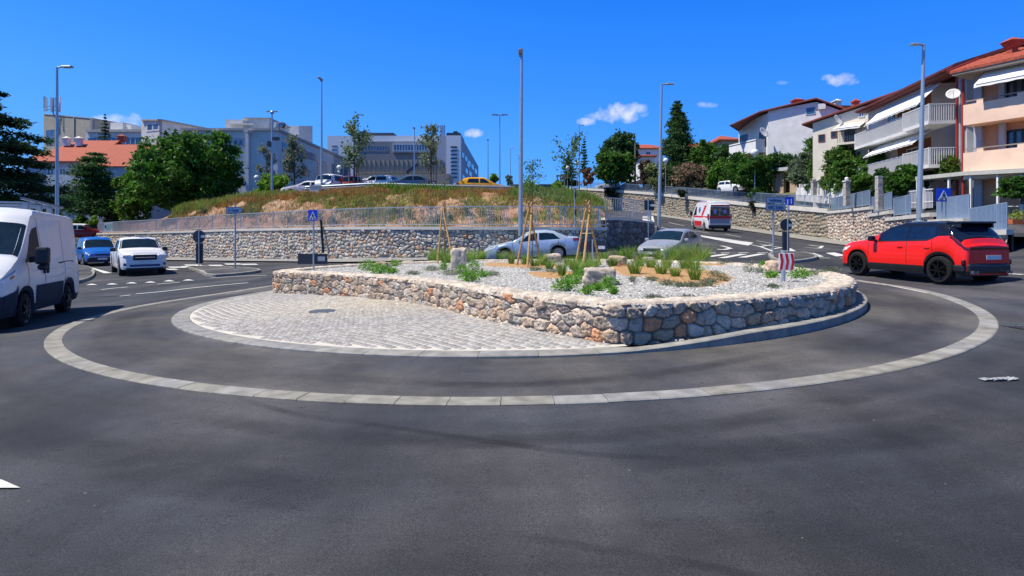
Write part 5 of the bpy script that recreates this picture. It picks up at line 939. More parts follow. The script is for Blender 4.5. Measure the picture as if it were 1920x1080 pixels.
def sparse(name, label, u, v0, v1, hw, Y, base, n=500, ls=.11, seed=1, vb=None, trunk=.05, nbr=10, group=None, lean=0, dead=None, pd=0, cat='tree', zg=None):
    rn = np.random.default_rng(seed); c = W3(u, vb or v1, Y)
    if zg is not None: c.z = zg
    zt = ztop(v0, Y) - c.z; zb = ztop(v1, Y) - c.z; w = hw / F * Y; t = thing(name, label, cat, tuple(c), group=group); mb = MB(); mb.tube([(0, 0, -.1), (lean * .5, 0, zt * .5), (lean, 0, zt * .93)], [trunk, trunk * .7, trunk * .2], 6); P = []
    for i in range(nbr):
        f = (i + .5) / nbr; z0 = zb + (zt - zb) * f * .8 - .1; L = w * (1.05 - .55 * abs(f - .45) * 2) * rn.uniform(.6, 1.1); a = rn.uniform(0, 6.28) if i > 1 else (0 if i else math.pi); e = np.array([math.cos(a) * L, math.sin(a) * L * .8, L * rn.uniform(.5, 1.1)]); b0 = np.array([lean * f, 0, z0]); mb.tube([tuple(b0), tuple(b0 + e * .5 + [0, 0, .05]), tuple(b0 + e)], [trunk * .4, trunk * .28, trunk * .1], 4)
        k = int(n / nbr); s = rn.uniform(.25, 1.08, k); P.append(b0 + e * s[:, None] + rn.normal(0, 1, (k, 3)) * w * .13)
    mb.build('trunk', M_bark, t); P = np.concatenate(P); P = P[P[:, 2] < zt]; leafmesh('crown', P, ls, pal(len(P), rn, base, .3, dead, pd), t, seed); return t
# left side
cd = conifer('cedar_tree', 'huge dark layered cedar cut by the left edge of the picture', -38, 118, 400, 150, 44, base=CED, n=52000, ls=.2, seed=3, p=.7, droop=.1, nl=11, layers=.42, vb=470, trunk=.5)
conifer('pine_tree', 'mid green tufted pine in front of the red-roofed house', 178, 288, 412, 56, 62, base=[(.035, .085, .02), (.05, .12, .028), (.02, .05, .018)], n=26000, ls=.17, seed=5, p=.4, droop=-.05, nl=9, layers=.95, vb=430, trunk=.22)
broad('leafy_tree', 'large dense leafy tree standing before the concrete hospital building', 'tree', 232, 478, 240, 402, 56, [(.05, .14, .016), (.065, .17, .018), (.035, .10, .014)], n=60000, ls=.19, nb=17, seed=8, trunk=.35, vb=440, rx=.42)
broad('leafy_bush', 'low dark bush joined to the left foot of the large leafy tree', 'bush', 205, 290, 300, 412, 60, GREEN, n=12000, ls=.18, nb=8, seed=9, vb=430)
conifer('fir_tree', 'small dark fir poking above the red tiled roof', 197, 215, 275, 15, 90, n=2500, ls=.16, seed=6, nl=10, droop=.2, vb=280)
broad('leafy_bush', 'small yellow-green bush beside the maroon pickup', 'bush', 166, 186, 402, 428, 58, BRIGHT, n=1200, ls=.14, nb=4, seed=12, vb=436, tr=False)
broad('leafy_bush', 'bright green bush under the camera pole beside the concrete building', 'bush', 480, 548, 322, 368, 54, BRIGHT, n=7000, ls=.13, nb=8, seed=14, vb=372)
sparse('young_tree', 'thin bare-branched tree with few leaves left of the camera pole', 500, 262, 345, 22, 58, OLIVE, n=700, ls=.12, seed=15, vb=360, trunk=.09, nbr=12, dead=(.25, .2, .13), pd=.3)
sparse('young_tree', 'thin olive-green tree against the concrete hospital side wall', 552, 248, 340, 30, 60, OLIVE, n=1900, ls=.13, seed=16, vb=362, trunk=.1, nbr=16, dead=(.25, .2, .13), pd=.25)
sparse('young_tree', 'staked young tree with uneven crown above the white and red parked cars', 664, 214, 318, 36, 45.5, [(.16, .24, .09), (.11, .18, .07), (.20, .27, .12)], n=1500, ls=.115, seed=17, vb=358, trunk=.09, nbr=18)
sparse('young_tree', 'staked young tree in front of the glass stair of the hospital', 808, 217, 315, 25, 45, [(.17, .25, .09), (.12, .19, .08), (.24, .28, .12)], n=1100, ls=.105, seed=18, vb=360, trunk=.08, nbr=15, dead=(.3, .2, .09), pd=.12)
broad('leafy_bush', 'small round green tree between the thin lamp posts', 'tree', 915, 938, 324, 345, 80, BRIGHT, n=1500, ls=.16, nb=4, seed=19, vb=352); sparse('young_tree', 'tiny pale tree beside the dark parked vehicle', 956, 326, 348, 9, 60, OLIVE, n=500, ls=.1, seed=20, vb=356)
M_stake = mat('grey_stake', (.20, .16, .12), .85, var=.3, scale=8)
def stake_frame(u, v0, v1, Y, wpx, lab):
    t = thing('tree_stakes', lab, 'tree support', tuple(W3(u, v1, Y)), group='stake frames round car park trees'); h = (v1 - v0) / F * Y; w = wpx / F * Y; pm = MB(); pm.tube([(0, 0, 0), (0, 0, h)], .05, 6); p0 = pm.build('stake', M_stake, t)
    for i, (x, y) in enumerate(((-w / 2, 0), (w / 2, 0), (0, w))):
        o = p0 if i == 0 else p0.copy()
        if i: COL.objects.link(o); o.parent = t
        o.location = (x, y, 0)
    mb = MB(); mb.bar((-w / 2 - .1, -.04, h - .08), (w / 2 + .1, -.04, h - .08), .05, .1); mb.build('crossbar', M_stake, t)
stake_frame(663, 305, 359, 45.3, 17, 'dark stake frame round the young tree above the red parked car'); stake_frame(810, 308, 361, 44.8, 16, 'dark stake frame round the young tree by the ribbed wall'); stake_frame(1052, 328, 372, 42.5, 14, 'pale stake frame round the thin tree left of the small fir')
for i_, (u0, u1, v0, v1, Y, b_, lab) in enumerate([(60, 135, 385, 446, 66, DKGREEN, 'dark hedge in front of the shaded house wall'), (20, 80, 392, 450, 62, DKGREEN, 'dark hedge half hidden behind the white van'), (130, 168, 398, 440, 64, GREEN, 'green hedge bush behind the maroon pickup'), (190, 232, 385, 430, 62, DKGREEN, 'dark shrub under the pine beside the white notice board')]): broad('leafy_bush', lab, 'bush', u0, u1, v0, v1, Y, b_, n=7000, ls=.15, nb=8, seed=160 + i_, vb=v1 + 6, tr=False)
# right side
hill = [('leafy_tree', 'big round dark tree left of the red hipped house', 'tree', 1117, 1201, 241, 345, 92, DKGREEN, 24000, .24, 12), ('leafy_tree', 'brighter green tree in front of the big round dark tree', 'tree', 1114, 1192, 284, 350, 86, [(.05, .13, .016), (.04, .1, .015), (.09, .19, .02)], 15000, .2, 9),
 ('leafy_shrub', 'maroon-leaved shrub beside the utility pole', 'shrub', 1196, 1230, 302, 352, 80, [(.07, .035, .03), (.05, .03, .03), (.05, .06, .025)], 5000, .18, 6), ('oleander_shrub', 'pale yellow flowering shrub behind the tall lamp post', 'shrub', 1210, 1256, 309, 351, 76, [(.12, .18, .05), (.35, .36, .16), (.09, .13, .04)], 7000, .15, 7),
 ('oleander_shrub', 'pink flowering oleander left of the small white car', 'shrub', 1252, 1322, 301, 355, 72, [(.07, .09, .03), (.52, .26, .22), (.05, .07, .025), (.40, .26, .20), (.06, .08, .03)], 13000, .13, 9), ('leafy_tree', 'mixed green garden trees behind the pink oleander', 'tree', 1288, 1352, 268, 345, 82, GREEN, 12000, .2, 9),
 ('leafy_tree', 'green garden tree under the beige house', 'tree', 1332, 1392, 272, 345, 78, [(.045, .11, .03), (.03, .08, .02), (.05, .1, .04)], 10000, .2, 8), ('round_bush', 'round clipped dark bush above the small white car', 'bush', 1328, 1371, 297, 352, 69, GREEN, 9000, .14, 6), ('leafy_bush', 'broad green bush covering the lower white house balcony', 'bush', 1362, 1450, 286, 362, 58, [(.045, .12, .015), (.06, .15, .02), (.03, .08, .012)], 22000, .15, 12),
 ('leafy_bush', 'dark ivy mass on the bank below the white gable wall', 'bush', 1436, 1492, 284, 322, 61, DKGREEN, 8000, .15, 7), ('olive_tree', 'grey-green olive tree below the cream house', 'tree', 1476, 1556, 284, 340, 54, OLIVE, 15000, .12, 10), ('leafy_bush', 'bright green climbing shrub along the cream house wall', 'bush', 1506, 1572, 257, 302, 55, [(.05, .15, .018), (.07, .18, .02)], 10000, .14, 8),
 ('fruit_tree', 'leafy fruit tree between the cream house and the awning house', 'tree', 1545, 1640, 276, 362, 47, [(.045, .10, .015), (.07, .13, .02), (.03, .07, .012)], 22000, .13, 12), ('leafy_bush', 'low dark shrub row behind the garden balustrade', 'bush', 1512, 1590, 325, 362, 50, DKGREEN, 9000, .12, 8), ('leafy_bush', 'low hedge between the ball-topped pillar and the tall white pillar', 'bush', 1594, 1648, 326, 360, 41, GREEN, 7000, .11, 6),
 ('round_bush', 'large round deep green bush left of the right-hand lamp post', 'bush', 1662, 1730, 311, 362, 35, [(.045, .12, .012), (.06, .15, .016), (.035, .09, .01)], 18000, .09, 9), ('leafy_bush', 'leafy plants climbing the lower balcony of the awning house', 'bush', 1700, 1770, 288, 338, 36.5, [(.04, .09, .018), (.08, .13, .05), (.03, .07, .015)], 11000, .09, 8), ('leafy_bush', 'yellow-green bush in the corner by the pink house', 'bush', 1755, 1806, 290, 334, 33.5, [(.06, .13, .02), (.16, .20, .02), (.04, .09, .015)], 9000, .08, 7),
 ('leafy_bush', 'tangled green shrub between the olive tree and the cream house wall', 'bush', 1520, 1560, 290, 345, 51, GREEN, 9000, .13, 8), ('leafy_bush', 'dense green shrub behind the round clipped bush', 'bush', 1300, 1340, 310, 352, 76, GREEN, 7000, .16, 7), ('leafy_bush', 'dark green shrub filling the corner right of the tan garage', 'bush', 1498, 1530, 312, 358, 54, DKGREEN, 7000, .13, 7),
 ('leafy_bush', 'broad bush in front of the fruit tree and cream house base', 'bush', 1560, 1632, 300, 358, 45, [(.06, .14, .02), (.08, .17, .025)], 12000, .12, 9), ('leafy_bush', 'tall leafy bush against the far end of the awning house', 'bush', 1618, 1672, 285, 345, 42.5, GREEN, 10000, .11, 8), ('leafy_bush', 'bright bush under the cream house windows left of the fruit tree', 'bush', 1536, 1582, 278, 330, 49.5, [(.08, .19, .022), (.10, .22, .03)], 9000, .12, 8), ('leafy_bush', 'deep green bush between the round bush and the lower awning balcony', 'bush', 1640, 1680, 318, 360, 38, DKGREEN, 7000, .1, 7),
 ('vine', 'leafy vine hanging over the dark basement bay', 'vine', 1876, 1960, 334, 368, 26.6, [(.06, .16, .018), (.04, .11, .015)], 7000, .08, 7)]
for i, (nm_, lab, cat, u0, u1, v0, v1, Y, b_, n_, ls_, nb_) in enumerate(hill): broad(nm_, lab, cat, u0 - 4, u1 + 4, v0 - 3, v1, Y, b_, n=int(n_ * 1.35), ls=ls_, nb=nb_ + 2, seed=40 + i, vb=v1 + 3, trunk=.12, rx=.44 if u0 > 1200 else .38)
conifer('dark_conifer', 'tall dark pointed conifer standing alone on the skyline', 1270, 191, 345, 36, 84, base=DKGREEN, n=50000, ls=.2, seed=60, p=.72, droop=.15, nl=26, layers=1.1, top=.12, vb=350); conifer('fir_tree', 'small dark fir behind the white globe lamps', 1066, 284, 350, 21, 88, n=6000, ls=.2, seed=61, p=.9, nl=12, layers=.7, vb=355)
conifer('cypress_tree', 'slim dark cypress spire beside the thin lamp post', 1095, 261, 325, 6, 110, base=DKGREEN, n=4000, ls=.18, seed=62, p=.35, droop=-.3, nl=12, layers=1.0, top=.2, vb=340)
sparse('young_tree', 'see-through young tree with scattered leaves before the small fir', 1072, 250, 338, 40, 43, [(.06, .12, .04), (.08, .14, .05)], n=700, ls=.11, seed=63, vb=372, trunk=.05, nbr=12)
# hanging creepers on the climbing road wall
for i, (u0, u1, v0, v1, Y) in enumerate([(1132, 1168, 356, 382, 86), (1405, 1432, 384, 412, 56.5), (1272, 1282, 362, 376, 70)]):
    rn = np.random.default_rng(70 + i); P = []; c = W3((u0 + u1) / 2, v0, Y); t = thing('creeper', ['dark creeper hanging over the far end of the road wall', 'dark creeper hanging over the wall right of the ambulance', 'small dark creeper tuft on the coping behind the tall lamp'][i], 'creeper', tuple(c))
    w = (u1 - u0) / F * Y; h = (v1 - v0) / F * Y
    for k_ in range(9):
        x = rn.uniform(-.5, .5) * w; L = h * rn.uniform(.45, 1); m_ = int(120 * L / h) + 60; s = rn.random(m_); P.append(np.stack([x + rn.normal(0, .14, m_) + .1 * s, -.25 + rn.normal(0, .13, m_) - .2 * s, .35 - s * L], 1))
    P = np.concatenate(P); leafmesh('foliage', P, .13, pal(len(P), rn, [(.03, .04, .02), (.02, .035, .018)], .3), t, i)
# ---- grass on the bank (stuff)
def blades(name, P, hgt, wid, cols, seed, par=None, bend=.35, m=None):
    rn = np.random.default_rng(seed); n = len(P); a = rn.uniform(0, 6.28, n); b = rn.uniform(0, 6.28, n); hh = hgt * rn.uniform(.5, 1.15, n) if np.isscalar(hgt) else hgt * rn.uniform(.6, 1.1, n); be = hh * bend * rn.uniform(.1, 1.2, n)
    w = wid * rn.uniform(.7, 1.3, n); px_ = np.cos(a) * w; py_ = np.sin(a) * w; dx = np.cos(b) * be; dy = np.sin(b) * be
    V = np.stack([np.stack([P[:, 0] - px_, P[:, 1] - py_, P[:, 2]], 1), np.stack([P[:, 0] + px_, P[:, 1] + py_, P[:, 2]], 1), np.stack([P[:, 0] + dx * .35 + px_ * .7, P[:, 1] + dy * .35 + py_ * .7, P[:, 2] + hh * .6], 1), np.stack([P[:, 0] + dx * .35 - px_ * .7, P[:, 1] + dy * .35 - py_ * .7, P[:, 2] + hh * .6], 1), np.stack([P[:, 0] + dx, P[:, 1] + dy, P[:, 2] + hh], 1)], 1)
    Fq = np.concatenate([np.arange(n)[:, None] * 5 + np.array([0, 1, 2, 3]), np.arange(n)[:, None] * 5 + np.array([3, 2, 4, 4])])
    V = np.concatenate([V, V[:, 4:5] + np.array([.002, 0, 0])], 1); Fq = np.concatenate([np.arange(n)[:, None] * 6 + np.array([0, 1, 2, 3]), np.arange(n)[:, None] * 6 + np.array([3, 2, 5, 4])])
    return fast_mesh(name, V.reshape(-1, 3), Fq, m or M_leaf, par, np.repeat(np.concatenate([cols, np.ones((n, 1))], 1), 6, 0))
rn = np.random.default_rng(80)
DRY = [(.42, .20, .06), (.52, .32, .11), (.34, .19, .07), (.40, .28, .08)]; DRYG = [(.27, .34, .06), (.20, .31, .05), (.40, .38, .11)]
def bankgrass(name, n, u0, u1, k0, k1, base, h, thr=-.1, off=0, wid=.02):
    P = []; 
    us = rn.uniform(u0, u1, n * 3); ks_ = k0 + (k1 - k0) * rn.random(n * 3)
    for u, k_ in zip(us, ks_):
        p = bank(u, k_)
        if mnoise.noise(Vector((p.x * .33 + off, p.y * .33, 0))) > thr: P.append((p.x + rn.normal(0, .12), p.y + rn.normal(0, .12), p.z - .05))
        if len(P) >= n: break
    P = np.array(P); o = blades(name, P, h, wid, pal(len(P), rn, base, .3), 5 + int(off)); o['kind'] = 'stuff'; return o
bankgrass('dry_grass', 26000, 400, 1130,   .62, .97, DRY, .45, -.25, 0, .022); bankgrass('green_grass', 12000, 600, 1000,   .66, .96, BRIGHT, .38, .12, 9, .028); bankgrass('green_grass', 9000, 960, 1136, .5, 1.0, [(.17, .28, .05), (.24, .33, .08)], .6, -.3, 17, .02)
bankgrass('green_grass', 7000, 330, 560, .7, 1.0, DRYG, .6, -.1, 23, .025); bankgrass('dry_grass', 14000, 560, 1130, .35, .78, DRY + DRYG, .4, -.05, 53); bankgrass('dry_grass', 8000, 300, 700, .3, .75, [(.32, .26, .08), (.2, .22, .06)], .35, .12, 31); bankgrass('sparse_grass', 9000, 560, 1130, .03, .62, DRYG, .3, .05, 41); bankgrass('dry_grass', 6000, 330, 1130, .02, .5, [(.42, .36, .16), (.3, .28, .12)], .3, -.05, 61); bankgrass('sparse_grass', 5000, 420, 1130, .03, .6, [(.2, .3, .12), (.3, .34, .16)], .22, .1, 47)
for (ua, ub, ka, kb) in ((690, 745, .72, .93), (765, 800, .8, .95), (805, 862, .78, .92)):
    P = np.array([bank(rn.uniform(ua, ub), rn.uniform(ka, kb)) for _ in range(2200)]); P[:, 2] += rn.random(2200) ** 1.5 * .5; o_ = leafmesh('green_weeds', P, .07, pal(2200, rn, BRIGHT, .3), None, int(ua)); o_['kind'] = 'stuff'
# shrubs low on the bank behind the fence
for i, (u, k_, w, h) in enumerate([(575, .1, .9, .8), (600, .16, .8, .7), (625, .1, .6, .6), (680, .12, 1.0, 1.0), (692, .2, .9, .9), (742, .2, .5, .5), (768, .14, .5, .8), (820, .1, .9, .7), (848, .12, .5, .5), (875, .22, .6, .8), (925, .12, 1.0, .8), (905, .2, .7, .7), (1015, .35, 1.2, 1.1), (1050, .4, 1.3, 1.2), (985, .2, .5, .5), (540, .12, 1.1, .9), (470, .25, 1.0, .9), (430, .3, .8, .7), (380, .4, .7, .6)]):
    p = bank(u, k_); rn2 = np.random.default_rng(100 + i); t = thing('bank_shrub', 'small grey-green shrub growing on the red bank behind the fence', 'shrub', tuple(p), group='shrubs on the red bank'); P = ell(330, rn2, (0, 0, h * .4), (w * .5, w * .45, h * .6), .1, .9); P[:, 2] = np.abs(P[:, 2]); leafmesh('foliage', P, .06, pal(len(P), rn2, [(.14, .22, .10), (.11, .19, .09), (.18, .25, .12)], .3), t, i, asp=.35)
wb = bank(591, .82); o = MB(); o.box((0, 0, .35), (.75, .5, .95)); o.box((0, 0, .85), (.8, .55, .05)); wbt = thing('utility_box', 'small white concrete utility box on the red bank', 'utility box', (wb.x, wb.y, wb.z)); o.build('box_body', P_cream, wbt)
# weeds by the lamp foot on the crest
for i, (u, Y, w, h, lab) in enumerate([(992, 41, 1.3, 1.2, 'leafy weed clump at the crest beside the silver lamp pole'), (1045, 41.5, .9, 1.1, 'leafy weed clump at the right end of the crest')]):
    c = W3(u, 366, Y); rn2 = np.random.default_rng(130 + i); t = thing('weed_clump', lab, 'weeds', tuple(c)); P = ell(900, rn2, (0, 0, h * .4), (w * .5, .5, h * .6), .2, .5); leafmesh('foliage', P, .1, pal(len(P), rn2, BRIGHT, .3), t, i)
# ---- planter plants
def tuft(u, v, hp, wp, kind, lab, seed, Yadd=0):
    c = PG(u, v); Y = c.y; h = hp / F * Y; w = wp / F * Y; rn2 = np.random.default_rng(seed)
    nm_, cat, grp = {'g': ('grass_tuft', 'grass tuft', 'tall grass tufts in the gravel bed'), 's': ('leafy_plant', 'plant', 'low leafy plants in the gravel bed'), 'l': ('grey_plant', 'plant', 'grey-green cushion plants in the gravel bed')}[kind]
    t = thing(nm_, lab, cat, tuple(c), group=grp)
    if kind == 'g':
        n = int(50 + 330 * w); r = np.sqrt(rn2.random(n)) * w * .28; a = rn2.uniform(0, 6.28, n); P = np.stack([np.cos(a) * r, np.sin(a) * r, np.full(n, -.02)], 1); blades('foliage', P, np.full(n, h), .006, pal(n, rn2, [(.19, .38, .04), (.25, .48, .06), (.13, .28, .03), (.48, .50, .18)], .3), seed, t, bend=min(1.3, w / h * .95))
    else:
        n = int(260 + 2600 * w * w) if kind == 's' else int(300 + 2200 * w * w); P = ell(n, rn2, (0, 0, h * .42), (w * .5, w * .42, h * .55), .15, .55); P[:, 2] = np.abs(P[:, 2])
        b_ = [(.18, .40, .04), (.25, .50, .07), (.12, .29, .03)] if kind == 's' else [(.19, .24, .15), (.25, .30, .20), (.15, .19, .12)]
        leafmesh('foliage', P, .022 if kind == 's' else .018, pal(n, rn2, b_, .3), t, seed, asp=.35 if kind == 'l' else .5)
    return t
GL = 'tall green ornamental grass tuft growing in the mulch patches'; SL_ = 'low bright green leafy plant in the pale gravel'; LL = 'low grey-green cushion plant in the pale gravel'
TL = [('g', [(812, 492, 26, 24), (838, 493, 28, 30), (860, 488, 22, 22), (891, 489, 24, 30), (905, 486, 20, 20), (959, 496, 30, 15), (1003, 500, 24, 24), (1018, 498, 30, 18), (1053, 518, 34, 20), (1082, 516, 30, 20), (1097, 508, 24, 22), (1068, 497, 18, 22), (1115, 500, 24, 26), (1148, 500, 22, 22), (1190, 515, 36, 28), (1178, 486, 28, 22), (1205, 486, 18, 20), (1232, 487, 24, 22), (1260, 488, 30, 26), (1290, 490, 38, 30), (1312, 491, 34, 28), (1324, 488, 22, 18), (1240, 515, 30, 26), (1266, 520, 26, 20), (1303, 527, 36, 26), (1285, 505, 30, 26), (1160, 484, 20, 22), (940, 488, 18, 18), (1130, 487, 20, 22), (1270, 484, 26, 24), (985, 496, 22, 20), (1030, 505, 24, 20), (1075, 506, 26, 22), (1092, 496, 26, 24), (1108, 512, 24, 18), (1200, 500, 26, 22), (1220, 503, 24, 20), (1250, 503, 28, 20), (1303, 508, 30, 22), (875, 492, 24, 22), (822, 484, 22, 26)]),
      ('s', [(690, 507, 22, 34), (712, 513, 20, 40), (740, 500, 14, 24), (735, 513, 12, 26), (832, 506, 16, 18), (866, 512, 18, 26), (889, 510, 24, 28), (880, 528, 24, 44), (905, 520, 14, 26), (1058, 545, 26, 44), (1075, 532, 20, 40), (1110, 530, 26, 50), (1140, 540, 24, 34), (1100, 552, 18, 26), (1150, 552, 16, 20), (1090, 520, 18, 36), (1447, 521, 14, 26), (1500, 522, 22, 40), (1432, 502, 14, 20), (1120, 545, 16, 28)]),
      ('l', [(810, 508, 10, 34), (845, 516, 14, 40), (880, 520, 12, 36), (925, 517, 10, 26), (1005, 508, 9, 30), (1035, 512, 10, 28), (1186, 530, 14, 16), (1222, 527, 10, 26), (1250, 535, 12, 30), (1275, 538, 10, 34), (1300, 538, 10, 36), (1325, 537, 12, 34), (1342, 520, 14, 32), (1355, 528, 12, 28), (1333, 531, 12, 26), (1330, 493, 10, 34), (1405, 510, 22, 26), (1425, 512, 12, 22), (1530, 515, 10, 46), (1560, 508, 8, 34), (1225, 560, 8, 34), (1290, 562, 9, 40), (1450, 540, 8, 30), (1360, 496, 9, 26), (775, 515, 8, 30)])]
i_ = 0
for kd, L_ in TL:
    for (u, v, hp, wp) in L_: i_ += 1; tuft(u, v, hp, wp, kd, {'g': GL, 's': SL_, 'l': LL}[kd], 200 + i_)
# boulders
from bmesh.ops import create_icosphere
import bmesh
def boulder(u, v, wp, hp, lab, col, seed, blocky=.5, dp=.8):
    c = PG(u, v); Y = c.y; w = wp / F * Y; h = hp / F * Y; bm = bmesh.new(); create_icosphere(bm, subdivisions=4, radius=1); P = np.array([q.co[:] for q in bm.verts]); bm.verts.ensure_lookup_table()
    m_ = np.abs(P).max(1)[:, None]; P = P * (1 - blocky) + P / m_ * blocky * .88; nz_ = np.array([mnoise.fractal(Vector((q[0] * 1.3 + seed, q[1] * 1.3, q[2] * 1.3)), .7, 2.2, 5) for q in P]); P = P * (1 + .2 * nz_[:, None]); P[:, 2] = P[:, 2] * .5 + .44
    P = P * np.array([w * .54, w * .5 * dp, h]); cc = np.array(col)[None] * (1 + .5 * nz_[:, None]) ; Fc = np.array([[q.index for q in f.verts] for f in bm.faces]); bm.free(); o = fast_mesh('boulder', P, Fc, M_stone, None, np.concatenate([np.clip(cc, .05, .8), np.ones((len(P), 1))], 1), k=3, smooth=False); o.location = c; tag(o, lab, 'boulder', 'boulders in the gravel bed'); return o
boulder(860, 503, 30, 42, 'tall upright pale boulder beside the left stake tripod', (.52, .44, .36), 3, .7)
boulder(1124, 533, 58, 34, 'broad pitted boulder near the front of the gravel bed', (.42, .35, .29), 5, .8); boulder(1037, 492, 34, 18, 'pinkish low boulder behind the middle stake tripod', (.50, .40, .34), 7); boulder(1156, 498, 34, 20, 'pale ridge boulder right of the right stake tripod', (.50, .38, .28), 8)
boulder(1452, 512, 32, 26, 'orange-white boulder behind the chevron sign', (.58, .42, .30), 9, .4); boulder(716, 503, 26, 14, 'small tan boulder among the left green plants', (.48, .36, .26), 10, .3); boulder(766, 494, 22, 6, 'flat stone at the back of the gravel bed', (.45, .38, .3), 11, .3); boulder(1215, 491, 24, 10, 'small stone at the back of the gravel bed under the silver car', (.48, .42, .36), 12, .3)
# stake tripods with saplings
M_tie = mat('tie_band', (.45, .40, .32), .8)
def tripod(feet, head, lab, crown):
    Pf = [PG(*f) for f in feet]; c = sum(Pf, Vector()) / 3; t = thing('stake_tripod', lab, 'tree support', tuple(c), group='wooden tripods holding saplings')
    hx, hv = head; Hc = W3(hx, hv, c.y)
    for i, p in enumerate(Pf):
        q = p - c; top = (Hc - c) + Vector(((-.05, .07, .0)[i] * 1.0, (.05, .0, -.07)[i], 0)); d = (top - q); top2 = top + Vector((-q.x, -q.y, 0)).normalized() * .16 + Vector((0, 0, .34)); mb = MB(); mb.tube([tuple(q - Vector((0, 0, .1))), tuple(top), tuple(top2)], [.038, .034, .031], 8); mb.build('stake', M_wood, t)
    for f, r in ((.82, .09), (.60, .17)): z = (Hc - c).z * f; mb = MB(); mb.tube([(r * math.cos(a) + (Hc - c).x * f, r * math.sin(a) + (Hc - c).y * f, z) for a in np.linspace(0, 6.28, 9)], .015, 5); mb.build('tie', M_tie, t)
    sparse(**crown, Y=c.y, zg=c.z)
tripod([(820, 494), (834, 488), (851, 494)], (831, 392), 'wooden stake tripod left of the upright boulder', dict(name='sapling', label='thin sapling with a few orange leaves in the left tripod', u=834, v0=298, v1=345, hw=11, base=[(.3, .14, .05), (.1, .15, .04)], n=130, ls=.035, seed=150, vb=490, trunk=.016, nbr=6, cat='sapling', group='saplings in the tripods'))
tripod([(968, 498), (988, 502), (1016, 494)], (993, 397), 'wooden stake tripod in front of the silver saloon door', dict(name='sapling', label='airy sapling with small green leaves in the middle tripod', u=998, v0=284, v1=362, hw=25, base=[(.05, .12, .04), (.08, .15, .05)], n=420, ls=.04, seed=151, vb=495, trunk=.018, nbr=16, cat='sapling', group='saplings in the tripods'))
tripod([(1078, 500), (1092, 505), (1127, 496)], (1101, 396), 'wooden stake tripod before the dark wall end', dict(name='sapling', label='sapling with a dense reddish-brown top in the right tripod', u=1101, v0=308, v1=342, hw=13, base=[(.15, .05, .04), (.09, .1, .03), (.2, .07, .04)], n=900, ls=.045, seed=152, vb=495, trunk=.02, nbr=10, cat='sapling', group='saplings in the tripods'))
# pot plants at the far right
pb_ = thing('flower_bed', 'orange-edged flower bed at the right edge by the basement', 'flower bed', tuple(W3(1915, 421, 25))); c = pb_.location; mb = MB(); mb.box((.5, .3, .1), (1.9, .7, .3)); mb.build('planter_box', mat('terracotta', (.50, .13, .04), .8), pb_); rn2 = np.random.default_rng(5); P = ell(1500, rn2, (.4, .3, .35), (.9, .4, .35), .2, .4); leafmesh('foliage', P, .035, pal(1500, rn2, BRIGHT + [(.4, .3, .05)], .3), pb_, 3)
# ------------------------------------------------------------------ vehicles
def paint(name, c, rough=.3, metal=0.0): return mat('paint_' + name, c, rough, metal=metal, var=.03, scale=1.5, coat=.35)
V_white = paint('white', (.78, .79, .80)); V_red = paint('red', (.92, .012, .006), .4); V_silver = paint('silver', (.50, .60, .71), .3, .3); V_grey = paint('grey', (.20, .21, .23), .3, .4); V_blue = paint('blue', (.01, .13, .50)); V_blk = paint('black', (.008, .010, .02), .15); V_yel = paint('yellow', (.80, .38, .004)); V_mar = paint('maroon', (.22, .008, .012)); V_bg = paint('bluegrey', (.10, .16, .24), .3, .3); V_dk = paint('dark', (.02, .03, .05), .25)
M_headl = mat('headlight_glass', (.86, .86, .84), .4, var=.25, scale=14, metal=.1); M_taill = mat('taillight', (.40, .01, .01), .15, var=.2, scale=8, coat=.5); M_amber = mat('indicator', (.7, .25, .02), .2); M_plate = mat('number_plate', (.70, .72, .74), .4, var=.03); M_rim = mat('alloy', (.45, .46, .48), .3, metal=.7, var=.1); M_rimd = mat('alloy_dark', (.012, .012, .014), .3, metal=.5, var=.2); M_clad = mat('grey_cladding', (.018, .035, .058), .75, var=.2, spec=.2); M_int = mat('interior', (.02, .02, .022), .8); M_blkglass = mat('tinted_glass', (.006, .012, .03), .04, var=.3, spec=.9)
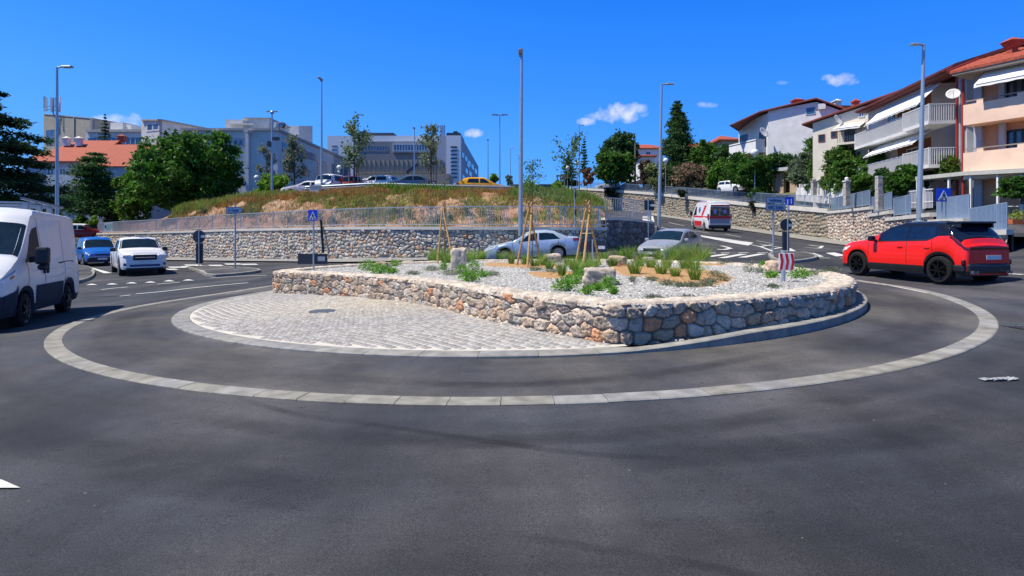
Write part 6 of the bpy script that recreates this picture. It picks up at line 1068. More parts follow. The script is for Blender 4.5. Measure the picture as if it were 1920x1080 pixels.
class Car:
    def __init__(s, name, label, cat, L, W, H, wb, fo, r, top, belt, plan, pos, body, tumble=.30, gc=.2, roof=None, roofx=None, clad=None, group=None, rimm=None, zoff=None, bh=0.10, tw=.2, arch=.07, camber=.03, lowcl=None):
        s.L, s.W, s.H, s.wb, s.fo, s.r = L, W, H, wb, fo, r; s.tumble = tumble; s.gc = gc; s.arch = arch; s.camber = camber
        s.tx = np.array(top, float); s.bx = np.array(belt, float); s.px = np.array(plan, float); s.bh = bh; s.body = body
        fx, fy, rx, ry = pos; c = np.array([(fx + rx) / 2, (fy + ry) / 2]); h = math.atan2(fy - ry, fx - rx)
        if zoff is None: zf, zr = gz(fx, fy), gz(rx, ry)
        else: zf, zr = zoff if isinstance(zoff, tuple) else (zoff, zoff)
        s.t = thing(name, label, cat, (float(c[0]), float(c[1]), (zf + zr) / 2), h, group, tilt=(0, -math.atan2(zf - zr, wb))); s.mid = fo + wb / 2
        a = [fo, fo + wb]; R_ = r + arch; xs = np.unique(np.r_[np.linspace(0, L, 64), [q + R_ * k for q in a for k in np.cos(np.linspace(0, math.pi, 15))], s.tx[:, 0]]); xs = xs[(xs >= 0) & (xs <= L)]
        e = np.array([.98, .9, .75, .5, .2]); xs = np.r_[-bh * e, xs, L + bh * .8 * e[::-1]]; s.xs = xs
        rows = []
        for x in xs: P = s.sec(x); left = [(s.mid - x, p[0], p[1]) for p in P]; right = [(s.mid - x, -p[0], p[1]) for p in P[::-1][1:]]; rows.append(left + right)
        mb = MB(); k = len(mb.v); A = np.array(rows); n_ = A.shape[1]; mb.v = [tuple(p) for p in A.reshape(-1, 3)]
        for i in range(len(xs) - 1):
            xm = (xs[i] + xs[i + 1]) / 2
            for j in range(n_):
                j2 = (j + 1) % n_; tt = min(j, n_ - 2 - j) if j < n_ - 1 else -1; mi = 0
                if tt < 0: mi = 1
                elif tt == 0: mi = 2 if clad else 0
                elif roof is not None and tt >= 4 and roofx[0] <= xm <= roofx[1]: mi = 3
                mb.f.append([i * n_ + j, i * n_ + j2, (i + 1) * n_ + j2, (i + 1) * n_ + j]); mb.m.append(mi)
        mb.f.append(list(range(n_))); mb.m.append(0 if not lowcl else 2); mb.f.append([(len(xs) - 1) * n_ + j for j in range(n_)][::-1]); mb.m.append(0)
        s.b = mb.build('body', [body, M_int, clad or body, roof or body], s.t, smooth=True)
        try: s.b.data.set_sharp_from_angle(angle=R(38))
        except Exception: pass
        mb = MB(); mb.box((0, 0, gc + .14), (L * .88, W * .62, .26)); mb.build('underbody', M_int, s.t)
        # wheels
        w0 = None
        for ax in a:
            for sd in (1, -1):
                y = sd * (W / 2 - tw / 2 - .015)
                if w0 is None:
                    mb = MB(); mb.lathe([(r * .5, -tw * .1), (r * .66, -tw * .12), (r * .67, -tw / 2), (r * .9, -tw / 2), (r * .985, -tw * .38), (r, -tw * .2), (r, tw * .2), (r * .985, tw * .38), (r * .9, tw / 2), (r * .70, tw / 2), (r * .69, tw * .12), (r * .5, tw * .1)], ax='Y', n=28); w0 = mb.build('wheel', M_rub, s.t, smooth=False); w = w0
                    mb = MB(); mb.lathe([(r * .685, tw * .15), (r * .685, tw * .5), (r * .72, tw * .53), (r * .62, tw * .48), (r * .60, tw * .16)], ax='Y', n=28)
                    for k_ in range(7): q = 2 * math.pi * k_ / 7; mb.bar((0, tw * .44, 0), (r * .64 * math.cos(q), tw * .46, r * .64 * math.sin(q)), r * .17, .035)
                    mb.lathe([(r * .14, tw * .44), (r * .12, tw * .52), (.01, tw * .52)], ax='Y', n=14); rim = mb.build('rim', rimm or M_rim, w0)
                else: w = w0.copy(); COL.objects.link(w); rr_ = rim.copy(); COL.objects.link(rr_); rr_.parent = w
                w.location = (s.mid - ax, y, r); w.rotation_euler = (0, .3 * ax, 0 if sd > 0 else math.pi)
    def ip(s, T, x): return float(np.interp(x, T[:, 0], T[:, 1]))
    def sec(s, x):
        if x < 0: k = -x / s.bh; sc = .80 + .20 * math.sqrt(max(0, 1 - k * k)); x = 0.0
        elif x > s.L: k = (x - s.L) / (s.bh * .8); sc = .86 + .14 * math.sqrt(max(0, 1 - min(1, k * k))); x = s.L
        else: sc = 1
        zt = s.ip(s.tx, x); zb = min(s.ip(s.bx, x), zt - .05); w = s.W / 2 * s.ip(s.px, x); zl = s.gc; R_ = s.r + s.arch
        for a in (s.fo, s.fo + s.wb):
            if abs(x - a) < R_: zl = max(zl, s.r + math.sqrt(R_ * R_ - (x - a) ** 2) * .97)
        zl = min(zl, zb - .12); gh = max(0.0, zt - zb); wr = w * .955 - s.tumble * max(0, gh - .05); d = zb - zl; rh = min(.07, gh * .6)
        P = [(w * .95, zl), (w * .99, zl + .16 * d), (w, zl + .5 * d), (w * .985, zl + .84 * d), (w * .955, zb), (w * .955 + (wr - w * .955) * .5, zb + (zt - rh - zb) * .5), (wr, zt - rh), (wr * .90, zt - rh * .25), (wr * .5, zt + s.camber * .6), (0, zt + s.camber)]
        if sc < 1: zc = (zl + zt) / 2; P = [(p[0] * sc, zc + (p[1] - zc) * (sc * .9 + .1 * sc)) for p in P]
        return P
    def S(s, x, t, sd=1, off=0):
        def q(x, t):
            P = s.sec(x); t = min(max(t, 0), 9); i = min(8, int(t)); f = t - i; return np.array([s.mid - x, P[i][0] * (1 - f) + P[i + 1][0] * f, P[i][1] * (1 - f) + P[i + 1][1] * f])
        p = q(x, t)
        if off:
            a = q(x + .02, t) - q(x - .02, t); b = q(x, min(9, t + .15)) - q(x, max(0, t - .15)); n = np.cross(b, a); n /= (np.linalg.norm(n) + 1e-9)
            if n[1] < 0 and t < 6.5: n = -n
            if t >= 6.5 and n[2] < 0: n = -n
            p = p + n * off
        return np.array([p[0], sd * p[1], p[2]])
    def patch(s, name, m, x0, x1, t0, t1, off=.006, sides=(1, -1), x0b=None, x1b=None, nx=10, nt=5, t0b=None, t1b=None, par=None, one=False):
        x0b = x0 if x0b is None else x0b; x1b = x1 if x1b is None else x1b; t0b = t0 if t0b is None else t0b; t1b = t1 if t1b is None else t1b; out = []
        for sd in sides:
            G_ = []
            for j in range(nt + 1):
                f = j / nt; G_.append([s.S((x0 + (x0b - x0) * f) + ((x1 + (x1b - x1) * f) - (x0 + (x0b - x0) * f)) * i / nx, (t0 + (t0b - t0) * i / nx) * (1 - f) + (t1 + (t1b - t1) * i / nx) * f, sd, off) for i in range(nx + 1)])
            mb = MB(); mb.grid(G_); o = mb.build(name, m, par or s.t, smooth=True); out.append(o)
        return out
    def across(s, name, m, x0, x1, tmin, off=.006, nx=8, tminb=None, par=None):     # patch spanning the car's width on its top surface
        tb = tmin if tminb is None else tminb; G_ = []
        for i in range(nx + 1):
            f = i / nx; tm = tmin + (tb - tmin) * f; x = x0 + (x1 - x0) * f; row = [s.S(x, 9 - (9 - tm) * (1 - k), 1, off) for k in np.linspace(0, 1, 7)] + [s.S(x, 9 - (9 - tm) * k, -1, off) for k in np.linspace(0, 1, 7)][1:]; G_.append(row)
        mb = MB(); mb.grid(G_); return mb.build(name, m, par or s.t, smooth=True)
    def bx_(s, name, m, x, y, z, d, bev=.01, par=None, rot=None):
        mb = MB(); mb.box((0, 0, 0), d, M=rot); o = mb.build(name, m, par or s.t, bevel=bev); o.location = (s.mid - x, y, z); return o
    def mirror(s, x, z, m, sc=1.0):
        w = s.W / 2
        for sd in (1, -1):
            mb = MB(); mb.box((0, 0, 0), (.13 * sc, .20 * sc, .15 * sc)); o = mb.build('mirror', m, s.t, bevel=.04 * sc); o.location = (s.mid - x, sd * (w + .10 * sc), z); mb = MB(); mb.bar((0, 0, 0), (-.02, -sd * .16 * sc, -.06 * sc), .04, .05); a = mb.build('mirror_arm', M_black, o)
    def plate(s, front=True, z=.5, w_=.46, y=0, dx=.0):
        x = -s.bh - .006 - dx if front else s.L + s.bh * .8 + .006 + dx; o = s.bx_('number_plate', M_plate, x, y, z, (.012, w_, .11), .002); return o
    def lines(s, xs_, t0=.9, t1=4.0):
        for x in xs_: s.patch('panel_gap', M_int, x - .008, x + .008, t0, t1, .003, nx=1, nt=8)
    def handles(s, xs_, z, m):
        for x in xs_:
            for sd in (1, -1): s.bx_('door_handle', m, x, sd * (s.W / 2 * .985 + .01), z, (.17, .035, .035), .01)
PLAN = lambda L: [(0, .80), (.12, .90), (.45, .975), (1.0, 1), (L - 1.0, 1), (L - .3, .96), (L - .08, .90), (L, .84)]
def saloon(label, pos, body, name='car', L=4.57, W=1.80, **k):
    c = Car(name, label, 'car', L, W, 1.46, 2.58, .90, .32, [(0, .66), (.12, .74), (.9, .90), (1.22, .96), (2.0, 1.36), (2.45, 1.44), (2.95, 1.44), (3.5, 1.34), (4.02, 1.10), (4.2, 1.06), (L - .06, 1.02), (L, .92)], [(0, .70), (1.2, .90), (4.0, .99), (L, .98)], PLAN(L), pos, body, tumble=.34, gc=.19, **k)
    c.across('windscreen', M_glass, 1.27, 2.02, 6.5, tminb=6.6); c.across('rear_window', M_glass, 3.42, 4.0, 6.6)
    c.patch('front_side_window', M_glass, 1.55, 2.50, 4.15, 5.75, x0b=2.1, x1b=2.52); c.patch('rear_side_window', M_glass, 2.60, 3.62, 4.15, 5.75, x0b=2.60, x1b=3.30)
    c.patch('headlight', M_headl, -.07, .42, 3.0, 4.2, .008, x1b=.55, t0b=3.35); c.patch('taillight', M_taill, L - .35, L + .05, 3.0, 4.3, .008)
    c.bx_('grille', M_black, -.095, 0, .62, (.03, .85, .14)); c.bx_('lower_grille', M_black, -.095, 0, .33, (.03, 1.1, .14)); c.plate(True, .47, dx=.01); c.plate(False, .75)
    c.mirror(1.62, .98, body); c.lines([1.32, 2.55, 3.50]); c.handles([2.38, 3.38], .80, body); return c
# silver saloon crossing behind the gravel bed
sk = saloon('silver-blue saloon seen side-on behind the stake tripods', (-.34, 27.0, 2.24, 27.0), V_silver, name='parked_car')
sk.t.name = 'car'
# grey car nosing out of the climbing road
hx, hy = -.62, -.785; cx_, cy_ = 7.85, 26.8
gc_ = saloon('grey saloon turning into the roundabout beside the dark wall end', (cx_ + hx * 1.3, cy_ + hy * 1.3, cx_ - hx * 1.3, cy_ - hy * 1.3), paint('warmgrey', (.43, .45, .48), .3, .35), L=4.4)
gc_.bx_('chrome_strip', M_chrome, -.11, 0, .66, (.02, .7, .03))
# red suv
L = 3.93
rs = Car('car', 'bright red crossover with black roof, spoiler and black wheels leaving the roundabout', 'car', L, 1.72, 1.61, 2.65, .69, .355, [(0, .80), (.1, .92), (.28, 1.0), (.92, 1.08), (1.08, 1.12), (1.72, 1.48), (2.12, 1.585), (2.9, 1.60), (3.38, 1.57), (3.52, 1.51), (3.80, 1.19), (3.88, 1.15), (L, 1.02)], [(0, .80), (1.1, 1.02), (3.0, 1.10), (3.3, 1.22), (3.65, 1.24), (L, 1.0)], [(0, .80), (.12, .90), (.45, .975), (1.0, 1), (L - .7, .99), (L - .25, .94), (L, .86)], (11.81, 17.46, 12.35, 14.96), V_red, tumble=.40, gc=.22, roof=V_blk, roofx=(1.45, 3.87), clad=M_black, rimm=M_rimd, tw=.24, arch=.055)
rs.across('windscreen', M_blkglass, 1.12, 1.78, 6.4); rs.patch('front_side_window', M_blkglass, 1.44, 2.36, 4.12, 5.8, x0b=1.86); rs.patch('rear_side_window', M_blkglass, 2.44, 3.24, 4.12, 5.8, x1b=3.18); rs.across('rear_window', M_blkglass, 3.58, 3.84, 6.1, off=.008)
mb = MB(); mb.hexa([(-.0, -.58, 0), (.34, -.58, .0), (.34, .58, .0), (-.0, .58, 0), (-.04, -.58, .04), (.34, -.58, .06), (.34, .58, .06), (-.04, .58, .04)]); mb.box((.12, .54, -.05), (.3, .05, .12)); mb.box((.12, -.54, -.05), (.3, .05, .12)); mb.bar((-.02, -.58, .03), (-.02, .58, .03), .12, .05); sp_ = mb.build('spoiler', V_blk, rs.t, bevel=.012); sp_.location = (rs.mid - 3.68, 0, 1.555)
rs.patch('taillight', mat('taillight_dark', (.10, .004, .006), .1, coat=.5), L - .32, L + .075, 3.35, 3.95, .01); rs.bx_('light_bar', MATS['taillight_dark'], L + .07, 0, .93, (.05, 1.24, .085), .02)
rs.bx_('rear_panel', V_red, L + .055, 0, .72, (.06, 1.12, .26), .05); rs.plate(False, .70, .5, dx=.02, y=-.12); rs.bx_('rear_bumper', M_black, L + .03, 0, .42, (.20, 1.4, .27), .07); rs.bx_('rear_bumper_corner', M_black, L - .10, .72, .42, (.30, .16, .2), .05); rs.bx_('rear_bumper_corner', M_black, L - .10, -.72, .42, (.30, .16, .2), .05)
for y in (.62, .50, -.50, -.62): mb = MB(); mb.lathe([(.035, -.07), (.042, .05), (.03, .05), (.028, 0)], M=Matrix.Rotation(R(-90), 3, 'Y'), n=12); o = mb.build('exhaust_tip', M_chrome, rs.t); o.location = (rs.mid - L - .13, y, .33)
rs.patch('side_skirt', M_black, .69 + .42, .69 + 2.65 - .42, .02, 1.25, .012, nx=14); rs.patch('headlight', M_headl, -.06, .4, 3.0, 3.9, .01); rs.mirror(1.36, 1.12, V_blk, 1.05); rs.lines([1.12, 2.40, 3.16], 1.3, 4.0); rs.handles([2.2, 3.02], .92, V_red)
rs.patch('belt_strip', M_black, 1.3, 3.18, 3.98, 4.12, .009, nx=16, nt=1)
rs.bx_('bumper_vent', MATS['taillight_dark'], L + .02, .74, .58, (.06, .16, .14), .03); rs.bx_('bumper_vent', MATS['taillight_dark'], L + .02, -.74, .58, (.06, .16, .14), .03)
rs.t.scale = (1, 1, 1.045)
# vans
def van(label, pos, L, H, body, wb, cat='van', name='van', fo=.95, clad=M_clad, **k):
    W = 2.05; c = Car(name, label, cat, L, W, H, wb, fo, .35, [(0, .90), (.05, 1.02), (.28, 1.22), (.52, 1.38), (.66, 1.46), (1.32, 2.10), (1.58, H - .14), (1.95, H - .02), (L - .25, H - .02), (L - .03, H - .07), (L, H - .22)], [(0, .96), (.8, 1.30), (L, 1.34)], [(0, .78), (.1, .88), (.4, .96), (.9, 1), (L - .3, 1), (L, .97)], pos, body, tumble=.10, gc=.28, tw=.22, arch=.08, clad=clad, bh=.12, camber=.035, **k)
    c.across('windscreen', M_glass, .71, 1.38, 6.15, tminb=6.3); c.patch('side_window', mat('van_side_glass', (.006, .014, .026), .4, spec=.1), .98, 2.0, 4.1, 5.45, x0b=1.40, x1b=1.88); c.patch('headlight', M_headl, -.08, .50, 2.75, 4.0, .014, t0b=3.45, x1b=.60); return c
wv = van('white high-roof panel van cut by the left edge with a roof rack', (-10.92, 10.78, -12.2, 13.38), 5.0, 2.52, V_white, 3.0, rimm=mat('steel_wheel', (.05, .05, .055), .5, metal=.4), lowcl=True)
wv.bx_('front_bumper', M_clad, -.04, 0, .50, (.22, 1.86, .48), .1); wv.patch('wheel_arch_trim', M_clad, .45, 1.5, 0.0, 1.0, .02, nx=18); wv.patch('wheel_arch_trim', M_clad, .95 + 3.0 - .5, .95 + 3.0 + .5, 0.0, 1.2, .025, nx=18); wv.patch('side_moulding', M_clad, 1.5, 3.42, .9, 2.1, .015, nx=10)
wv.patch('front_corner_trim', M_clad, -.05, .55, 0, 2.2, .012, nx=8); wv.lines([1.06, 2.12], 1.0, 4.1); wv.patch('panel_gap', M_int, 2.115, 2.13, 4.1, 5.8, .004, nx=1, nt=8, x0b=1.9, x1b=1.915); wv.lines([3.62], 1.3, 5.8)
for z in (1.32,): wv.patch('door_rail', M_black, 3.2, 4.45, 3.62, 3.85, .012, sides=(1,), nx=10, nt=1)
for z, x0_, x1_ in ((3.0, 1.1, 4.9), (2.45, 2.15, 4.9)): wv.patch('crease_shade', mat('shade_line', (.55, .56, .58), .5), x0_, x1_, z, z + .06, .006, nx=10, nt=1)  # grey strips paint the shade of body creases on the smooth side
for sd in (1, -1):
    mb = MB(); mb.box((0, 0, 0), (.16, .24, .36)); mb.box((0, 0, -.24), (.10, .18, .12)); m_ = mb.build('mirror', M_black, wv.t, bevel=.05); m_.location = (wv.mid - 1.02, sd * 1.25, 1.46); mb = MB(); mb.bar((-.02, 0, -.05), (-.1, -sd * .22, -.08), .10, .12); mb.build('mirror_arm', M_black, m_)
wv.bx_('door_handle', M_black, 2.02, 1.03, 1.18, (.07, .05, .24), .02); wv.bx_('door_handle', M_black, 2.25, 1.03, 1.18, (.07, .05, .24), .02)
wv.bx_('grille', M_black, -.12, 0, .86, (.04, 1.0, .14)); wv.plate(True, .45, dx=.03); wv.patch('indicator', M_amber, .30, .42, 3.3, 3.65, .02); wv.patch('headlight_rim', M_black, .0, .50, 3.95, 4.02, .02)
rk = MB()
for x in (2.5, 3.4, 4.2): rk.box((wv.mid - x, .55, 2.60), (.13, .10, .16)); rk.box((wv.mid - x, -.55, 2.60), (.13, .10, .16)); rk.box((wv.mid - x, 0, 2.68), (.05, 1.5, .04))
for y in (.72, -.72): rk.bar((wv.mid - 1.6, y, 2.71), (wv.mid - 4.6, y, 2.71), .04, .05)
rk.build('roof_rack', M_galvd, wv.t)
# ambulance
am = van('white and red ambulance driving up the climbing road', (18.15, 51.6, 18.0, 48.15), 5.4, 2.62, V_white, 3.4, cat='ambulance', name='ambulance', clad=None)
M_rst = mat('red_stripe', (.62, .012, .02), .4, var=.1); M_redr = mat('reflective_red', (.35, .01, .03), .4)
am.patch('red_stripe', M_rst, .5, 5.35, 3.2, 4.02, .01, nx=16, nt=1); am.patch('red_stripe', M_rst, .8, 5.35, 6.05, 6.4, .01, nx=16, nt=1); am.patch('red_stripe', M_rst, 1.5, 3.75, .5, 2.2, .01, nx=8, nt=2); am.patch('red_slash', M_rst, 3.45, 3.95, 4.1, 5.6, .012, nx=2, x0b=4.2, x1b=4.7)
am.patch('blue_star', mat('star_blue', (.05, .12, .45), .4), 2.62, 3.0, 4.5, 5.3, .013, nx=2, nt=2, x0b=2.62, x1b=3.0); am.patch('blue_star', MATS['star_blue'], 2.5, 3.12, 4.78, 5.02, .016, nx=2, nt=1)
xr = am.L + .096
am.bx_('rear_window', M_blkglass, xr + .0, .42, 1.75, (.03, .80, .80), .01); am.bx_('rear_window', M_blkglass, xr, -.42, 1.75, (.03, .80, .80), .01); am.bx_('red_band', M_redr, xr + .006, 0, 1.24, (.02, 1.78, .22), .004); am.bx_('red_band', M_redr, xr - .0, 0, 2.28, (.02, 1.6, .13), .004); am.bx_('rear_door_panel', mat('panel_blue', (.16, .22, .34), .4), xr + .004, 0, .92, (.02, 1.66, .36), .004); am.bx_('rear_bumper', M_black, am.L + .06, 0, .48, (.2, 1.9, .24), .05)
for y in (.42, -.42):
    o = am.bx_('rescue_emblem', MATS['star_blue'], xr + .018, y, 1.76, (.008, .34, .34), .0); o2 = am.bx_('staff', V_white, xr + .024, y, 1.76, (.006, .04, .3), 0)
for y in (.97, -.97): am.bx_('taillight', M_taill, am.L + .02, y, 1.3, (.12, .12, .5), .02)
am.bx_('roof_vent', M_rail, 3.2, 0, 2.66, (.7, .6, .08), .03); am.bx_('light_bar', MATS['star_blue'], 1.95, 0, 2.62, (.25, 1.2, .12), .04)
for sd in (1, -1): m_ = am.bx_('mirror', M_black, 1.28, sd * 1.25, 1.5, (.16, .24, .4), .05)
# white pickup
L = 5.2; h = np.array([.66, -.751]); pc0 = np.array([-19.0, 27.6])
pk = Car('pickup', 'white pickup truck with a black grille approaching on the left', 'pickup', L, 1.90, 1.80, 3.1, .9, .40, [(0, 1.0), (.06, 1.08), (1.2, 1.20), (1.4, 1.24), (2.05, 1.70), (2.35, 1.79), (3.2, 1.79), (3.5, 1.70), (3.65, 1.22), (L - .05, 1.2), (L, 1.1)], [(0, .98), (1.3, 1.16), (3.7, 1.18), (L, 1.16)], PLAN(L), (*(pc0 + h * 1.55), *(pc0 - h * 1.55)), V_white, tumble=.30, gc=.32, tw=.26)
pk.across('windscreen', M_glass, 1.46, 2.06, 6.3); pk.patch('front_side_window', M_glass, 1.75, 2.5, 4.15, 5.75, x0b=2.15); pk.patch('rear_side_window', M_glass, 2.58, 3.35, 4.15, 5.75, x1b=3.25); pk.patch('headlight', M_headl, -.08, .38, 3.0, 4.1, .01)
pk.bx_('grille', M_black, -.10, 0, .88, (.06, .95, .26), .05); pk.bx_('grille_bar', M_chrome, -.135, 0, .88, (.02, .8, .03), .008); pk.bx_('lower_grille', mat('dark_blue_trim', (.02, .05, .16), .4), -.10, 0, .50, (.04, 1.2, .10), .02); pk.plate(True, .66, dx=.02)
for y in (.74, -.74): pk.bx_('fog_lamp', MATS['dark_blue_trim'], -.03, y, .56, (.05, .2, .13), .03)
for y in (.70, -.70): pk.bx_('headlight', M_headl, -.045, y, .93, (.10, .34, .17), .04)
pk.bx_('skid_plate', M_black, 0, 0, .34, (.25, 1.5, .12), .04); pk.mirror(1.72, 1.22, M_black, 1.2); pk.lines([1.5, 2.55, 3.45]); 
# blue small van
L = 3.85; h = np.array([.72, -.694]); pc0 = np.array([-26.0, 34.0])
bv = Car('car', 'bright blue small boxy car behind the white pickup', 'car', L, 1.66, 1.72, 2.4, .75, .31, [(0, .78), (.06, .86), (.7, 1.0), (.85, 1.06), (1.35, 1.52), (1.6, 1.66), (1.9, 1.70), (3.5, 1.68), (3.68, 1.5), (3.8, 1.1), (L, .9)], [(0, .80), (.8, 1.0), (L, 1.04)], PLAN(L), (*(pc0 + h * 1.2), *(pc0 - h * 1.2)), V_blue, tumble=.22, gc=.22, clad=M_black)
bv.across('windscreen', M_glass, .88, 1.40, 6.3); bv.patch('front_side_window', M_glass, 1.1, 1.95, 4.15, 5.7, x0b=1.45); bv.patch('rear_side_window', M_glass, 2.05, 3.0, 4.15, 5.7); bv.patch('headlight', M_headl, -.07, .3, 3.1, 4.1, .01); bv.bx_('front_bumper', M_black, -.06, 0, .40, (.14, 1.45, .24), .05); bv.bx_('bumper_strip', M_chrome, -.10, 0, .56, (.04, 1.3, .03), .01); bv.plate(True, .44, dx=.04); bv.mirror(1.12, 1.06, M_black); bv.bx_('grille', M_black, -.09, 0, .68, (.03, .7, .07))
# maroon pickup behind the end of the wall
mp = Car('pickup', 'maroon pickup with a white canopy parked above the left end of the wall', 'pickup', 5.0, 1.8, 1.75, 3.0, .9, .36, [(0, .95), (1.2, 1.12), (1.4, 1.16), (2.0, 1.62), (2.3, 1.72), (4.9, 1.74), (5.0, 1.1)], [(0, .9), (1.3, 1.1), (5.0, 1.12)], PLAN(5.0), (-43.6, 57.6, -46.4, 56.6), V_mar, tumble=.2, gc=.3, roof=V_white, roofx=(2.1, 5.0), zoff=.55)
mp.across('windscreen', M_glass, 1.45, 2.0, 6.3); mp.patch('side_window', M_glass, 1.8, 2.6, 4.15, 5.6, x0b=2.1); mp.patch('rear_side_window', M_glass, 2.7, 4.8, 4.15, 5.6); mp.patch('headlight', M_headl, -.06, .3, 3.0, 4.0, .01); mp.plate(True, .5)
# cars in the car park
def hatch(label, u, Y, heading, body, L=4.1, H=1.5, zv=None, cat='car', group='cars in the hospital car park', z=None):
    x = (u - 960) / F * Y; z = lot(u, Y) if z is None else z; dx, dy = math.cos(R(heading)), math.sin(R(heading)); wb = 2.5
    c = Car('car', label, cat, L, 1.76, H, wb, .8, .31, [(0, .72), (.1, .80), (.85, .95), (1.1, 1.02), (1.75, H - .12), (2.1, H - .01), (3.3, H - .03), (3.75, H - .15), (L - .1, .95), (L, .8)], [(0, .74), (1.1, .96), (L, 1.0)], PLAN(L), (x + dx * wb / 2, Y + dy * wb / 2, x - dx * wb / 2, Y - dy * wb / 2), body, tumble=.3, gc=.2, group=group, zoff=z)
    c.across('windscreen', M_glass, 1.14, 1.75, 6.4); c.across('rear_window', M_glass, 3.7, L - .14, 6.4); c.patch('front_side_window', M_glass, 1.4, 2.35, 4.15, 5.75, x0b=1.85); c.patch('rear_side_window', M_glass, 2.45, 3.45, 4.15, 5.75, x1b=3.3)
    c.patch('headlight', M_headl, -.06, .36, 3.0, 4.1, .01); c.patch('taillight', M_taill, L - .28, L + .05, 3.0, 4.3, .01); c.plate(True, .45); c.plate(False, .6); c.mirror(1.45, 1.0, body); return c
for a in [('white estate partly hidden at the left end of the car park row', 576, 49, 195, V_white, 4.3, 1.45), ('dark grey hatchback next to the white estate, second from the left in the car park', 601, 50, 250, V_grey, 4.0, 1.48), ('white boxy hatchback with red lamps left of the staked tree', 630, 46.5, 75, V_white, 4.0, 1.62), ('small red car behind the tree stakes in the car park', 663, 47.5, 100, V_mar, 3.8, 1.48), ('dark estate behind the white coupe in the car park', 688, 52, 180, V_dk, 4.4, 1.75), ('white hatchback between the red car and the blue-grey saloon', 706, 47, 165, V_white, 4.2, 1.48), ('yellow estate car nose right in the car park', 905, 47, 8, V_yel, 4.5, 1.52), ('dark boxy vehicle behind the yellow car', 958, 58, 180, V_dk, 4.2, 1.9), ('dark blue car right of the silver lamp pole', 1010, 52, 180, V_dk, 4.4, 1.5)]:
    hatch(*a[:5], L=a[5], H=a[6])
bgc = saloon('blue-grey saloon in the middle of the car park row', (0, 0, 1, 1), V_bg, L=4.5, zoff=0.0, group='cars in the hospital car park'); x = (763 - 960) / F * 45.6; bgc.t.location = (x, 45.6, lot(763, 45)); bgc.t.rotation_euler = (0, 0, R(200))
for a in [('white hatchback behind the fence under the big dark tree', 1140, 94, 175, V_white, 8.45), ('dark saloon behind the fence beside the utility pole', 1174, 88, 178, V_dk, 7.75)]: hatch(*a[:5], z=a[5], group='cars on the upper street')
fi = hatch('small white city car parked behind the grey fence above the ambulance', 1372, 66, -62, V_white, L=3.6, H=1.5, z=H(26.7, 66) + .05, group='cars on the upper street')
# ------------------------------------------------------------------ lamps, signs, small things
M_pole = mat('pole_steel', (.36, .43, .50), .4, metal=.45, var=.06); M_lampg = mat('lamp_grey', (.30, .34, .38), .4, metal=.3); M_signb = mat('sign_blue', (.004, .045, .62), .4, var=.03, coat=.3); M_signw = mat('sign_white', (.80, .80, .80), .5, var=.02); M_signback = mat('sign_back', (.018, .028, .05), .5, var=.2); M_signred = mat('sign_red', (.55, .01, .02), .4, var=.03); M_dir = mat('direction_board', (.22, .34, .52), .4, var=.06); M_letter = mat('sign_letter', (.008, .02, .06), .6); M_globe = mat('globe', (.78, .78, .76), .3, var=.03)
def lamp(u, vt, Y, zb, du, lab, r=.10, kind='arm', vb=None, lean=0, group='tall street lamps', name='street_lamp'):
    x = (u - 960) / F * Y; zt = ztop(vt, Y); t = thing(name, lab, 'street lamp', (x, Y, zb), group=group); h = zt - zb; L = du / F * Y
    mb = MB(); mb.tube([(0, 0, -.2), (0, 0, 1.2), (lean * .5, 0, h * .5), (lean, 0, h)], [r, r * .95, r * .75, r * .5], 10); mb.lathe([(r * 2.0, 0), (r * 2.0, .03), (r * 1.15, .06)], n=12); mb.build('pole', M_pole, t)
    if kind == 'arm':
        mb = MB(); mb.tube([(lean, 0, h - .02), (lean + L * .45, 0, h + .03)], r * .42, 6); mb.build('arm', M_pole, t); mb = MB(); s = 1 if L > 0 else -1; a = lean + L * .35; e = lean + L
        mb.hexa([(min(a, e), -.14, h - .02), (max(a, e), -.14, h - .02), (max(a, e), .14, h - .02), (min(a, e), .14, h - .02), (min(a, e), -.1, h + .07), (max(a, e), -.1, h + .07), (max(a, e), .1, h + .07), (min(a, e), .1, h + .07)]); mb.build('lamp_head', M_lampg, t, bevel=.02)
    elif kind == 'double':
        mb = MB()
        for s in (1, -1): mb.box((s * .55, 0, h + .05), (.7, .3, .1)); 
        mb.box((0, 0, h), (.9, .08, .08)); mb.build('lamp_head', M_lampg, t)
    elif kind == 'camera':
        mb = MB(); mb.box((0, 0, h), (1.0, .15, .1)); mb.ball((0, 0, h - .1), .18, 10); mb.build('lamp_head', M_lampg, t); mb = MB(); mb.box((.4, 0, h - 2.6), (.55, .3, .3)); mb.box((-.25, 0, h - 3.1), (.3, .3, .5)); mb.build('camera_box', M_signback, t)
    elif kind == 'ball':
        mb = MB(); mb.ball((0, 0, h), .35 if abs(du) < 1 else abs(du) / F * Y, 18); mb.lathe([(.1, h - .55), (.16, h - .4), (.12, h - .3)], n=10); mb.build('globe', M_globe, t, smooth=True)
    elif kind == 'front':
        mb = MB(); mb.box((0, -.35, h + .02), (.22, .8, .10)); mb.box((0, -.05, h - .04), (.16, .3, .14)); mb.build('lamp_head', M_lampg, t, bevel=.02)
    return t
lamp(107, 126, 27, gz(-22.6, 27), 28, 'tall grey street lamp rising behind the white van', lean=0); lamp(603, 150, 44.5, lot(603, 44), 0, 'tall street lamp in front of the concrete hospital building', kind='front')
lamp(510, 209, 52, lot(510, 47) - .5, 0, 'pole with cameras beside the bright green bush', kind='camera', r=.13, name='camera_pole', group=None); lamp(976, 102, 27.75, gz(.4, 27.7), 0, 'tallest street lamp, standing in the centre behind the silver-blue saloon', kind='front', r=.13, lean=.06)
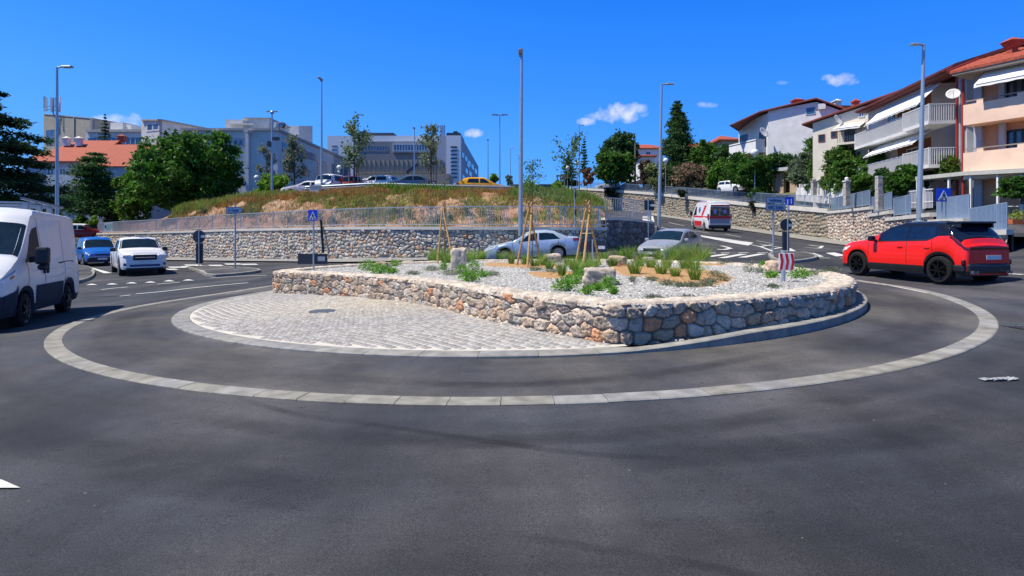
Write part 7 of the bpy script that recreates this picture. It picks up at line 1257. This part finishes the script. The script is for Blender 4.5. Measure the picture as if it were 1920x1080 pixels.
lamp(937, 216, 62, 4.5, 0, 'slim double-headed street lamp right of the yellow car', kind='double', r=.10); lamp(915, 263, 86, 5, 0, 'distant slim street lamp left of the double-headed one', kind='front', r=.11); lamp(957, 278, 84, 5, 7, 'distant street lamp with short arm right of the double-headed one', r=.08); lamp(973, 291, 95, 5, -5, 'faintest distant street lamp close beside the tallest pole', r=.08)
lamp(777, 241, 72, 5, 0, 'slim lamp before the ribbed concrete wall', kind='front', r=.11); lamp(1086, 235, 78, 6.0, 9, 'street lamp beside the slim cypress', r=.11); lamp(1235.5, 158, 36, gz(9.7, 36), 23, 'tall street lamp at the foot of the climbing road', r=.125, lean=.18); lamp(1724, 84, 27.9, 2.1, -24, 'tall street lamp on the stepped pink wall', r=.14, lean=.22)
for u, v, Y, zb, lab in [(636, 314, 52, 4.6, 'white globe lamp left of the staked young tree'), (1248, 301, 73, 6.6, 'white globe lamp among the flowering oleanders'), (1415, 286, 56.5, 4.6, 'white globe lamp in front of the solid white balcony'), (1082, 306, 82, 6.5, 'white globe lamp beside the small fir, taller one'), (1064, 315, 84, 6.5, 'white globe lamp beside the small fir, lower one'), (481, 333, 56, 3.5, 'small globe lamp between the leafy tree and the bright bush')]:
    lamp(u, v, Y, zb, 4.6 if u != 1415 else 7, lab, r=.055, kind='ball', group='globe lamps', name='globe_lamp')
c = W3(1191, 348, 86); up = thing('utility_pole', 'plain wooden utility pole right of the big round dark tree', 'pole', tuple(c)); mb = MB(); mb.tube([(0, 0, -1), (0, 0, ztop(268, 86) - c.z)], [.16, .11], 8); mb.build('pole', M_stake, up)
def post(name, lab, cat, u, vb, Y, vt, r=.03, zb=None, group=None):
    c = W3(u, vb, Y); 
    if zb is not None: c.z = zb
    t = thing(name, lab, cat, tuple(c), group=group); h = ztop(vt, Y) - c.z; mb = MB(); mb.tube([(0, 0, -.1), (0, 0, h)], r, 8); mb.build('post', M_pole, t); return t, c
def plate(t, c, Y, u0, v0, u1, v1, m, th=.02, dy=-.05, name='sign_panel', bev=.0):
    x0 = (u0 - 960) / F * Y - c.x; x1 = (u1 - 960) / F * Y - c.x; z1 = ztop(v0, Y) - c.z; z0 = ztop(v1, Y) - c.z; mb = MB(); mb.box(((x0 + x1) / 2, dy, (z0 + z1) / 2), (x1 - x0, th, z1 - z0)); return mb.build(name, m, t, bevel=bev), (x0, x1, z0, z1)
def flat(t, pts, y, m, name, th=.004): mb = MB(); mb.prism([(x, y, z) for x, z in pts], (0, th, 0)); return mb.build(name, m, t)
def text(t, s_, x, y, z, size, m, name='lettering', bold=.0, align='CENTER', sx_=1):
    cu = bpy.data.curves.new(name, 'FONT'); cu.body = s_; cu.size = size; cu.extrude = .002; cu.offset = bold; cu.align_x = align; cu.align_y = 'CENTER'; cu.materials.append(m); o_ = bpy.data.objects.new(name, cu); COL.objects.link(o_); bpy.context.view_layer.update(); me = bpy.data.meshes.new_from_object(o_.evaluated_get(bpy.context.evaluated_depsgraph_get())); bpy.data.objects.remove(o_); me.materials.clear(); me.materials.append(m); o = bpy.data.objects.new(name, me); COL.objects.link(o); o.parent = t; o.location = (x, y, z); o.rotation_euler = (R(90), 0, 0); o.scale = (sx_, 1, 1); return o
def crossing(t, q, y):
    x0, x1, z0, z1 = q; w = x1 - x0; h = z1 - z0; cx_ = (x0 + x1) / 2; f = lambda a, b: (cx_ + a * w, z0 + b * h)
    flat(t, [f(-.40, .10), f(.40, .10), f(0, .86)], y, M_signw, 'white_triangle')
    flat(t, [f(-.05, .45), f(.05, .45), f(.045, .62), f(-.03, .62)], y - .006, M_letter, 'walking_figure'); mb = MB(); mb.lathe([(.045 * w, 0), (.045 * w, .005)], M=Matrix.Rotation(R(90), 3, 'X'), n=12, c=(cx_ + .01 * w, y - .005, z0 + .68 * h)); mb.build('walking_figure', M_letter, t)
    flat(t, [f(-.05, .46), f(.01, .46), f(-.10, .14), f(-.17, .14)], y - .007, M_letter, 'walking_figure'); flat(t, [f(-.01, .46), f(.05, .46), f(.17, .14), f(.10, .14)], y - .008, M_letter, 'walking_figure'); flat(t, [f(.03, .6), f(.15, .42), f(.12, .40), f(.01, .54)], y - .009, M_letter, 'walking_figure'); flat(t, [f(-.03, .6), f(-.15, .44), f(-.12, .42), f(-.01, .54)], y - .010, M_letter, 'walking_figure')
    for a in (-.30, -.21, .21, .30): flat(t, [f(a - .02, .11), f(a + .02, .11), f(a * .8 + .015, .28), f(a * .8 - .015, .28)], y - .005, M_letter, 'crossing_stripe')
# left crossing sign with the black board
c0_ = PG(589, 507); t, c = post('crossing_sign', 'blue pedestrian crossing sign with a black board back at the left tip of the bed', 'traffic sign', 588, 507, c0_.y, 392, r=.028, zb=c0_.z - .02); _, q = plate(t, c, c0_.y, 579, 393.5, 596.5, 414, M_signb); crossing(t, q, -.066)
plate(t, c, c0_.y, 557.5, 476, 613, 495.5, M_signback, dy=.05, name='board_back'); plate(t, c, c0_.y, 595, 481, 608.5, 489.5, mat('grey_label', (.45, .47, .5), .6), th=.006, dy=.036, name='label')
c0_ = PG(1111, 489); t, c = post('board_sign', 'black board back on a pale post between the silver saloon and the grey saloon', 'traffic sign', 1111, 489, c0_.y, 449, r=.03, zb=c0_.z - .02); plate(t, c, c0_.y, 1085, 453, 1138, 473, M_signback, dy=.05, name='board_back'); plate(t, c, c0_.y, 1122, 461, 1134.5, 467, M_signw, th=.006, dy=.036, name='label')
# right crossing sign
Y = 25.7; t, c = post('crossing_sign', 'blue pedestrian crossing sign before the blue fence panels on the right', 'traffic sign', 1766, 416, Y, 354, r=.03); _, q = plate(t, c, Y, 1754, 353, 1781, 378, M_signb); crossing(t, q, -.066)
# round sign backs with black boxes on the islands
def back_sign(u, vb, vt, disc, box, lab, label_box, Y=None):
    Y = Y or G(u, vb).y; t, c = post('keep_left_sign', lab, 'traffic sign', u, vb, Y, vt, r=.03, group='round signs seen from behind'); r = disc[2] / F * Y; mb = MB(); mb.lathe([(r, 0), (r, .02), (r * .93, .022)], M=Matrix.Rotation(R(90), 3, 'X'), n=28, c=((disc[0] - 960) / F * Y - c.x, .07, ztop(disc[1], Y) - c.z)); mb.build('disc_back', M_signback, t); plate(t, c, Y, *box, M_signback, th=.12, dy=.10, name='bollard_box', bev=.02); plate(t, c, Y, *label_box, M_signw, th=.006, dy=.03, name='label'); return t
back_sign(373, 501, 430, (372, 443.5, 12), (366, 456, 378.5, 494), 'black round sign back over a black box on the left island', (376, 441, 383, 446))
back_sign(1477, 478, 382, (1475.5, 421.5, 11.5), (1469, 434, 1481, 470), 'black round sign back over a black box on the right island', (1479, 419.5, 1486, 425))
Yb = G(1477, 478).y; tb, cb2 = post('blue_sign', 'small bright blue sign high on a thin post behind the arrow boards', 'traffic sign', 1479.5, 478, Yb + .25, 369, r=.022); plate(tb, cb2, Yb + .25, 1471.5, 369.5, 1487.5, 384.5, M_signb, dy=-.04); plate(tb, cb2, Yb + .25, 1475, 374, 1477, 382, M_signw, th=.006, dy=-.055, name='white_mark'); plate(tb, cb2, Yb + .25, 1482, 373, 1483.6, 382, M_signw, th=.006, dy=-.055, name='white_mark')
def arrow_board(t, c, Y, u0, u1, v0, v1, txt, dy=-.06, sc=.62):
    x0 = (u0 - 960) / F * Y - c.x; x1 = (u1 - 960) / F * Y - c.x; z1 = ztop(v0, Y) - c.z; z0 = ztop(v1, Y) - c.z; h = z1 - z0; mz = (z0 + z1) / 2; o = h * .5
    flat(t, [(x0, z0), (x1 - o, z0), (x1, mz), (x1 - o, z1), (x0, z1)], dy, M_letter, 'direction_board', .02); k = h * .08; flat(t, [(x0 + k, z0 + k), (x1 - o - k * .4, z0 + k), (x1 - k * 1.6, mz), (x1 - o - k * .4, z1 - k), (x0 + k, z1 - k)], dy - .006, M_dir, 'direction_panel', .005)
    W_ = (x1 - x0 - o * 1.1) * .9; n = len(txt); size = h * sc; est = n * size * .53; text(t, txt, x0 + (x1 - x0 - o) * .54, dy - .009, mz, size, M_letter, bold=size * .012, sx_=min(1.6, W_ / est))
Y = G(441, 507).y; t, c = post('direction_sign', 'blue-grey arrow direction board on a tall post on the left island', 'traffic sign', 441, 507, Y, 381, r=.04); arrow_board(t, c, Y, 425, 457.5, 388, 400.5, 'K. Centar')
Y = G(1450, 483).y; t, c = post('direction_sign', 'two stacked blue-grey arrow boards on a post on the right island', 'traffic sign', 1450, 485, Y, 370, r=.045); arrow_board(t, c, Y, 1435, 1474, 369.5, 381.5, 'Sveučilišni kampus', sc=.5); arrow_board(t, c, Y, 1434.5, 1475, 382.5, 395, 'KBC Sušak')
Y = 29.4; t, c = post('square_sign', 'dark square sign back on a thin post at the right end of the dark wall', 'traffic sign', 1215.5, 462, Y, 374, r=.025); plate(t, c, Y, 1208.5, 375, 1227, 394, M_signback, dy=.04, name='panel_back'); plate(t, c, Y, 1219, 383, 1226.5, 387, M_signw, th=.006, dy=.02, name='label')
Y = 28.0; t, c = post('edge_on_signs', 'post with two dark round signs seen edge-on beside the right tripod', 'traffic sign', 1077.5, 470, Y, 351, r=.03)
for (u, v, hh, wd) in ((1078.5, 363, 9, 4.5), (1078, 396, 8, 3.8)): mb = MB(); r = hh / F * Y; M_ = Matrix.Rotation(R(78), 3, 'Z') @ Matrix.Rotation(R(90), 3, 'X'); mb.lathe([(r, -.03), (r * 1.05, 0), (r, .03)], M=M_, n=20, c=(.04, 0, ztop(v, Y) - c.z)); mb.build('disc_back', M_signback, t)
mb = MB(); mb.box((.06, -.02, ztop(353, Y) - c.z), (.34, .06, .05)); mb.build('bracket', M_pole, t)
Y = 76; t, c = post('round_sign', 'small round blue sign on the upper street left of the big dark tree', 'traffic sign', 1107, 352, Y, 334, r=.03); mb = MB(); mb.lathe([(.38, 0), (.38, .03)], M=Matrix.Rotation(R(90), 3, 'X'), n=20, c=(0, -.05, ztop(340.5, Y) - c.z)); mb.build('sign_panel', M_signb, t)
# chevron board in the bed
c0_ = PG(1469, 528); Y = c0_.y; t, c = post('chevron_sign', 'red and white chevron board on a short thick post in the gravel', 'traffic sign', 1468.5, 528, Y, 469, r=.047, zb=c0_.z - .03); _, (x0, x1, z0, z1) = plate(t, c, Y, 1457.5, 474.5, 1485.5, 506, M_signw, dy=-.07, name='board', bev=.004); w = x1 - x0; h = z1 - z0
for a in (.0, .36, .72): 
    k = .17 * w; X = x0 + a * w + .02 * w; wd = min(.19 * w, x1 - X - k * .0 - .002)
    wd = .17 * w; flat(t, [(X, z1 - .004), (X + wd, z1 - .004), (min(X + wd + k * .6, x1 - .002), (z0 + z1) / 2), (X + wd, z0 + .004), (X, z0 + .004), (X + k * .6, (z0 + z1) / 2)], -.086, M_signred, 'red_chevron')
# notice board on the fence
i_ = int(np.argmin(np.abs(960 + lw2[:, 0] / lw2[:, 1] * F - 205))); Y = lw2[i_, 1] - .1; c = W3(205, 433, Y); t = thing('notice_board', 'white notice board with pale green print hung on the left end of the fence', 'notice board', tuple(c)); plate(t, c, Y, 197, 417, 213, 433.5, M_signw, th=.03, dy=-.1, name='board'); plate(t, c, Y, 201.5, 420, 211, 430, mat('pale_green', (.45, .66, .58), .6), th=.006, dy=-.12, name='print'); plate(t, c, Y, 198.5, 422, 200.5, 428, M_letter, th=.006, dy=-.12, name='print')
# leaning black pipe on the long wall, and low dark post
c = G(607, 489); mb = MB(); mb.bar((0, 0, 0), (-.28, .42, 1.95), .12, .10); t = thing('drain_pipe', 'black drain pipe leaning on the rubble wall behind the left crossing sign', 'pipe', tuple(W3(606, 474, 32.3))); mb.build('pipe', M_black, t)
Y = 41.5; t, c = post('low_post', 'short grey post by the wall foot right of the white pickup', 'post', 312, 484, Y, 466, r=.1)
# guard rail along the car park crest
def rail(label, ua, ub, Y, dz=.62):
    us = np.linspace(ua, ub, 40); P = [((u - 960) / F * Y, Y, lot(u, Y) + dz - .35) for u in us]; t = thing('guard_rail', label, 'guard rail', P[0]); mb = MB(); A = []
    for p in P: A.append([(p[0], p[1] - .0, p[2] - .15), (p[0], p[1] - .05, p[2] - .08), (p[0], p[1], p[2]), (p[0], p[1] - .05, p[2] + .08), (p[0], p[1], p[2] + .15), (p[0], p[1] + .03, p[2] + .15), (p[0], p[1] + .03, p[2] - .15)])
    mb.grid(A, wrap=True); mb.build('beam', M_galvd, t, world=True); pm = MB(); pm.box((0, .06, 0), (.1, .1, .9)); p0 = None
    for p in P[::2]:
        o = pm.build('post', M_galv, t) if p0 is None else p0.copy()
        if p0 is None: p0 = o
        else: COL.objects.link(o); o.parent = t
        o.location = (p[0] - P[0][0], 0, p[2] - P[0][2] - .25)
rail('galvanised guard rail along the crest in front of the parked cars', 572, 965, 44.0, .82)
# drain gratings and a patch or two on the carriageway
for (u, v, w_, d_, lab) in [(1905, 609, .5, .3, 'dark drain grating on the carriageway by the right edge')]:
    c = G(u, v, .006); mb = MB()
    for k in range(6): mb.box((c.x - w_ / 2 + k * w_ / 5, c.y, c.z), (.04, d_, .012))
    tag(mb.build('drain_grating', M_iron), lab, 'drain')

# worn tyre tracks, mostly see-through dark rubber films on the asphalt
def film(name, a):
    m = bpy.data.materials.new(name); m.use_nodes = True; t = m.node_tree; n = t.nodes; l = t.links; bs = n['Principled BSDF']; bs.inputs['Base Color'].default_value = (.018, .02, .028, 1); bs.inputs['Roughness'].default_value = .8; bs.inputs['Specular IOR Level'].default_value = .2
    tcn = n.new('ShaderNodeTexCoord'); no = n.new('ShaderNodeTexNoise'); no.inputs['Scale'].default_value = 1.1; no.inputs['Detail'].default_value = 8; l.new(tcn.outputs['Object'], no.inputs['Vector']); mr = n.new('ShaderNodeMapRange'); mr.inputs[1].default_value = .34; mr.inputs[2].default_value = .70; mr.inputs[3].default_value = 0; mr.inputs[4].default_value = a; l.new(no.outputs[0], mr.inputs[0])
    at = n.new('ShaderNodeAttribute'); at.attribute_name = 'Col'; mu = n.new('ShaderNodeMath'); mu.operation = 'MULTIPLY'; l.new(mr.outputs[0], mu.inputs[0]); l.new(at.outputs['Fac'], mu.inputs[1]); l.new(mu.outputs[0], bs.inputs['Alpha']); return m
M_film = film('rubber_film', .42)
for px_, w_ in (([(430, 742), (560, 778), (700, 797), (880, 822), (1080, 850), (1300, 862)], .12), ([(1100, 872), (1280, 850), (1500, 838), (1720, 812), (1919, 770)], .55), ([(930, 998), (1130, 1030), (1350, 1068), (1500, 1110)], .10), ([(-40, 790), (160, 850), (420, 905), (700, 930)], .6), ([(300, 770), (560, 812), (860, 828), (1200, 812), (1500, 770), (1750, 700)], .35), ([(620, 560 + 145), (800, 722), (1000, 722), (1250, 700), (1500, 655)], .3)):
    P = crom([(G(u, v).x, G(u, v).y) for u, v in px_], 10); t_ = np.gradient(P, axis=0); t_ /= np.hypot(t_[:, 0], t_[:, 1])[:, None]; nr = np.stack([-t_[:, 1], t_[:, 0]], 1); off_ = np.array([-.5, -.3, 0, .3, .5]) * w_; A = P[:, None] + nr[:, None] * off_[None, :, None]; Z = g(A[..., 0], A[..., 1]) + (.016 if px_[0][0] == 620 else .005); fade = np.array([0, .7, 1, .7, 0])[None] * np.minimum(1, np.minimum(np.arange(len(P)), np.arange(len(P))[::-1]) / 8)[:, None]
    C = np.stack([fade, fade, fade, np.ones_like(fade)], 2); struct(fast_mesh('tyre_mark', np.concatenate([A, Z[..., None]], 2).reshape(-1, 3), gridfaces(len(P), 5), M_film, col=C.reshape(-1, 4)))
